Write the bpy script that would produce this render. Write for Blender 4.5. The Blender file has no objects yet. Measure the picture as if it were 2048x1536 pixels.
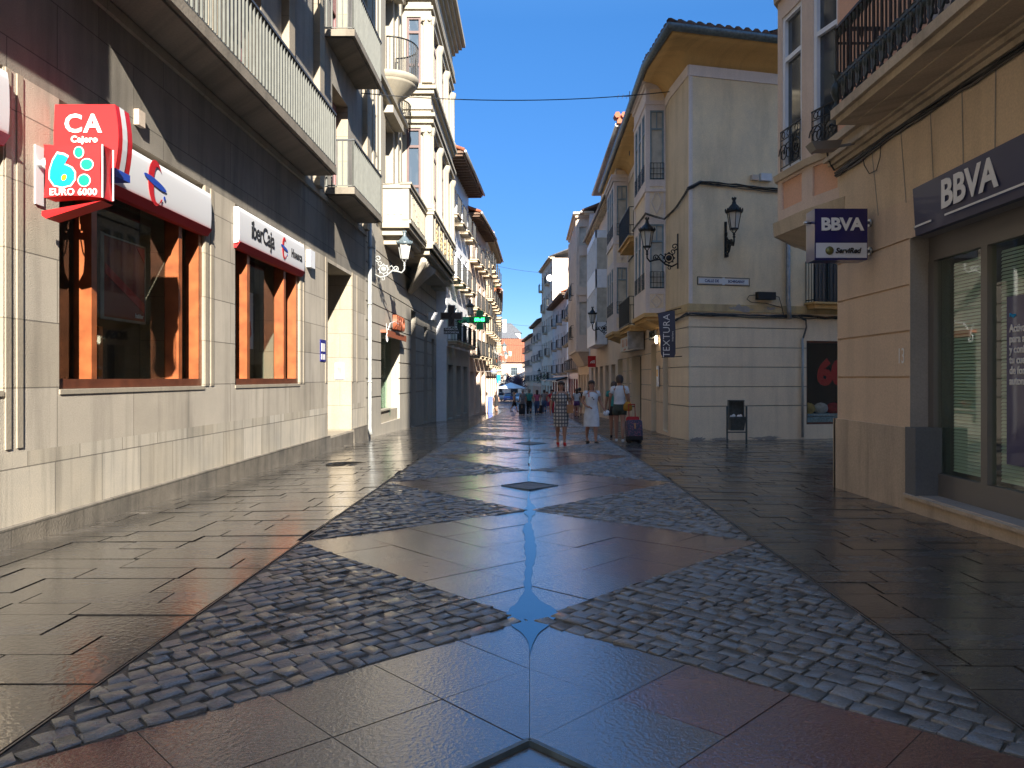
import bpy, math, random
from mathutils import Vector, Matrix
random.seed(7)
R = math.radians
sc = bpy.context.scene
COL = sc.collection
# ---------------------------------------------------------------- camera
CZ = 1.33
cam_d = bpy.data.cameras.new("camera"); cam = bpy.data.objects.new("camera", cam_d); COL.objects.link(cam)
cam.location = (0, 0, CZ); cam.rotation_euler = (R(90), 0, 0)
cam_d.sensor_width = 36; cam_d.lens = 36*1540/2048
cam_d.shift_x = -35/2048; cam_d.shift_y = -12/2048
cam_d.clip_start = 0.05; cam_d.clip_end = 3000
sc.camera = cam
# ---------------------------------------------------------------- sky, sun, exposure
SUN_TRAVEL = Vector((-1, 3.8, -1.97)).normalized()
w = bpy.data.worlds.new("World"); sc.world = w; w.use_nodes = True
nt = w.node_tree; nt.nodes.clear()
sky = nt.nodes.new('ShaderNodeTexSky'); sky.sky_type = 'NISHITA'; sky.sun_disc = False
sky.sun_elevation = math.asin(-SUN_TRAVEL.z); sky.sun_rotation = math.atan2(1, -3.8)
sky.air_density = 1.0; sky.dust_density = 0.6; sky.ozone_density = 5.0; sky.altitude = 500
bg = nt.nodes.new('ShaderNodeBackground'); bg.inputs['Strength'].default_value = 0.115
wo = nt.nodes.new('ShaderNodeOutputWorld')
hs = nt.nodes.new('ShaderNodeHueSaturation'); hs.inputs['Saturation'].default_value = 1.12
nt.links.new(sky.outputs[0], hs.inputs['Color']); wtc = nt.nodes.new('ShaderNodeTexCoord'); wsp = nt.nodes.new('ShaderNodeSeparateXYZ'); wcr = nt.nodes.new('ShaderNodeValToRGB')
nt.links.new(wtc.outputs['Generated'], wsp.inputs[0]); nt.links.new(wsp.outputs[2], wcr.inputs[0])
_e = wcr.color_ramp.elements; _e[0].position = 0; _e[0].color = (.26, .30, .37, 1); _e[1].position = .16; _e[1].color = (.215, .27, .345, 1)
for _p, _c in ((.42, (.31, .415, .475, 1)), (.85, (1.45, 1.3, 1.1, 1))): _x = _e.new(_p); _x.color = _c  # top stop brightens the unseen upper sky, added as fill light
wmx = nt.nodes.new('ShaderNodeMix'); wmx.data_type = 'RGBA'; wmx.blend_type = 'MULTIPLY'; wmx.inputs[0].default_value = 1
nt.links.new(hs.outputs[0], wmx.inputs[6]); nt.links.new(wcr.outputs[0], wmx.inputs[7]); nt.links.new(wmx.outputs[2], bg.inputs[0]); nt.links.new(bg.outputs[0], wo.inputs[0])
sd = bpy.data.lights.new("sun", 'SUN'); sd.energy = 4.25; sd.angle = R(0.5); sd.color = (1.0, 0.93, 0.82)
so = bpy.data.objects.new("sun", sd); COL.objects.link(so)
so.rotation_euler = SUN_TRAVEL.to_track_quat('-Z', 'Y').to_euler()
sc.view_settings.view_transform = 'Standard'; sc.view_settings.look = 'None'
sc.view_settings.exposure = 1.9; sc.view_settings.gamma = 1
try:
    sc.cycles.max_bounces = 8; sc.cycles.diffuse_bounces = 4; sc.cycles.glossy_bounces = 4
    sc.cycles.transparent_max_bounces = 12; sc.cycles.sample_clamp_indirect = 6
except Exception: pass

# ---------------------------------------------------------------- materials
def _n(nt, t, **k):
    n = nt.nodes.new(t)
    for a, b in k.items(): setattr(n, a, b)
    return n
def mat(name, col, rough=.6, metal=0, spec=.5, emit=None, estr=0, var=0, nscale=6, bump=0, bscale=60, coat=0):
    m = bpy.data.materials.new(name); m.use_nodes = True; nt = m.node_tree; b = nt.nodes['Principled BSDF']
    b.inputs['Base Color'].default_value = (*col, 1); b.inputs['Roughness'].default_value = rough
    b.inputs['Metallic'].default_value = metal; b.inputs['Specular IOR Level'].default_value = spec
    b.inputs['Coat Weight'].default_value = coat
    if emit: b.inputs['Emission Color'].default_value = (*emit, 1); b.inputs['Emission Strength'].default_value = estr
    if var or bump:
        tc = _n(nt, 'ShaderNodeTexCoord')
    if var:
        no = _n(nt, 'ShaderNodeTexNoise'); no.inputs['Scale'].default_value = nscale; no.inputs['Detail'].default_value = 6
        nt.links.new(tc.outputs['Object'], no.inputs['Vector'])
        mp = _n(nt, 'ShaderNodeMapRange'); mp.inputs[1].default_value = .3; mp.inputs[2].default_value = .7
        mp.inputs[3].default_value = 1-var; mp.inputs[4].default_value = 1+var*.6
        nt.links.new(no.outputs[0], mp.inputs[0])
        mx = _n(nt, 'ShaderNodeVectorMath', operation='SCALE'); mx.inputs[0].default_value = col
        nt.links.new(mp.outputs[0], mx.inputs['Scale']); nt.links.new(mx.outputs[0], b.inputs['Base Color'])
    if bump:
        n2 = _n(nt, 'ShaderNodeTexNoise'); n2.inputs['Scale'].default_value = bscale; n2.inputs['Detail'].default_value = 4
        nt.links.new(tc.outputs['Object'], n2.inputs['Vector'])
        bp = _n(nt, 'ShaderNodeBump'); bp.inputs['Strength'].default_value = bump; bp.inputs['Distance'].default_value = .02
        nt.links.new(n2.outputs[0], bp.inputs['Height']); nt.links.new(bp.outputs[0], b.inputs['Normal'])
    return m

def wall_mat(name, col, col2=None, brick=None, bump=.35, bscale=45, stain=.3, rough=.88, pits=False, streak=1.0, base_dirt=None):
    """plaster or ashlar facade; u = x+y so it works on street fronts and side fronts alike"""
    m = bpy.data.materials.new(name); m.use_nodes = True; nt = m.node_tree; L = nt.links; b = nt.nodes['Principled BSDF']
    b.inputs['Roughness'].default_value = rough; b.inputs['Specular IOR Level'].default_value = .3
    col2 = col2 or tuple(c*.86 for c in col)
    g = _n(nt, 'ShaderNodeNewGeometry'); sp = _n(nt, 'ShaderNodeSeparateXYZ'); L.new(g.outputs['Position'], sp.inputs[0])
    ad = _n(nt, 'ShaderNodeMath', operation='ADD'); L.new(sp.outputs[0], ad.inputs[0]); L.new(sp.outputs[1], ad.inputs[1])
    uv = _n(nt, 'ShaderNodeCombineXYZ'); L.new(ad.outputs[0], uv.inputs[0]); L.new(sp.outputs[2], uv.inputs[1])
    n1 = _n(nt, 'ShaderNodeTexNoise'); n1.inputs['Scale'].default_value = .9; n1.inputs['Detail'].default_value = 7; n1.inputs['Roughness'].default_value = .62
    L.new(uv.outputs[0], n1.inputs['Vector'])
    r1 = _n(nt, 'ShaderNodeMapRange'); r1.inputs[1].default_value = .35; r1.inputs[2].default_value = .65; L.new(n1.outputs[0], r1.inputs[0])
    mix = _n(nt, 'ShaderNodeMix', data_type='RGBA'); mix.inputs[6].default_value = (*col, 1); mix.inputs[7].default_value = (*col2, 1)
    L.new(r1.outputs[0], mix.inputs[0]); out = mix.outputs[2]
    height = None
    if brick:
        bw, bh, mo, dark, vary = brick
        bt = _n(nt, 'ShaderNodeTexBrick'); bt.inputs['Scale'].default_value = 1; bt.inputs['Brick Width'].default_value = bw
        bt.inputs['Row Height'].default_value = bh; bt.inputs['Mortar Size'].default_value = mo; bt.inputs['Mortar Smooth'].default_value = .1
        bt.inputs['Color1'].default_value = (1, 1, 1, 1); v = 1-vary; bt.inputs['Color2'].default_value = (v*1.02, v, v*.96, 1)
        bt.inputs['Mortar'].default_value = (dark, dark, dark, 1); bt.inputs['Bias'].default_value = -.1
        L.new(uv.outputs[0], bt.inputs['Vector'])
        mm = _n(nt, 'ShaderNodeMix', data_type='RGBA', blend_type='MULTIPLY'); mm.inputs[0].default_value = 1
        L.new(out, mm.inputs[6]); L.new(bt.outputs['Color'], mm.inputs[7]); out = mm.outputs[2]; height = bt.outputs['Fac']
    # vertical rain streaks (wear in the stone itself)
    mp = _n(nt, 'ShaderNodeMapping'); mp.inputs['Scale'].default_value = (3.2*streak, .35, 1); L.new(uv.outputs[0], mp.inputs[0])
    n2 = _n(nt, 'ShaderNodeTexNoise'); n2.inputs['Scale'].default_value = 1; n2.inputs['Detail'].default_value = 6; n2.inputs['Roughness'].default_value = .6
    L.new(mp.outputs[0], n2.inputs['Vector'])
    r2 = _n(nt, 'ShaderNodeMapRange'); r2.inputs[1].default_value = .48; r2.inputs[2].default_value = .74; r2.inputs[3].default_value = 1; r2.inputs[4].default_value = 1-stain
    L.new(n2.outputs[0], r2.inputs[0])
    ms = _n(nt, 'ShaderNodeVectorMath', operation='SCALE'); L.new(out, ms.inputs[0]); L.new(r2.outputs[0], ms.inputs['Scale']); out = ms.outputs[0]
    n3 = _n(nt, 'ShaderNodeTexNoise'); n3.inputs['Scale'].default_value = bscale; n3.inputs['Detail'].default_value = 5
    L.new(g.outputs['Position'], n3.inputs['Vector'])
    r3 = _n(nt, 'ShaderNodeMapRange'); r3.inputs[1].default_value = .3; r3.inputs[2].default_value = .7; r3.inputs[3].default_value = .9; r3.inputs[4].default_value = 1.08
    L.new(n3.outputs[0], r3.inputs[0])
    m4 = _n(nt, 'ShaderNodeVectorMath', operation='SCALE'); L.new(out, m4.inputs[0]); L.new(r3.outputs[0], m4.inputs['Scale']); out = m4.outputs[0]
    L.new(out, b.inputs['Base Color'])
    bp = _n(nt, 'ShaderNodeBump'); bp.inputs['Strength'].default_value = bump; bp.inputs['Distance'].default_value = .012
    L.new(n3.outputs[0], bp.inputs['Height']); last = bp
    if pits:
        vo = _n(nt, 'ShaderNodeTexVoronoi'); vo.inputs['Scale'].default_value = 62; L.new(g.outputs['Position'], vo.inputs['Vector'])
        rp = _n(nt, 'ShaderNodeMapRange'); rp.inputs[1].default_value = 0; rp.inputs[2].default_value = .32; L.new(vo.outputs['Distance'], rp.inputs[0])
        b2 = _n(nt, 'ShaderNodeBump'); b2.inputs['Strength'].default_value = .25; b2.inputs['Distance'].default_value = .012
        L.new(rp.outputs[0], b2.inputs['Height']); L.new(last.outputs[0], b2.inputs['Normal']); last = b2
    if height:
        b3 = _n(nt, 'ShaderNodeBump', invert=True); b3.inputs['Strength'].default_value = .7; b3.inputs['Distance'].default_value = .012
        L.new(height, b3.inputs['Height']); L.new(last.outputs[0], b3.inputs['Normal']); last = b3
    L.new(last.outputs[0], b.inputs['Normal'])
    return m

def wet_mat(name, cols, rough=(.12, .42), bump=.25, bscale=70, isl=.35, spec=.5, dist=.008, wetscale=.8, drycol=1.5, coat=0):
    """wet paving: each stone its own tone (random per island), damp and dry patches, rough bump"""
    m = bpy.data.materials.new(name); m.use_nodes = True; nt = m.node_tree; L = nt.links; b = nt.nodes['Principled BSDF']
    g = _n(nt, 'ShaderNodeNewGeometry')
    cr = _n(nt, 'ShaderNodeValToRGB'); el = cr.color_ramp.elements
    for i, c in enumerate(cols):
        p = i/(len(cols)-1)
        e = el[i] if i < 2 else el.new(p)
        e.position = p; e.color = (*c, 1)
    L.new(g.outputs['Random Per Island'], cr.inputs[0])
    n1 = _n(nt, 'ShaderNodeTexNoise'); n1.inputs['Scale'].default_value = wetscale; n1.inputs['Detail'].default_value = 9; n1.inputs['Roughness'].default_value = .68
    mp = _n(nt, 'ShaderNodeMapping'); mp.inputs['Scale'].default_value = (1, 1.9, 1); L.new(g.outputs['Position'], mp.inputs[0]); L.new(mp.outputs[0], n1.inputs['Vector'])
    r1 = _n(nt, 'ShaderNodeMapRange'); r1.inputs[1].default_value = .42; r1.inputs[2].default_value = .62; r1.inputs[3].default_value = rough[0]; r1.inputs[4].default_value = rough[1]
    L.new(n1.outputs[0], r1.inputs[0]); L.new(r1.outputs[0], b.inputs['Roughness'])
    r2 = _n(nt, 'ShaderNodeMapRange'); r2.inputs[1].default_value = .5; r2.inputs[2].default_value = .66; r2.inputs[3].default_value = 1; r2.inputs[4].default_value = drycol
    L.new(n1.outputs[0], r2.inputs[0])
    n2 = _n(nt, 'ShaderNodeTexNoise'); n2.inputs['Scale'].default_value = bscale; n2.inputs['Detail'].default_value = 5; n2.inputs['Roughness'].default_value = .6
    L.new(g.outputs['Position'], n2.inputs['Vector'])
    r3 = _n(nt, 'ShaderNodeMapRange'); r3.inputs[1].default_value = .3; r3.inputs[2].default_value = .7; r3.inputs[3].default_value = .75; r3.inputs[4].default_value = 1.25
    L.new(n2.outputs[0], r3.inputs[0])
    mu = _n(nt, 'ShaderNodeMath', operation='MULTIPLY'); L.new(r2.outputs[0], mu.inputs[0]); L.new(r3.outputs[0], mu.inputs[1])
    s = _n(nt, 'ShaderNodeVectorMath', operation='SCALE'); L.new(cr.outputs[0], s.inputs[0]); L.new(mu.outputs[0], s.inputs['Scale']); L.new(s.outputs[0], b.inputs['Base Color'])
    bp = _n(nt, 'ShaderNodeBump'); bp.inputs['Strength'].default_value = bump; bp.inputs['Distance'].default_value = dist
    L.new(n2.outputs[0], bp.inputs['Height']); L.new(bp.outputs[0], b.inputs['Normal'])
    b.inputs['Specular IOR Level'].default_value = spec; b.inputs['Coat Weight'].default_value = coat; b.inputs['Coat Roughness'].default_value = .05; b.inputs['Coat IOR'].default_value = 2.0
    if coat:
        n5 = _n(nt, 'ShaderNodeTexNoise'); n5.inputs['Scale'].default_value = bscale*.8; n5.inputs['Detail'].default_value = 3; L.new(g.outputs['Position'], n5.inputs['Vector'])
        b5 = _n(nt, 'ShaderNodeBump'); b5.inputs['Strength'].default_value = .5; b5.inputs['Distance'].default_value = .0052; L.new(n5.outputs[0], b5.inputs['Height']); L.new(b5.outputs[0], b.inputs['Coat Normal'])
    return m

def glass_mat(name, tint=(.75, .82, .8), refl=1.0):
    m = bpy.data.materials.new(name); m.use_nodes = True; nt = m.node_tree; L = nt.links; nt.nodes.clear()
    t = _n(nt, 'ShaderNodeBsdfTransparent'); t.inputs[0].default_value = (*tint, 1)
    gl = _n(nt, 'ShaderNodeBsdfGlossy'); gl.inputs['Roughness'].default_value = .02
    fr = _n(nt, 'ShaderNodeFresnel'); fr.inputs[0].default_value = 1.55
    mu = _n(nt, 'ShaderNodeMath', operation='MULTIPLY_ADD'); mu.inputs[1].default_value = refl; mu.inputs[2].default_value = .05; L.new(fr.outputs[0], mu.inputs[0])
    gg = _n(nt, 'ShaderNodeNewGeometry'); iv = _n(nt, 'ShaderNodeMath', operation='SUBTRACT'); iv.inputs[0].default_value = 1; L.new(gg.outputs['Backfacing'], iv.inputs[1]); m2 = _n(nt, 'ShaderNodeMath', operation='MULTIPLY'); L.new(mu.outputs[0], m2.inputs[0]); L.new(iv.outputs[0], m2.inputs[1]); mu = m2
    mx = _n(nt, 'ShaderNodeMixShader'); L.new(mu.outputs[0], mx.inputs[0]); L.new(t.outputs[0], mx.inputs[1]); L.new(gl.outputs[0], mx.inputs[2])
    o = _n(nt, 'ShaderNodeOutputMaterial'); L.new(mx.outputs[0], o.inputs[0])
    return m

def tile_mat(name, col):
    return mat(name, col, .8, var=.45, nscale=5, bump=.4, bscale=30)

M = {}
M['iron'] = mat('iron', (.012, .013, .014), .45, .3, bump=.2, bscale=80)
M['ironrust'] = mat('cast_iron', (.035, .026, .024), .55, .2, var=.4, nscale=14, bump=.3)
M['irongreen'] = mat('green_cast_iron', (.03, .04, .038), .5, .2, var=.4, nscale=20, bump=.3)
M['palemetal'] = mat('pale_painted_iron', (.32, .33, .32), .5, var=.2)
M['bluegrey'] = mat('weathered_blue_grey_metal', (.13, .17, .19), .45, .2, var=.35, nscale=12)
M['steel'] = mat('steel', (.5, .5, .5), .3, .9)
M['zinc'] = mat('zinc_pipe', (.3, .29, .28), .5, .4, var=.3)
M['opal'] = mat('opal_glass', (.55, .53, .48), .25, spec=.6, var=.1)
M['slat'] = mat('grey_green_painted_slats', (.125, .13, .115), .55, var=.15, nscale=8)
M['darkrail'] = mat('dark_handrail', (.05, .055, .06), .5)
M['conc'] = wall_mat('balcony_concrete', (.26, .225, .18), (.19, .165, .13), bump=.3, bscale=30, stain=.35)
M['bankA'] = wall_mat('bank_bush_hammered_stone', (.53, .47, .38), (.44, .39, .32), brick=(1.45, .62, .006, .40, .22), bump=.4, bscale=75, stain=.34, pits=True)
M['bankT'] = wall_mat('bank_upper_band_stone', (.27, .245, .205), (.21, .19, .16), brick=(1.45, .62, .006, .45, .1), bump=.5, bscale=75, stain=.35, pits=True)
M['bankP'] = wall_mat('bank_plinth_stone', (.60, .53, .42), (.47, .43, .36), brick=(.82, .52, .006, .42, .32), bump=.35, bscale=75, stain=.42, pits=True, streak=2)
M['bankS'] = wall_mat('bank_smooth_stone', (.36, .31, .235), (.31, .27, .21), brick=(2.5, .62, .005, .6, .05), bump=.2, stain=.2)
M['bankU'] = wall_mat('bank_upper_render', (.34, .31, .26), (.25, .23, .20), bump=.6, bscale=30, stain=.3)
M['base'] = wall_mat('skirting_stone', (.24, .21, .17), (.11, .10, .085), brick=(1.1, 5, .006, .5, .15), bump=.5, stain=.5)
M['wood'] = mat('orange_varnished_wood', (.30, .085, .026), .4, var=.35, nscale=5, coat=.3)
M['wooddark'] = mat('dark_red_wood', (.13, .04, .018), .45, var=.3)
M['woodeave'] = mat('brown_eave_boards', (.16, .095, .06), .7, var=.35, nscale=9)
M['cream'] = wall_mat('cream_carved_stone', (.42, .375, .29), (.36, .325, .26), bump=.15, stain=.18)
M['creamL'] = wall_mat('cream_render', (.64, .53, .42), (.56, .46, .37), bump=.2, stain=.15)
M['shopstone'] = wall_mat('grey_cream_rusticated_stone', (.42, .38, .31), (.36, .33, .28), bump=.2, stain=.22)
M['yellow'] = wall_mat('ochre_render', (.68, .55, .38), (.60, .49, .34), bump=.2, stain=.2)
M['lilac'] = wall_mat('lilac_grey_render', (.76, .65, .58), (.69, .59, .53), bump=.12, stain=.12)
M['ygf'] = wall_mat('lilac_cream_ground_floor', (.85, .69, .49), (.77, .62, .45), bump=.12, stain=.14)
M['yside'] = wall_mat('weathered_grey_beige_render', (.84, .66, .42), (.70, .56, .38), bump=.25, stain=.2, streak=.5)
M['orange'] = wall_mat('orange_ochre_plaster', (.68, .42, .17), (.60, .37, .14), bump=.12, stain=.2)
M['band'] = wall_mat('yellow_string_band', (.62, .45, .22), (.45, .34, .2), bump=.2, stain=.35)
M['rstone'] = wall_mat('right_tan_rusticated_stone', (.75, .56, .39), (.67, .505, .355), bump=.18, stain=.14)
M['rstoneU'] = wall_mat('right_tan_upper_stone', (.76, .59, .40), (.67, .52, .36), bump=.18, stain=.14)
M['rreveal'] = wall_mat('grey_reveal_stone', (.36, .32, .28), (.30, .27, .24), bump=.2, stain=.15)
M['slate'] = wall_mat('dark_slate_block', (.15, .155, .165), (.12, .125, .13), bump=.2, stain=.2, rough=.5)
M['rplinth'] = wall_mat('right_plinth_stone', (.62, .48, .34), (.48, .38, .28), bump=.3, stain=.4)
M['pink'] = wall_mat('salmon_render', (.78, .45, .29), (.72, .41, .27), bump=.1, stain=.08)
M['pinkstone'] = wall_mat('pale_pinkish_stone', (.72, .56, .44), (.66, .51, .40), bump=.12, stain=.12)
M['ochre2'] = wall_mat('warm_beige_render', (.76, .57, .42), (.64, .49, .38), bump=.2, stain=.2)
M['paleb'] = wall_mat('pale_blue_grey_render', (.62, .55, .50), (.52, .47, .44), bump=.2, stain=.2)
M['greyb'] = wall_mat('grey_beige_render', (.68, .52, .41), (.57, .45, .37), bump=.2, stain=.25)
M['corn'] = wall_mat('cornice_stone', (.60, .48, .33), (.48, .39, .28), bump=.25, stain=.35)
M['white'] = mat('white_paint', (.75, .76, .78), .45, var=.06)
M['whiteL'] = mat('white_lilac_frames', (.60, .59, .60), .5, var=.1)
M['bluefr'] = mat('faded_blue_window_paint', (.20, .27, .30), .5, var=.2)
M['purplefr'] = mat('purple_brown_window_paint', (.13, .075, .068), .5, var=.15)
M['shutter'] = mat('purple_brown_shutter', (.27, .13, .13), .6, var=.15)
M['curtain'] = mat('cream_curtain', (.50, .46, .38), .8, var=.25, nscale=3)
M['dark'] = mat('dark_interior', (.02, .018, .016), .8)
M['room'] = mat('dim_shop_interior', (.09, .075, .06), .8, var=.5, nscale=2)
M['pane'] = mat('dark_window_pane', (.035, .045, .055), .06, spec=.8)
M['paneb'] = mat('bluish_window_pane', (.07, .10, .14), .05, spec=.9)
M['shopglass'] = glass_mat('shop_glass', (.9, .9, .88), .35)
M['binmetal'] = mat('litter_bin_metal', (.075, .09, .095), .5, var=.3, nscale=15)
M['edging'] = mat('edging_steel', (.22, .21, .20), .35, .6)
M['glass'] = glass_mat('clear_glass', (.86, .90, .88), 1.1)
M['glassg'] = glass_mat('green_tinted_glass', (.90, .97, .94), 1.6)
M['blind'] = mat('grey_green_blind_slats', (.62, .68, .56), .5)
M['alu'] = mat('dark_grey_aluminium', (.21, .195, .18), .45, .4)
M['tile'] = tile_mat('old_brown_roof_tiles', (.16, .10, .08))
M['tiler'] = tile_mat('red_roof_tiles', (.42, .13, .065))
M['slater'] = tile_mat('slate_roof', (.11, .115, .125))
M['red'] = mat('sign_red', (.50, .010, .012), .5)
M['redd'] = mat('sign_dark_red', (.22, .008, .01), .4)
M['signw'] = mat('sign_white', (.62, .62, .63), .6)
M['textw'] = mat('lettering_white', (.80, .78, .74), .5)
M['navy'] = mat('sign_navy_blue', (.008, .008, .10), .3, coat=.4)
M['navy2'] = mat('fascia_grey_navy', (.04, .04, .09), .5, coat=.05)
M['cobalt'] = mat('logo_cobalt_blue', (.015, .06, .38), .4)
M['cyan'] = mat('logo_cyan', (.0, .42, .80), .4)
M['green'] = mat('logo_green', (.0, .42, .18), .4)
M['amber'] = mat('logo_amber', (.75, .38, .01), .4)
M['black'] = mat('lettering_black', (.012, .012, .013), .5)
M['letr'] = mat('rust_red_letters', (.30, .085, .04), .5)
M['cable'] = mat('black_cable', (.02, .02, .02), .6)
M['cableg'] = mat('dusty_grey_cable', (.12, .105, .09), .7)
M['led'] = mat('green_led', (0, .2, .03), .5, emit=(0.02, 1, .12), estr=4)
M['crossg'] = mat('green_cross_face', (.02, .16, .06), .4)
M['crossb'] = mat('emerald_bracket', (.02, .35, .17), .5)
M['crossd'] = mat('dark_brown_cross_face', (.03, .016, .014), .3)
M['blueplate'] = mat('enamel_blue', (.02, .025, .22), .3)
# ---------------------------------------------------------------- ground shape
GP = [(-60, 0.02), (0, -.11), (3, -.13), (8, -.145), (13, -.17), (17, -.22), (21, -.28), (25.3, -.37), (40, -.75), (64, -1.45), (100, -2.45), (115, -2.7), (3000, -2.7)]
def gy(y):
    if y <= GP[0][0]: return GP[0][1]
    for (a, za), (b, zb) in zip(GP, GP[1:]):
        if y <= b: return za+(zb-za)*(y-a)/(b-a)
    return GP[-1][1]
def gz(x, y):
    z = gy(y); ax = abs(x)
    if ax < 2.05: z -= .06*(1-ax/2.05)
    else: z -= min(1, (ax-2.05)/2.6)*.09*min(1, max(0, (y-6)/6))
    return z

# ---------------------------------------------------------------- mesh building helpers
LOC = {}
class MB:
    def __init__(s): s.v = []; s.f = []; s.m = []; s.sm = []
    def face(s, pts, m=0, smooth=False):
        i = len(s.v); s.v += [tuple(p) for p in pts]; s.f.append(tuple(range(i, i+len(pts)))); s.m.append(m); s.sm.append(smooth)
    def hexa(s, p, m=0):
        i = len(s.v); s.v += [tuple(q) for q in p]
        for f in ((3, 2, 1, 0), (4, 5, 6, 7), (0, 1, 5, 4), (1, 2, 6, 5), (2, 3, 7, 6), (3, 0, 4, 7)):
            s.f.append(tuple(i+k for k in f)); s.m.append(m); s.sm.append(False)
    def box(s, x0, x1, y0, y1, z0, z1, m=0):
        s.hexa([(x0, y0, z0), (x1, y0, z0), (x1, y1, z0), (x0, y1, z0), (x0, y0, z1), (x1, y0, z1), (x1, y1, z1), (x0, y1, z1)], m)
    def fbox(s, fr, u0, u1, d0, d1, z0, z1, m=0):
        s.hexa([fr(u0, d0, z0), fr(u1, d0, z0), fr(u1, d1, z0), fr(u0, d1, z0), fr(u0, d0, z1), fr(u1, d0, z1), fr(u1, d1, z1), fr(u0, d1, z1)], m)
    def bar(s, a, b, w, h=None, m=0):
        """square bar from a to b"""
        a = Vector(a); b = Vector(b); h = h or w; t = (b-a).normalized()
        up = Vector((0, 0, 1)) if abs(t.z) < .95 else Vector((0, 1, 0))
        sx = t.cross(up).normalized()*w/2; sy = sx.cross(t).normalized()*h/2
        s.hexa([a-sx-sy, a+sx-sy, a+sx+sy, a-sx+sy, b-sx-sy, b+sx-sy, b+sx+sy, b-sx+sy], m)
    def tube(s, pts, r, n=6, m=0, cap=True):
        pts = [Vector(p) for p in pts]
        rr = r if isinstance(r, (list, tuple)) else [r]*len(pts)
        base = len(s.v); prev = None
        for k, p in enumerate(pts):
            t = (pts[min(k+1, len(pts)-1)]-pts[max(k-1, 0)])
            t = t.normalized() if t.length > 1e-9 else Vector((0, 0, 1))
            if prev is None:
                up = Vector((0, 0, 1)) if abs(t.z) < .9 else Vector((1, 0, 0))
                a = t.cross(up).normalized()
            else:
                a = (prev-t*prev.dot(t)); a = a.normalized() if a.length > 1e-6 else t.cross(Vector((1, 0, 0))).normalized()
            prev = a; b = t.cross(a)
            for j in range(n):
                q = 2*math.pi*j/n
                s.v.append(tuple(p+(a*math.cos(q)+b*math.sin(q))*rr[k]))
        for k in range(len(pts)-1):
            for j in range(n):
                s.f.append((base+k*n+j, base+k*n+(j+1) % n, base+(k+1)*n+(j+1) % n, base+(k+1)*n+j)); s.m.append(m); s.sm.append(n > 5)
        if cap:
            s.f.append(tuple(base+j for j in reversed(range(n)))); s.m.append(m); s.sm.append(False)
            e = base+(len(pts)-1)*n; s.f.append(tuple(e+j for j in range(n))); s.m.append(m); s.sm.append(False)
    def rings(s, rings, m=0, cap=True, smooth=True):
        """rings: list of equal-length point loops"""
        base = len(s.v); n = len(rings[0])
        for rg in rings: s.v += [tuple(p) for p in rg]
        for k in range(len(rings)-1):
            for j in range(n):
                s.f.append((base+k*n+j, base+k*n+(j+1) % n, base+(k+1)*n+(j+1) % n, base+(k+1)*n+j)); s.m.append(m); s.sm.append(smooth)
        if cap:
            s.face(list(reversed([tuple(p) for p in rings[0]])), m); s.face([tuple(p) for p in rings[-1]], m)
    def lathe(s, c, prof, n=12, m=0, rot=0, smooth=True, sx=1, sy=1):
        s.rings([[(c[0]+r*sx*math.cos(rot+2*math.pi*j/n), c[1]+r*sy*math.sin(rot+2*math.pi*j/n), c[2]+z) for j in range(n)] for r, z in prof], m, True, smooth)
    def ell(s, c, r, n=10, k=6, m=0):
        r = r if isinstance(r, (tuple, list)) else (r, r, r)
        s.lathe(c, [(max(math.sin(math.pi*i/k), .02)*1, -math.cos(math.pi*i/k)*r[2]) for i in range(k+1)], n, m, sx=r[0], sy=r[1])
    def extrude(s, pts, vec, m=0):
        """closed outline pts (3D) extruded by vec"""
        n = len(pts); i = len(s.v); vec = Vector(vec)
        s.v += [tuple(p) for p in pts]+[tuple(Vector(p)+vec) for p in pts]
        s.f.append(tuple(i+k for k in reversed(range(n)))); s.f.append(tuple(i+n+k for k in range(n))); s.m += [m, m]; s.sm += [False]*2
        for k in range(n):
            s.f.append((i+k, i+(k+1) % n, i+n+(k+1) % n, i+n+k)); s.m.append(m); s.sm.append(False)
    def build(s, name, mats, parent=None, **tags):
        me = bpy.data.meshes.new(name); L = Vector((0, 0, 0))
        if parent is not None: L = LOC.get(parent.name, L)
        me.from_pydata([tuple(Vector(v)-L) for v in s.v] if L.length else s.v, [], s.f)
        for mt in (mats if isinstance(mats, (list, tuple)) else [mats]): me.materials.append(M[mt] if isinstance(mt, str) else mt)
        me.polygons.foreach_set('material_index', s.m); me.polygons.foreach_set('use_smooth', s.sm); me.update()
        o = bpy.data.objects.new(name, me); COL.objects.link(o)
        if parent is not None: o.parent = parent; LOC[o.name] = L
        for k, v in tags.items(): o[k] = v
        return o

def thing(name, label, cat, loc=(0, 0, 0), group=None, local=False):
    o = bpy.data.objects.new(name, None); COL.objects.link(o); o.location = loc; o.empty_display_size = .2
    o['label'] = label; o['category'] = cat
    if group: o['group'] = group
    LOC[o.name] = Vector((0, 0, 0)) if local else Vector(loc)
    return o
def copy_thing(root, loc, label, rz=0, group=None):
    r = root.copy(); COL.objects.link(r); r.location = loc; r.rotation_euler = (0, 0, rz); r['label'] = label
    if group: r['group'] = group
    for ch in list(root.children):
        c = ch.copy(); COL.objects.link(c); c.parent = r
        for g in list(ch.children):
            d = g.copy(); COL.objects.link(d); d.parent = c
    return r

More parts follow.
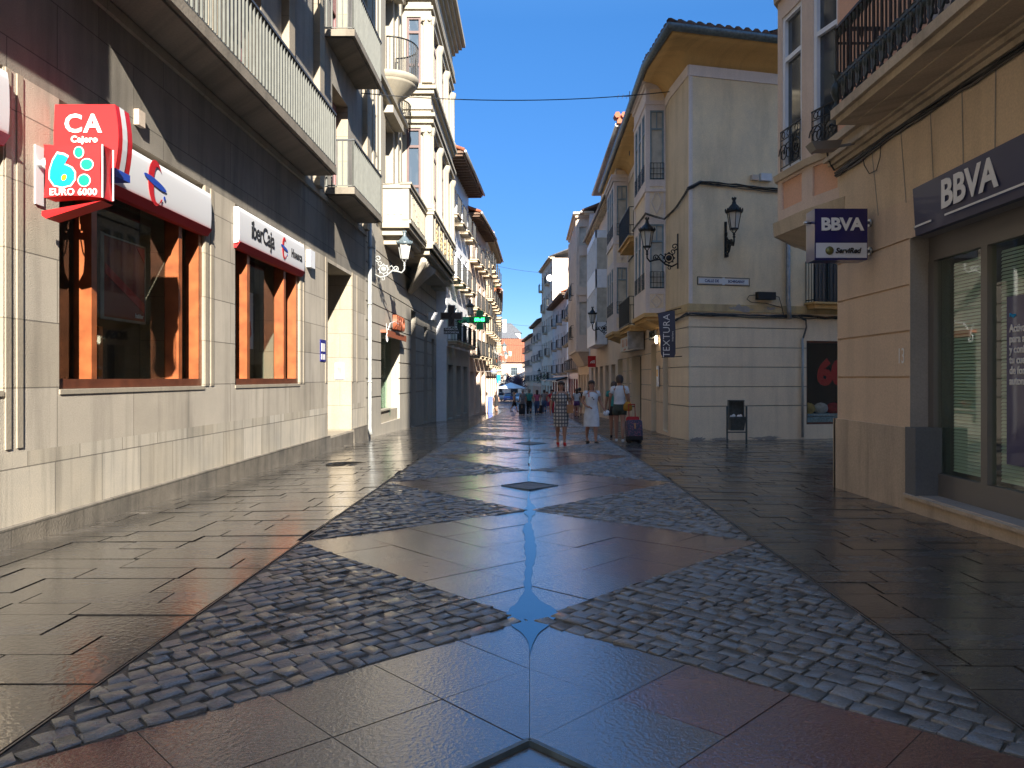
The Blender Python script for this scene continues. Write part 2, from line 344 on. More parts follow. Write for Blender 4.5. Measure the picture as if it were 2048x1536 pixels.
class Fr:
    """facade frame: u along the wall, d outward, z up"""
    def __init__(s, P0, P1, side=1):
        s.o = Vector((P0[0], P0[1])); e = Vector((P1[0], P1[1])); s.len = (e-s.o).length; s.u = (e-s.o)/s.len
        s.n = Vector((s.u.y, -s.u.x))*side
    def __call__(s, u, d, z):
        p = s.o+s.u*u+s.n*d; return (p.x, p.y, z)
    def uy(s, y): return (y-s.o.y)/s.u.y
    def yaw(s):
        """rotation about z taking local +x (writing direction) / -y (front) to this facade as read from outside"""
        return math.atan2(s.n.x, -s.n.y)

def facade(mb, fr, u0, u1, z0, z1, ops=(), m=0):
    """wall skin with real niches: op = (u0,u1,z0,z1,depth,back_mat,reveal_mat)"""
    us = sorted({u0, u1, *[o[0] for o in ops], *[o[1] for o in ops]}); zs = sorted({z0, z1, *[o[2] for o in ops], *[o[3] for o in ops]})
    us = [u for u in us if u0-1e-6 <= u <= u1+1e-6]; zs = [z for z in zs if z0-1e-6 <= z <= z1+1e-6]
    for a, b in zip(us, us[1:]):
        for c, d in zip(zs, zs[1:]):
            cu, cz = (a+b)/2, (c+d)/2
            if any(o[0] < cu < o[1] and o[2] < cz < o[3] for o in ops): continue
            mb.face([fr(a, 0, c), fr(b, 0, c), fr(b, 0, d), fr(a, 0, d)], m)
    for o in ops:
        a, b, c, d, dp = o[:5]; bm = o[5] if len(o) > 5 else m; rm = o[6] if len(o) > 6 else m
        mb.face([fr(a, 0, c), fr(a, -dp, c), fr(a, -dp, d), fr(a, 0, d)], rm); mb.face([fr(b, 0, c), fr(b, -dp, c), fr(b, -dp, d), fr(b, 0, d)], rm)
        mb.face([fr(a, 0, c), fr(b, 0, c), fr(b, -dp, c), fr(a, -dp, c)], rm); mb.face([fr(a, 0, d), fr(b, 0, d), fr(b, -dp, d), fr(a, -dp, d)], rm)
        mb.face([fr(a, -dp, c), fr(b, -dp, c), fr(b, -dp, d), fr(a, -dp, d)], bm)
def shell(mb, pts, z0, z1, skip=(0,), m=0, top=True):
    """remaining walls of a plan polygon + flat top; edges in skip are made by facade()"""
    n = len(pts)
    for i in range(n):
        if i in skip: continue
        a, b = pts[i], pts[(i+1) % n]; mb.face([(*a, z0), (*b, z0), (*b, z1), (*a, z1)], m)
    if top: mb.face([(*p, z1) for p in pts], m)

def window(root, fr, u0, u1, z0, z1, dep, frm='white', pane='pane', nv=2, hz=(), fw=.07, name='window', curtain=False):
    mb = MB(); d0, d1 = -dep+.004, -dep+.06
    mb.fbox(fr, u0, u0+fw, d0, d1, z0, z1); mb.fbox(fr, u1-fw, u1, d0, d1, z0, z1)
    mb.fbox(fr, u0+fw, u1-fw, d0, d1, z0, z0+fw); mb.fbox(fr, u0+fw, u1-fw, d0, d1, z1-fw, z1)
    for k in range(1, nv):
        c = u0+(u1-u0)*k/nv; mb.fbox(fr, c-fw*.55, c+fw*.55, d0, d1+.004, z0+fw, z1-fw)
    for h in hz:
        c = z0+(z1-z0)*h; mb.fbox(fr, u0+fw, u1-fw, d0, d1+.002, c-fw*.4, c+fw*.4)
    w = mb.build(name, frm, root)
    p = MB(); p.fbox(fr, u0+fw*.5, u1-fw*.5, -dep+.006, -dep+.024, z0+fw*.5, z1-fw*.5); p.build('pane', pane, w)
    if curtain:
        pass
    return w

def railing(mb, fr, u0, u1, d, z0, z1, sp=.12, bw=.014, ends=True, m=0, rail=.035, belly=0):
    segs = [((u0, d), (u1, d))]
    if ends: segs += [((u0, .02), (u0, d)), ((u1, .02), (u1, d))]
    for (a, b), (c, e) in segs:
        L = math.hypot(c-a, e-b); n = max(1, int(L/sp))
        mb.bar(fr(a, b, z1), fr(c, e, z1), rail, rail*.7, m); mb.bar(fr(a, b, z0+.06), fr(c, e, z0+.06), bw*1.6, bw*1.6, m)
        for k in range(n+1):
            t = k/n; x, y = a+(c-a)*t, b+(e-b)*t
            mb.bar(fr(x, y, z0), fr(x, y, z1), bw, bw, m)
def balcony(root, fr, u0, u1, d, z, h=1.0, slab='corn', rail='iron', thk=.14, sp=.12, bw=.014, molded=True, flowers=None):
    mb = MB(); mb.fbox(fr, u0-.04, u1+.04, -.05, d+.05, z-thk*.45, z)
    if molded: mb.fbox(fr, u0+.03, u1-.03, -.05, d-.03, z-thk*1.5, z-thk*.45)
    s = mb.build('balcony', slab, root)
    r = MB(); railing(r, fr, u0, u1, d, z, z+h, sp, bw); r.build('railing', rail, s)
    return s

def text(body, size, mt, parent, fr=None, at=(0, 0, 0), yaw=0, extrude=.004, bold=0, sx=1.0, shear=0, spacing=1.0, name='lettering', vertical=False, align='CENTER', smallcaps=1.0, tags=None, ysc=1):
    cu = bpy.data.curves.new(name, 'FONT'); cu.body = body; cu.size = size; cu.extrude = extrude; cu.offset = bold
    cu.align_x = align; cu.align_y = 'CENTER'; cu.shear = shear; cu.space_character = spacing; cu.resolution_u = 3
    to = bpy.data.objects.new('tmp', cu); COL.objects.link(to); dg = bpy.context.evaluated_depsgraph_get()
    me = bpy.data.meshes.new_from_object(to.evaluated_get(dg)); bpy.data.objects.remove(to); bpy.data.curves.remove(cu)
    rot = Matrix.Rotation(yaw, 4, 'Z') @ Matrix.Rotation(R(90), 4, 'X')
    if vertical: rot = rot @ Matrix.Rotation(R(90), 4, 'Z')
    L = LOC.get(parent.name, Vector((0, 0, 0))) if parent else Vector((0, 0, 0))
    me.transform(Matrix.Translation(Vector(at)-L) @ rot @ Matrix.Diagonal((sx, ysc, 1, 1)))
    me.materials.clear(); me.materials.append(M[mt]); me.name = name
    o = bpy.data.objects.new(name, me); COL.objects.link(o)
    if parent: o.parent = parent; LOC[o.name] = L
    for k, v in (tags or {}).items(): o[k] = v
    return o

def curl(c, r0, turns, start, plane, n=18, r1=.25, dirn=1):
    """spiral points; plane=(ax,bx) unit vectors"""
    A, B = Vector(plane[0]), Vector(plane[1]); out = []
    for i in range(n+1):
        t = i/n; a = start+dirn*turns*2*math.pi*t; r = r0*(1-(1-r1)*t)
        out.append(Vector(c)+A*math.cos(a)*r+B*math.sin(a)*r)
    return out

# ================================================================ GROUND
def arange(a, b, s):
    out = []; x = a
    while x < b-1e-9: out.append(x); x += s
    out.append(b); return out
mb = MB()
ys = [-600, -120]+arange(-40, 0, 5)+arange(1, 26, 1)+arange(28, 120, 4)+[160, 300, 700, 1500]
xs = [-900, -200, -60, -20, -8, -4.65, -3.4, -2.05, -1.4, -.7, 0, .7, 1.4, 2.05, 3.2, 4.4, 8, 20, 60, 200, 900]
ys = sorted(set(ys))
base = len(mb.v)
for y in ys:
    for x in xs: mb.v.append((x, y, gz(x, y)-.03))
nx = len(xs)
for j in range(len(ys)-1):
    for i in range(nx-1):
        mb.f.append((j*nx+i, j*nx+i+1, (j+1)*nx+i+1, (j+1)*nx+i)); mb.m.append(0); mb.sm.append(False)
M['joint'] = wet_mat('damp_mortar_bed', [(.05, .045, .038), (.05, .045, .038)], (.25, .6), .5, 60)
M['sandjoint'] = mat('sandy_mortar', (.115, .097, .072), .5, var=.5, nscale=9, bump=.6, bscale=70)
mb.build('ground', 'joint', None, kind='structure')
# mortar bed inside the cobbled strip is sandier
mb = MB()
yy = arange(-2, 120, 1)
for a, b in zip(yy, yy[1:]):
    for x0, x1 in ((-2.05, 0), (0, 2.05)):
        mb.face([(x0, a, gz(x0, a)-.004), (x1, a, gz(x1, a)-.004), (x1, b, gz(x1, b)-.004), (x0, b, gz(x0, b)-.004)])
mb.build('mortar_bed', 'sandjoint', None, kind='structure')

M['cob'] = wet_mat('wet_granite_setts', [(.12, .127, .132), (.165, .17, .173), (.135, .137, .136), (.19, .19, .183), (.145, .15, .155)], (.22, .5), .8, 80, dist=.012, drycol=1.3, spec=.7, coat=.3)
M['slabG'] = wet_mat('wet_grey_brown_granite_slabs', [(.075, .058, .05), (.10, .078, .066), (.085, .062, .052)], (.10, .24), .7, 62, dist=.007, wetscale=1.6, drycol=1.2, spec=1.0, coat=1)
M['slabR'] = wet_mat('wet_red_granite_slabs', [(.13, .032, .022), (.11, .04, .032), (.15, .045, .03)], (.12, .28), .7, 62, dist=.007, wetscale=1.6, drycol=1.25, spec=1.0, coat=.9)
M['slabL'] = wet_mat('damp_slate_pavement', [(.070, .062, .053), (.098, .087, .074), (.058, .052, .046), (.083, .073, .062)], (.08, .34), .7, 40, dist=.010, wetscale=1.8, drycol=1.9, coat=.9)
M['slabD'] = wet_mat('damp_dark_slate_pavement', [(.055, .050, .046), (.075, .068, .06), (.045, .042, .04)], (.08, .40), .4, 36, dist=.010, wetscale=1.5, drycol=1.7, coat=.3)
EDGE = 2.8; PER = 4.1; HW = 2.05
def stone(mb, corners, h, m=0, inset=.22, jit=.006):
    """sett with rounded crown; corners CCW (x,y)"""
    cx = sum(c[0] for c in corners)/4; cy = sum(c[1] for c in corners)/4
    i = len(mb.v); tl = random.uniform(-.003, .003); tm = random.uniform(-.003, .003)
    lv = [(1.0, -.022), (.985, h*.45), (1-inset, h)]
    for s, z in lv:
        for k, c in enumerate(corners):
            x = cx+(c[0]-cx)*s+(random.uniform(-jit, jit) if z > 0 else 0); y = cy+(c[1]-cy)*s+(random.uniform(-jit, jit) if z > 0 else 0)
            mb.v.append((x, y, gz(cx, cy)+z+(tl*(1 if k in (0, 3) else -1)+tm*(1 if k < 2 else -1) if z > 0 else 0)))
    for r in (0, 1):
        for k in range(4):
            mb.f.append((i+r*4+k, i+r*4+(k+1) % 4, i+(r+1)*4+(k+1) % 4, i+(r+1)*4+k)); mb.m.append(m); mb.sm.append(r == 1)
    mb.f.append((i+8, i+9, i+10, i+11)); mb.m.append(m); mb.sm.append(True)
def slab(mb, pts, m=0, gap=.004, h=0.0, tilt=.0022):
    n = len(pts); cx = sum(p[0] for p in pts)/n; cy = sum(p[1] for p in pts)/n; i = len(mb.v)
    dz = random.uniform(-tilt, tilt); ax, ay = random.uniform(-tilt, tilt), random.uniform(-tilt, tilt)
    q = []
    for p in pts:
        dx, dy = p[0]-cx, p[1]-cy; L = math.hypot(dx, dy); s = max(0, (L-gap)/L); q.append((cx+dx*s, cy+dy*s))
    for (x, y), p in zip(q, pts): mb.v.append((x, y, gz(p[0], p[1])+h-.028))
    for (x, y), p in zip(q, pts): mb.v.append((x, y, gz(p[0], p[1])+h+dz+ax*(x-cx)+ay*(y-cy)))
    for k in range(n):
        mb.f.append((i+k, i+(k+1) % n, i+n+(k+1) % n, i+n+k)); mb.m.append(m); mb.sm.append(False)
    mb.f.append(tuple(i+n+k for k in range(n))); mb.m.append(m); mb.sm.append(False)
cob = MB(); dia = MB()
for k in range(-1, 27):
    E = EDGE+PER*k
    if E > 112: break
    far = E > 46
    # cobbled triangles between E and E+PER, apex on the gutter line at E+PER/2
    for s in (-1, 1):
        sz = .112 if not far else .23
        if E < -1.5: rows = 0
        n = int(PER/sz)
        # rows run parallel to the far edge of the triangle: lattice a=(along lower edge) b=(along upper edge)
        A = Vector((-s*-1*HW, 0)); P0 = Vector((s*HW, E)); P1 = Vector((s*HW, E+PER)); PA = Vector((0, E+PER/2))
        ea = (PA-P0).normalized(); eb = (P1-PA).normalized()   # orthogonal (45 deg)
        nr = int(2.9/sz)
        for r in range(nr):
            off = random.uniform(0, .5)*sz*1.1
            c = -off
            wv = sz*random.uniform(.95, 1.05)
            while c < 2.9:
                ln = sz*random.uniform(.7, 1.45)
                a0, a1 = c, c+ln; b0, b1 = r*2.9/nr, (r+1)*2.9/nr
                cc = []
                g = .006 if not far else .01
                for (aa, bb) in ((a0+g, b0+g), (a1-g, b0+g), (a1-g, b1-g), (a0+g, b1-g)):
                    aa = min(max(aa, 0.01), 2.89)
                    p = P0+ea*aa+eb*(bb+.012*math.sin(aa*4.3+r*1.7+k))+Vector((random.uniform(-.007, .007), random.uniform(-.007, .007)))
                    cc.append(p)
                c += ln
                if a1-max(a0, 0) < .04 or (min(a1, 2.89)-a0) < .04: continue
                m_ = (cc[0]+cc[2])/2
                if abs(m_.x) > HW-.02: continue
                # clip to the strip edge
                lim = HW-.012
                cc = [Vector((max(-lim, min(lim, p.x)), p.y)) for p in cc]
                ar = abs(sum(cc[i].x*cc[(i+1) % 4].y-cc[(i+1) % 4].x*cc[i].y for i in range(4)))/2
                if ar < sz*sz*.25: continue
                if s > 0: pass
                sgn = sum(cc[i].x*cc[(i+1) % 4].y-cc[(i+1) % 4].x*cc[i].y for i in range(4))
                if sgn < 0: cc.reverse()
                if random.random() < .006: continue
                stone(cob, cc, random.uniform(.001, .011), 0, .12, .008 if not far else .012)
    # diamond of granite slabs centred on the strip edges' line at E
    cy = E; q = 2.9/5
    d1 = Vector((1, 1)).normalized(); d2 = Vector((-1, 1)).normalized()
    O = Vector((0, cy-HW))
    for i in range(5):
        for j in range(5):
            c = [O+d1*(i*q)+d2*(j*q), O+d1*((i+1)*q)+d2*(j*q), O+d1*((i+1)*q)+d2*((j+1)*q), O+d1*(i*q)+d2*((j+1)*q)]
            red = 1 if (c[0].x+c[2].x)/2 > .75 or ((c[0].x+c[2].x)/2 < -1.3) or (random.random() < .12 and abs(c[0].x) > .5) else 0
            if i == j == 2 and k % 2 == 0: continue
            if i == j:
                # split on the gutter line
                slab(dia, [c[0], c[1], c[2]], red); slab(dia, [c[0], c[2], c[3]], red)
            else: slab(dia, c, red)
# the cobble lattice runs past the apex into the neighbouring diamond only by rounding, so nothing overlaps
cob.build('cobblestones', 'cob', None, kind='structure')
dia.build('granite_slabs', ['slabG', 'slabR'], None, kind='structure')
def pavement(name, x0, x1, y0, y1, rowh, mt, lens=(.45, .95), line=0):
    mb = MB(); y = y0
    while y < y1:
        hh = rowh*random.choice((.8, 1, 1, 1.25)) if y < 40 else rowh*2.4
        if callable(x0): a0 = x0(y)
        else: a0 = x0
        if callable(x1): a1 = x1(y)
        else: a1 = x1
        x = a0-random.uniform(0, .5)
        while x < a1:
            ln = random.uniform(*lens)*(1 if y < 40 else 2)
            xa, xb = max(x, a0), min(x+ln, a1); x += ln
            if xb-xa < .05: continue
            slab(mb, [(xa, y), (xb, y), (xb, y+hh), (xa, y+hh)], 0, .009 if y < 40 else .02, tilt=.003)
        y += hh
    return mb.build(name, mt, None, kind='structure')
def leftx(y):
    pts = [(-99, -4.7), (21.5, -4.7), (36, -4.6), (38, -4.1), (47, -3.7), (56, -3.2), (70, -3.1), (90, -3.9), (95, -9), (999, -9)]
    for (a, xa), (b, xb) in zip(pts, pts[1:]):
        if y <= b: return xa+(xb-xa)*(y-a)/(b-a)
def rightx(y): return 4.5 if y < 10.9 else (13 if y < 22.4 else 4.6)
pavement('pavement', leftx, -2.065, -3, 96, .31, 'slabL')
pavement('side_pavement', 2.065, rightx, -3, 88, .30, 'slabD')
# thin steel edging strip along both sides of the cobbled band
mb = MB()
for s in (-1, 1):
    for a, b in zip(yy, yy[1:]):
        mb.hexa([(s*2.054, a, gz(2.05, a)-.03), (s*2.062, a, gz(2.05, a)-.03), (s*2.062, b, gz(2.05, b)-.03), (s*2.054, b, gz(2.05, b)-.03),
                 (s*2.054, a, gz(2.05, a)+.002), (s*2.062, a, gz(2.05, a)+.002), (s*2.062, b, gz(2.05, b)+.002), (s*2.054, b, gz(2.05, b)+.002)])
mb.build('edging_strip', 'edging', None, kind='structure')
# water lying in the gutter
mb = MB(); prevr = None
M['water'] = mat('puddle_water', (.012, .014, .016), .015, spec=.5); M['water'].node_tree.nodes['Principled BSDF'].inputs['IOR'].default_value = 3.6
def ww(y):
    k = (y-4.85)/PER; f = abs(k-round(k))*PER
    w = .020+.012*math.sin(y*2.3)+.007*math.sin(y*6.7)+.005*math.sin(y*19)
    if y < 10: w += .15*math.exp(-((y-4.85)/.4)**2)+.04*math.exp(-(f/.3)**2)+.05*math.exp(-((y-7.3)/.6)**2)+.012*math.sin(y*5)*math.exp(-((y-8)/2.5)**2)
    return max(.012, w) if 4.2 < y else 0
L_, R_ = [], []
y = 4.22
while y < 22:
    wv = ww(y)*min(1, ((y-4.2)*1.35)**1.3)*(1 if y < 10 else .55)
    cxx = .012*math.sin(y*3)
    L_.append((cxx-wv*(1+.15*math.sin(y*7.3)+.05*math.sin(y*31)), y, gz(wv, y)+.0050)); R_.append((cxx+wv*(1+.15*math.sin(y*6.1+1)+.05*math.sin(y*27)), y, gz(wv, y)+.0050)); y += .05
n = len(L_)
for a, b in zip(L_, R_):
    for x_ in (a[0], (a[0]+b[0])/2, b[0]): mb.v.append((x_, a[1], gz(x_, a[1])+.003))
mb.f = [(3*i+k, 3*i+k+1, 3*i+k+4, 3*i+k+3) for i in range(n-1) for k in range(2)]; mb.m = [0]*len(mb.f); mb.sm = [False]*len(mb.f)
mb.build('puddle', 'water', None, kind='structure')
# ================================================================ drain covers, manhole
def drain_cover(y, label, slats=True):
    t = thing('drain_cover', label, 'drain cover', (0, y, gz(0, y)), 'square covers along the gutter line')
    h = .40; z = gz(0, y)+.006; fr_ = MB()
    P = [Vector((0, y-h, z)), Vector((h, y, z)), Vector((0, y+h, z)), Vector((-h, y, z))]
    for a, b in zip(P, P[1:]+P[:1]): fr_.bar(a, b, .022, .03)
    fr_.build('frame', 'bluegrey', t)
    g = MB()
    if slats:
        g.face([(p.x*.94, y+(p.y-y)*.94, z-.016) for p in P])
        g.build('plate', 'bluegrey', t); g = MB()
        for k in range(-3, 4):
            o = k*.1
            a = Vector((-h*.5+o*.7, y+h*.5*1-abs(0)+o*.7-.0, z)); 
        q = h*math.sqrt(2); d1 = Vector((1, 1, 0)).normalized(); d2 = Vector((-1, 1, 0)).normalized(); O = P[0]
        for k in range(1, 9):
            g.bar(O+d1*(q*k/9)+d2*.02, O+d1*(q*k/9)+d2*(q-.02), .040, .012)
        for k in (1, 2, 3, 4): g.bar(O+d2*(q*k/5)+d1*.02, O+d2*(q*k/5)+d1*(q-.02), .03, .012)
        g.build('grating', 'zinc', t)
    else:
        g.extrude([(p.x*.90, y+(p.y-y)*.90, z-.035) for p in P], (0, 0, .03)); g.build('cover_slab', 'slabG', t)
drain_cover(2.8, 'steel framed granite cover set in the gutter at the very front of the street', False)
drain_cover(11.0, 'iron drain grating on the gutter line beyond the long puddle')
drain_cover(19.2, 'small far iron drain grating on the gutter line near the walking women')
mh = MB(); my, mx_ = 13.9, -3.3
mh.lathe((mx_, my, gz(mx_, my)), [(.02, .002), (.33, .002), (.33, .008), (.36, .008), (.37, -.01)], 28)
for r in (.08, .16, .24): mh.lathe((mx_, my, gz(mx_, my)+.002), [(r, 0), (r+.01, .006), (r+.03, .006), (r+.04, 0)], 24)
mh.build('manhole_cover', 'iron', None, label='round ringed iron manhole cover in the left pavement below the bank wall', category='manhole cover')

# ================================================================ LEFT BANK (near left)
XL = -4.6
fL = Fr((XL, -60), (XL, 40)); U = lambda y: y+60
bank = thing('stone_bank_building', 'tan stone bank building on the near left with wide wooden windows and long slatted balconies', 'building', (XL, 8, gy(8)))
YE = 21.6
mb = MB()
win1 = [(1.6, 5.6), (7.53, 10.88), (12.03, 15.4)]
WT, WB = 4.06, 1.22
ops = []
for a, b in win1[:1]: ops.append((U(2.2), U(6.73), WB, WT, .22, 4, 1))
for a, b in win1[1:]: ops.append((U(a), U(b), WB, WT, .9, 4, 1))
for ua, ub in ((U(-60), U(17.55)), (U(19.9), U(YE))): facade(mb, fL, ua, ub, .66, WT, [o for o in ops if ua <= o[0] < ub], 0); facade(mb, fL, ua, ub, -.9, .66, (), 2)
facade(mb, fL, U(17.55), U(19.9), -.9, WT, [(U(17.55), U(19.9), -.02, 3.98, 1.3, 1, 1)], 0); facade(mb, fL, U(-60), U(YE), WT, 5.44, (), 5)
ups = [(U(a), U(b), c, d, .35, 3, 1) for c, d in ((5.9, 8.2), (9.35, 11.6)) for a, b in ((2.5, 4.3), (8.4, 10.0), (11.6, 13.2), (17.95, 19.5))]
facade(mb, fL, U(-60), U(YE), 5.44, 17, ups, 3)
shell(mb, [(XL, -60), (XL, YE), (-16, YE), (-16, -60)], -1.2, 17, (0,), 3)
mb.build('wall', ['bankA', 'bankS', 'bankP', 'bankU', 'room', 'bankT'], bank)
mb = MB()
for a, b in ((-60, 17.53), (19.92, YE-.01)):
    mb.fbox(fL, U(a), U(b), -.02, .07, -1, .02)
mb.fbox(fL, U(17.53), U(19.92), -1.25, .05, -1, -.055)
mb.build('skirting', 'base', bank)
# smooth pilaster strips beside the windows, string course, sills
mb = MB()
for a, b in ((6.75, 6.82), (6.9, 6.98), (10.9, 11.02), (11.1, 11.2), (15.42, 15.56), (15.64, 15.74), (17.35, 17.5), (19.95, 20.1), (20.5, 20.62)):
    mb.fbox(fL, U(a), U(b), -.01, .012 if a < 7 else .011, .70 if a < 7 else WB, 4.06)
for a, b in ((7.53, 10.88), (12.03, 15.4), (2.2, 6.73)): mb.fbox(fL, U(a)-.0, U(b)+.0, -.02, .012, WB-.05, WB-.004)
mb.fbox(fL, U(-60), U(YE), -.01, .05, 5.30, 5.42)
for y in (5.2, 11.0, 14.3, 16.4, 21.2):   # upper pilasters
    mb.fbox(fL, U(y), U(y+.35), -.01, .14, 5.44, 17)
mb.build('moulding', 'bankS', bank)
# wooden shop windows
for wi, (a, b) in enumerate(win1[1:]):
    mb = MB()
    mb.fbox(fL, U(a)+.01, U(b)-.01, -.19, -.03, WB+.003, WB+.10)
    w = mb.build('window', 'wooddark', bank)
    mb = MB()
    if wi == 0: posts = ((a+.005, a+.05), (8.14, 8.24), (10.16, 10.26), (b-.11, b-.006))
    else: posts = ((a+.005, a+.05), (12.62, 12.74), (14.5, 14.62), (b-.14, b-.006))
    for k, (p, q) in enumerate(posts):
        mb.fbox(fL, U(p), U(q), -.22, -.03, WB+.10, 3.5)
    mb.fbox(fL, U(a)+.05, U(b)-.11, -.22, -.10, 3.42, 3.62)
    mb.build('frame', 'wood', w)
    mb = MB()
    for p, q in zip(posts, posts[1:]): mb.fbox(fL, U(p[1])+.001, U(q[0])-.001, -.215, -.205, WB+.10, 3.42)
    mb.build('pane', 'glass', w)
    mb = MB()    # inner glazed door frames seen through the glass
    for c in ((9.2, 9.32), (9.5, 9.6)) if wi == 0 else ((13.3, 13.4), (13.75, 13.85), (14.2, 14.28)): mb.fbox(fL, U(c[0]), U(c[1]), -.80, -.72, WB, WB+.75)
    mb.build('inner_woodwork', 'wood', w)
# balconies: slab + slatted railing
def slatbalcony(y0, y1, z, h=1.22, d=.67, end0=True):
    mb = MB(); mb.fbox(fL, U(y0), U(y1), -.05, d, z, z+.15); mb.fbox(fL, U(y0)+.07, U(y1)-.07, -.05, d-.07, z-.035, z)
    s = mb.build('balcony', 'conc', bank)
    r = MB(); zt = z+h; z0 = z+.15
    n = int((y1-y0)/.135)
    for k in range(n+1):
        y = y0+.03+(y1-y0-.06)*k/n; r.fbox(fL, U(y)-.012, U(y)+.012, d-.05, d-.012, z0+.05, zt-.02, 0)
    m_ = int(d/.12)
    for e in ([y0+.03] if end0 else [])+[y1-.03]:
        for k in range(m_+1): r.fbox(fL, U(e)-.012, U(e)+.012, .02+(d-.08)*k/m_-.0, .05+(d-.08)*k/m_, z0+.05, zt-.02, 0)
        r.fbox(fL, U(e)-.02, U(e)+.02, .0, d-.06, zt-.02, zt+.015, 1); r.fbox(fL, U(e)-.012, U(e)+.012, .0, d-.06, z0+.03, z0+.05, 0)
    r.fbox(fL, U(y0), U(y1), d-.06, d, zt-.018, zt+.02, 1); r.fbox(fL, U(y0), U(y1), d-.04, d-.02, z0+.03, z0+.048, 0)
    r.build('railing', ['slat', 'darkrail'], s)
for z in (5.47, 9.02, 12.5):
    slatbalcony(7.5, 15.7 if z < 6 else 15.35, z); slatbalcony(17.3, 20.5, z); slatbalcony(0.2, 5.97, z)
# upper shuttered windows with lintels
for c, d in ((5.9, 8.2), (9.35, 11.6)):
    for a, b in ((2.5, 4.3), (8.4, 10.0), (11.6, 13.2), (17.95, 19.5)):
        w = window(bank, fL, U(a), U(b), c, d, .35, 'shutter', 'pane', 2, (), .1)
        mb = MB(); mb.fbox(fL, U(a)+.1, U(b)-.1, -.30, -.27, c+1.1, d-.06); mb.build('roller_blind', 'shutter', w)
# intercom / cash box on the entrance jamb
fJ = Fr((-5.9, 19.9), (-4.6, 19.9))
def ju(px): return 5.9+(px-1059)*19.9/1540
mb = MB(); mb.fbox(fJ, ju(671), ju(688), 0, .05, 1.30, 1.72)
ib = mb.build('intercom_box', 'white', None, label='white intercom box on the sunlit jamb of the bank entrance', category='intercom')
mb = MB(); mb.fbox(fJ, ju(675), ju(684), .05, .062, 1.42, 1.62); mb.build('screen', 'zinc', ib)
mb = MB(); mb.box(XL, XL+.012, 16.9, 17.35, 1.70, 2.18); bp = mb.build('house_plate', 'blueplate', None, label='small blue enamel plate with white marks on the bank wall left of the entrance', category='plaque')
mb = MB(); mb.box(XL+.012, XL+.016, 16.98, 17.27, 1.92, 2.10); mb.box(XL+.012, XL+.016, 16.96, 17.08, 1.74, 1.86); mb.box(XL+.012, XL+.016, 17.16, 17.28, 1.74, 1.86); mb.build('marking', 'textw', bp)
mb = MB(); mb.box(XL, XL+.09, 15.86, 16.2, 3.62, 3.98); mb.build('alarm_box', 'white', None, label='white alarm box on the bank wall right of the second fascia sign', category='alarm box')
mb = MB(); mb.box(XL, XL+.06, 8.95, 9.1, 4.28, 4.46); mb.build('junction_box', 'creamL', None, label='small cream junction box on the bank wall above the first fascia sign', category='junction box')
# drainpipe between bank and shop house
mb = MB(); mb.tube([(XL+.09, 21.75, 6.0), (XL+.09, 21.75, -.1), (XL+.13, 21.75, -.26)], .055, 10)
for z in (1.2, 3.4, 5): mb.tube([(XL+.09, 21.75, z), (XL+.09, 21.75, z+.05)], .068, 10)
mb.build('drainpipe', 'palemetal', None, label='pale grey drainpipe between the bank and the shop with rust letters', category='drainpipe')

# ---- fascia signs on the left bank
def bulge_sign(y0, y1, z0, z1, label, base=.07, out=.02):
    n = 8; mb = MB(); prof = []
    for k in range(n+1):
        t = k/n; prof.append((base+out*math.sin(math.pi*t)**.45 if 0 < k < n else base, z0+(z1-z0)*t))
    def ring(y, sc=1): return [(XL+d, y, z) for d, z in prof]+[(XL-.05, y, z1), (XL-.05, y, z0)]
    mb.rings([ring(y0), ring(y1)], 0, True, True)
    s = mb.build('fascia_sign', 'signw', None, label=label, category='sign', group='white fascia signs over the bank windows')
    mb = MB()
    mb.hexa([(XL-.05, y0, z0-.06), (XL+.04, y0, z0-.06), (XL+.04, y1, z0-.06), (XL-.05, y1, z0-.06), (XL-.05, y0, z0), (XL+base+.03, y0, z0+.035), (XL+base+.03, y1, z0+.035), (XL-.05, y1, z0)])
    mb.build('red_edge', 'red', s)
    return s
def ellipse_pts(fx, cy, cz, ry, rz, rot=0, n=24):
    out = []
    for k in range(n):
        a = 2*math.pi*k/n; p, q = ry*math.cos(a), rz*math.sin(a)
        out.append((fx, cy+p*math.cos(rot)-q*math.sin(rot), cz+p*math.sin(rot)+q*math.cos(rot)))
    return out
def logo(parent, x, cy, cz, s):
    """red crescent C crossed by a slanting blue ellipse with a blue dot"""
    mb = MB(); o = []; i_ = []
    for k in range(22):
        t = k/21; a = R(38)+R(285)*t; o.append((x, cy+.36*s*math.cos(a), cz+.55*s*math.sin(a)))
        wd = .42*math.sin(math.pi*min(1, t*1.02+.02))**.6*(1.0-.45*t)
        i_.append((x, cy+(.36-wd*.62)*s*math.cos(a)+.06*s, cz+(.55-wd*.50)*s*math.sin(a)))
    mb.extrude(o+i_[::-1], (.004, 0, 0)); mb.build('red_crescent', 'red', parent)
    mb = MB(); mb.extrude(ellipse_pts(x+.005, cy-.02*s, cz, .56*s, .085*s, R(-9)), (.003, 0, 0)); mb.extrude(ellipse_pts(x+.001, cy+.45*s, cz-.27*s, .05*s, .05*s), (.003, 0, 0))
    mb.build('blue_ellipse', 'cobalt', parent)
s1 = bulge_sign(7.55, 10.92, 3.40, 3.94, 'white bulging fascia sign with a red crescent and blue ellipse over the first big window')
logo(s1, XL+.093, 9.28, 3.68, .50)
s2 = bulge_sign(11.98, 15.45, 3.42, 4.0, 'white bulging fascia sign lettered in black over the second, farther window', .07, .02)
YAW_L = fL.yaw()
text('iberCaja', .40, 'black', s2, at=(XL+.092, 13.05, 3.73), yaw=YAW_L, sx=.92, bold=.006, spacing=.92)
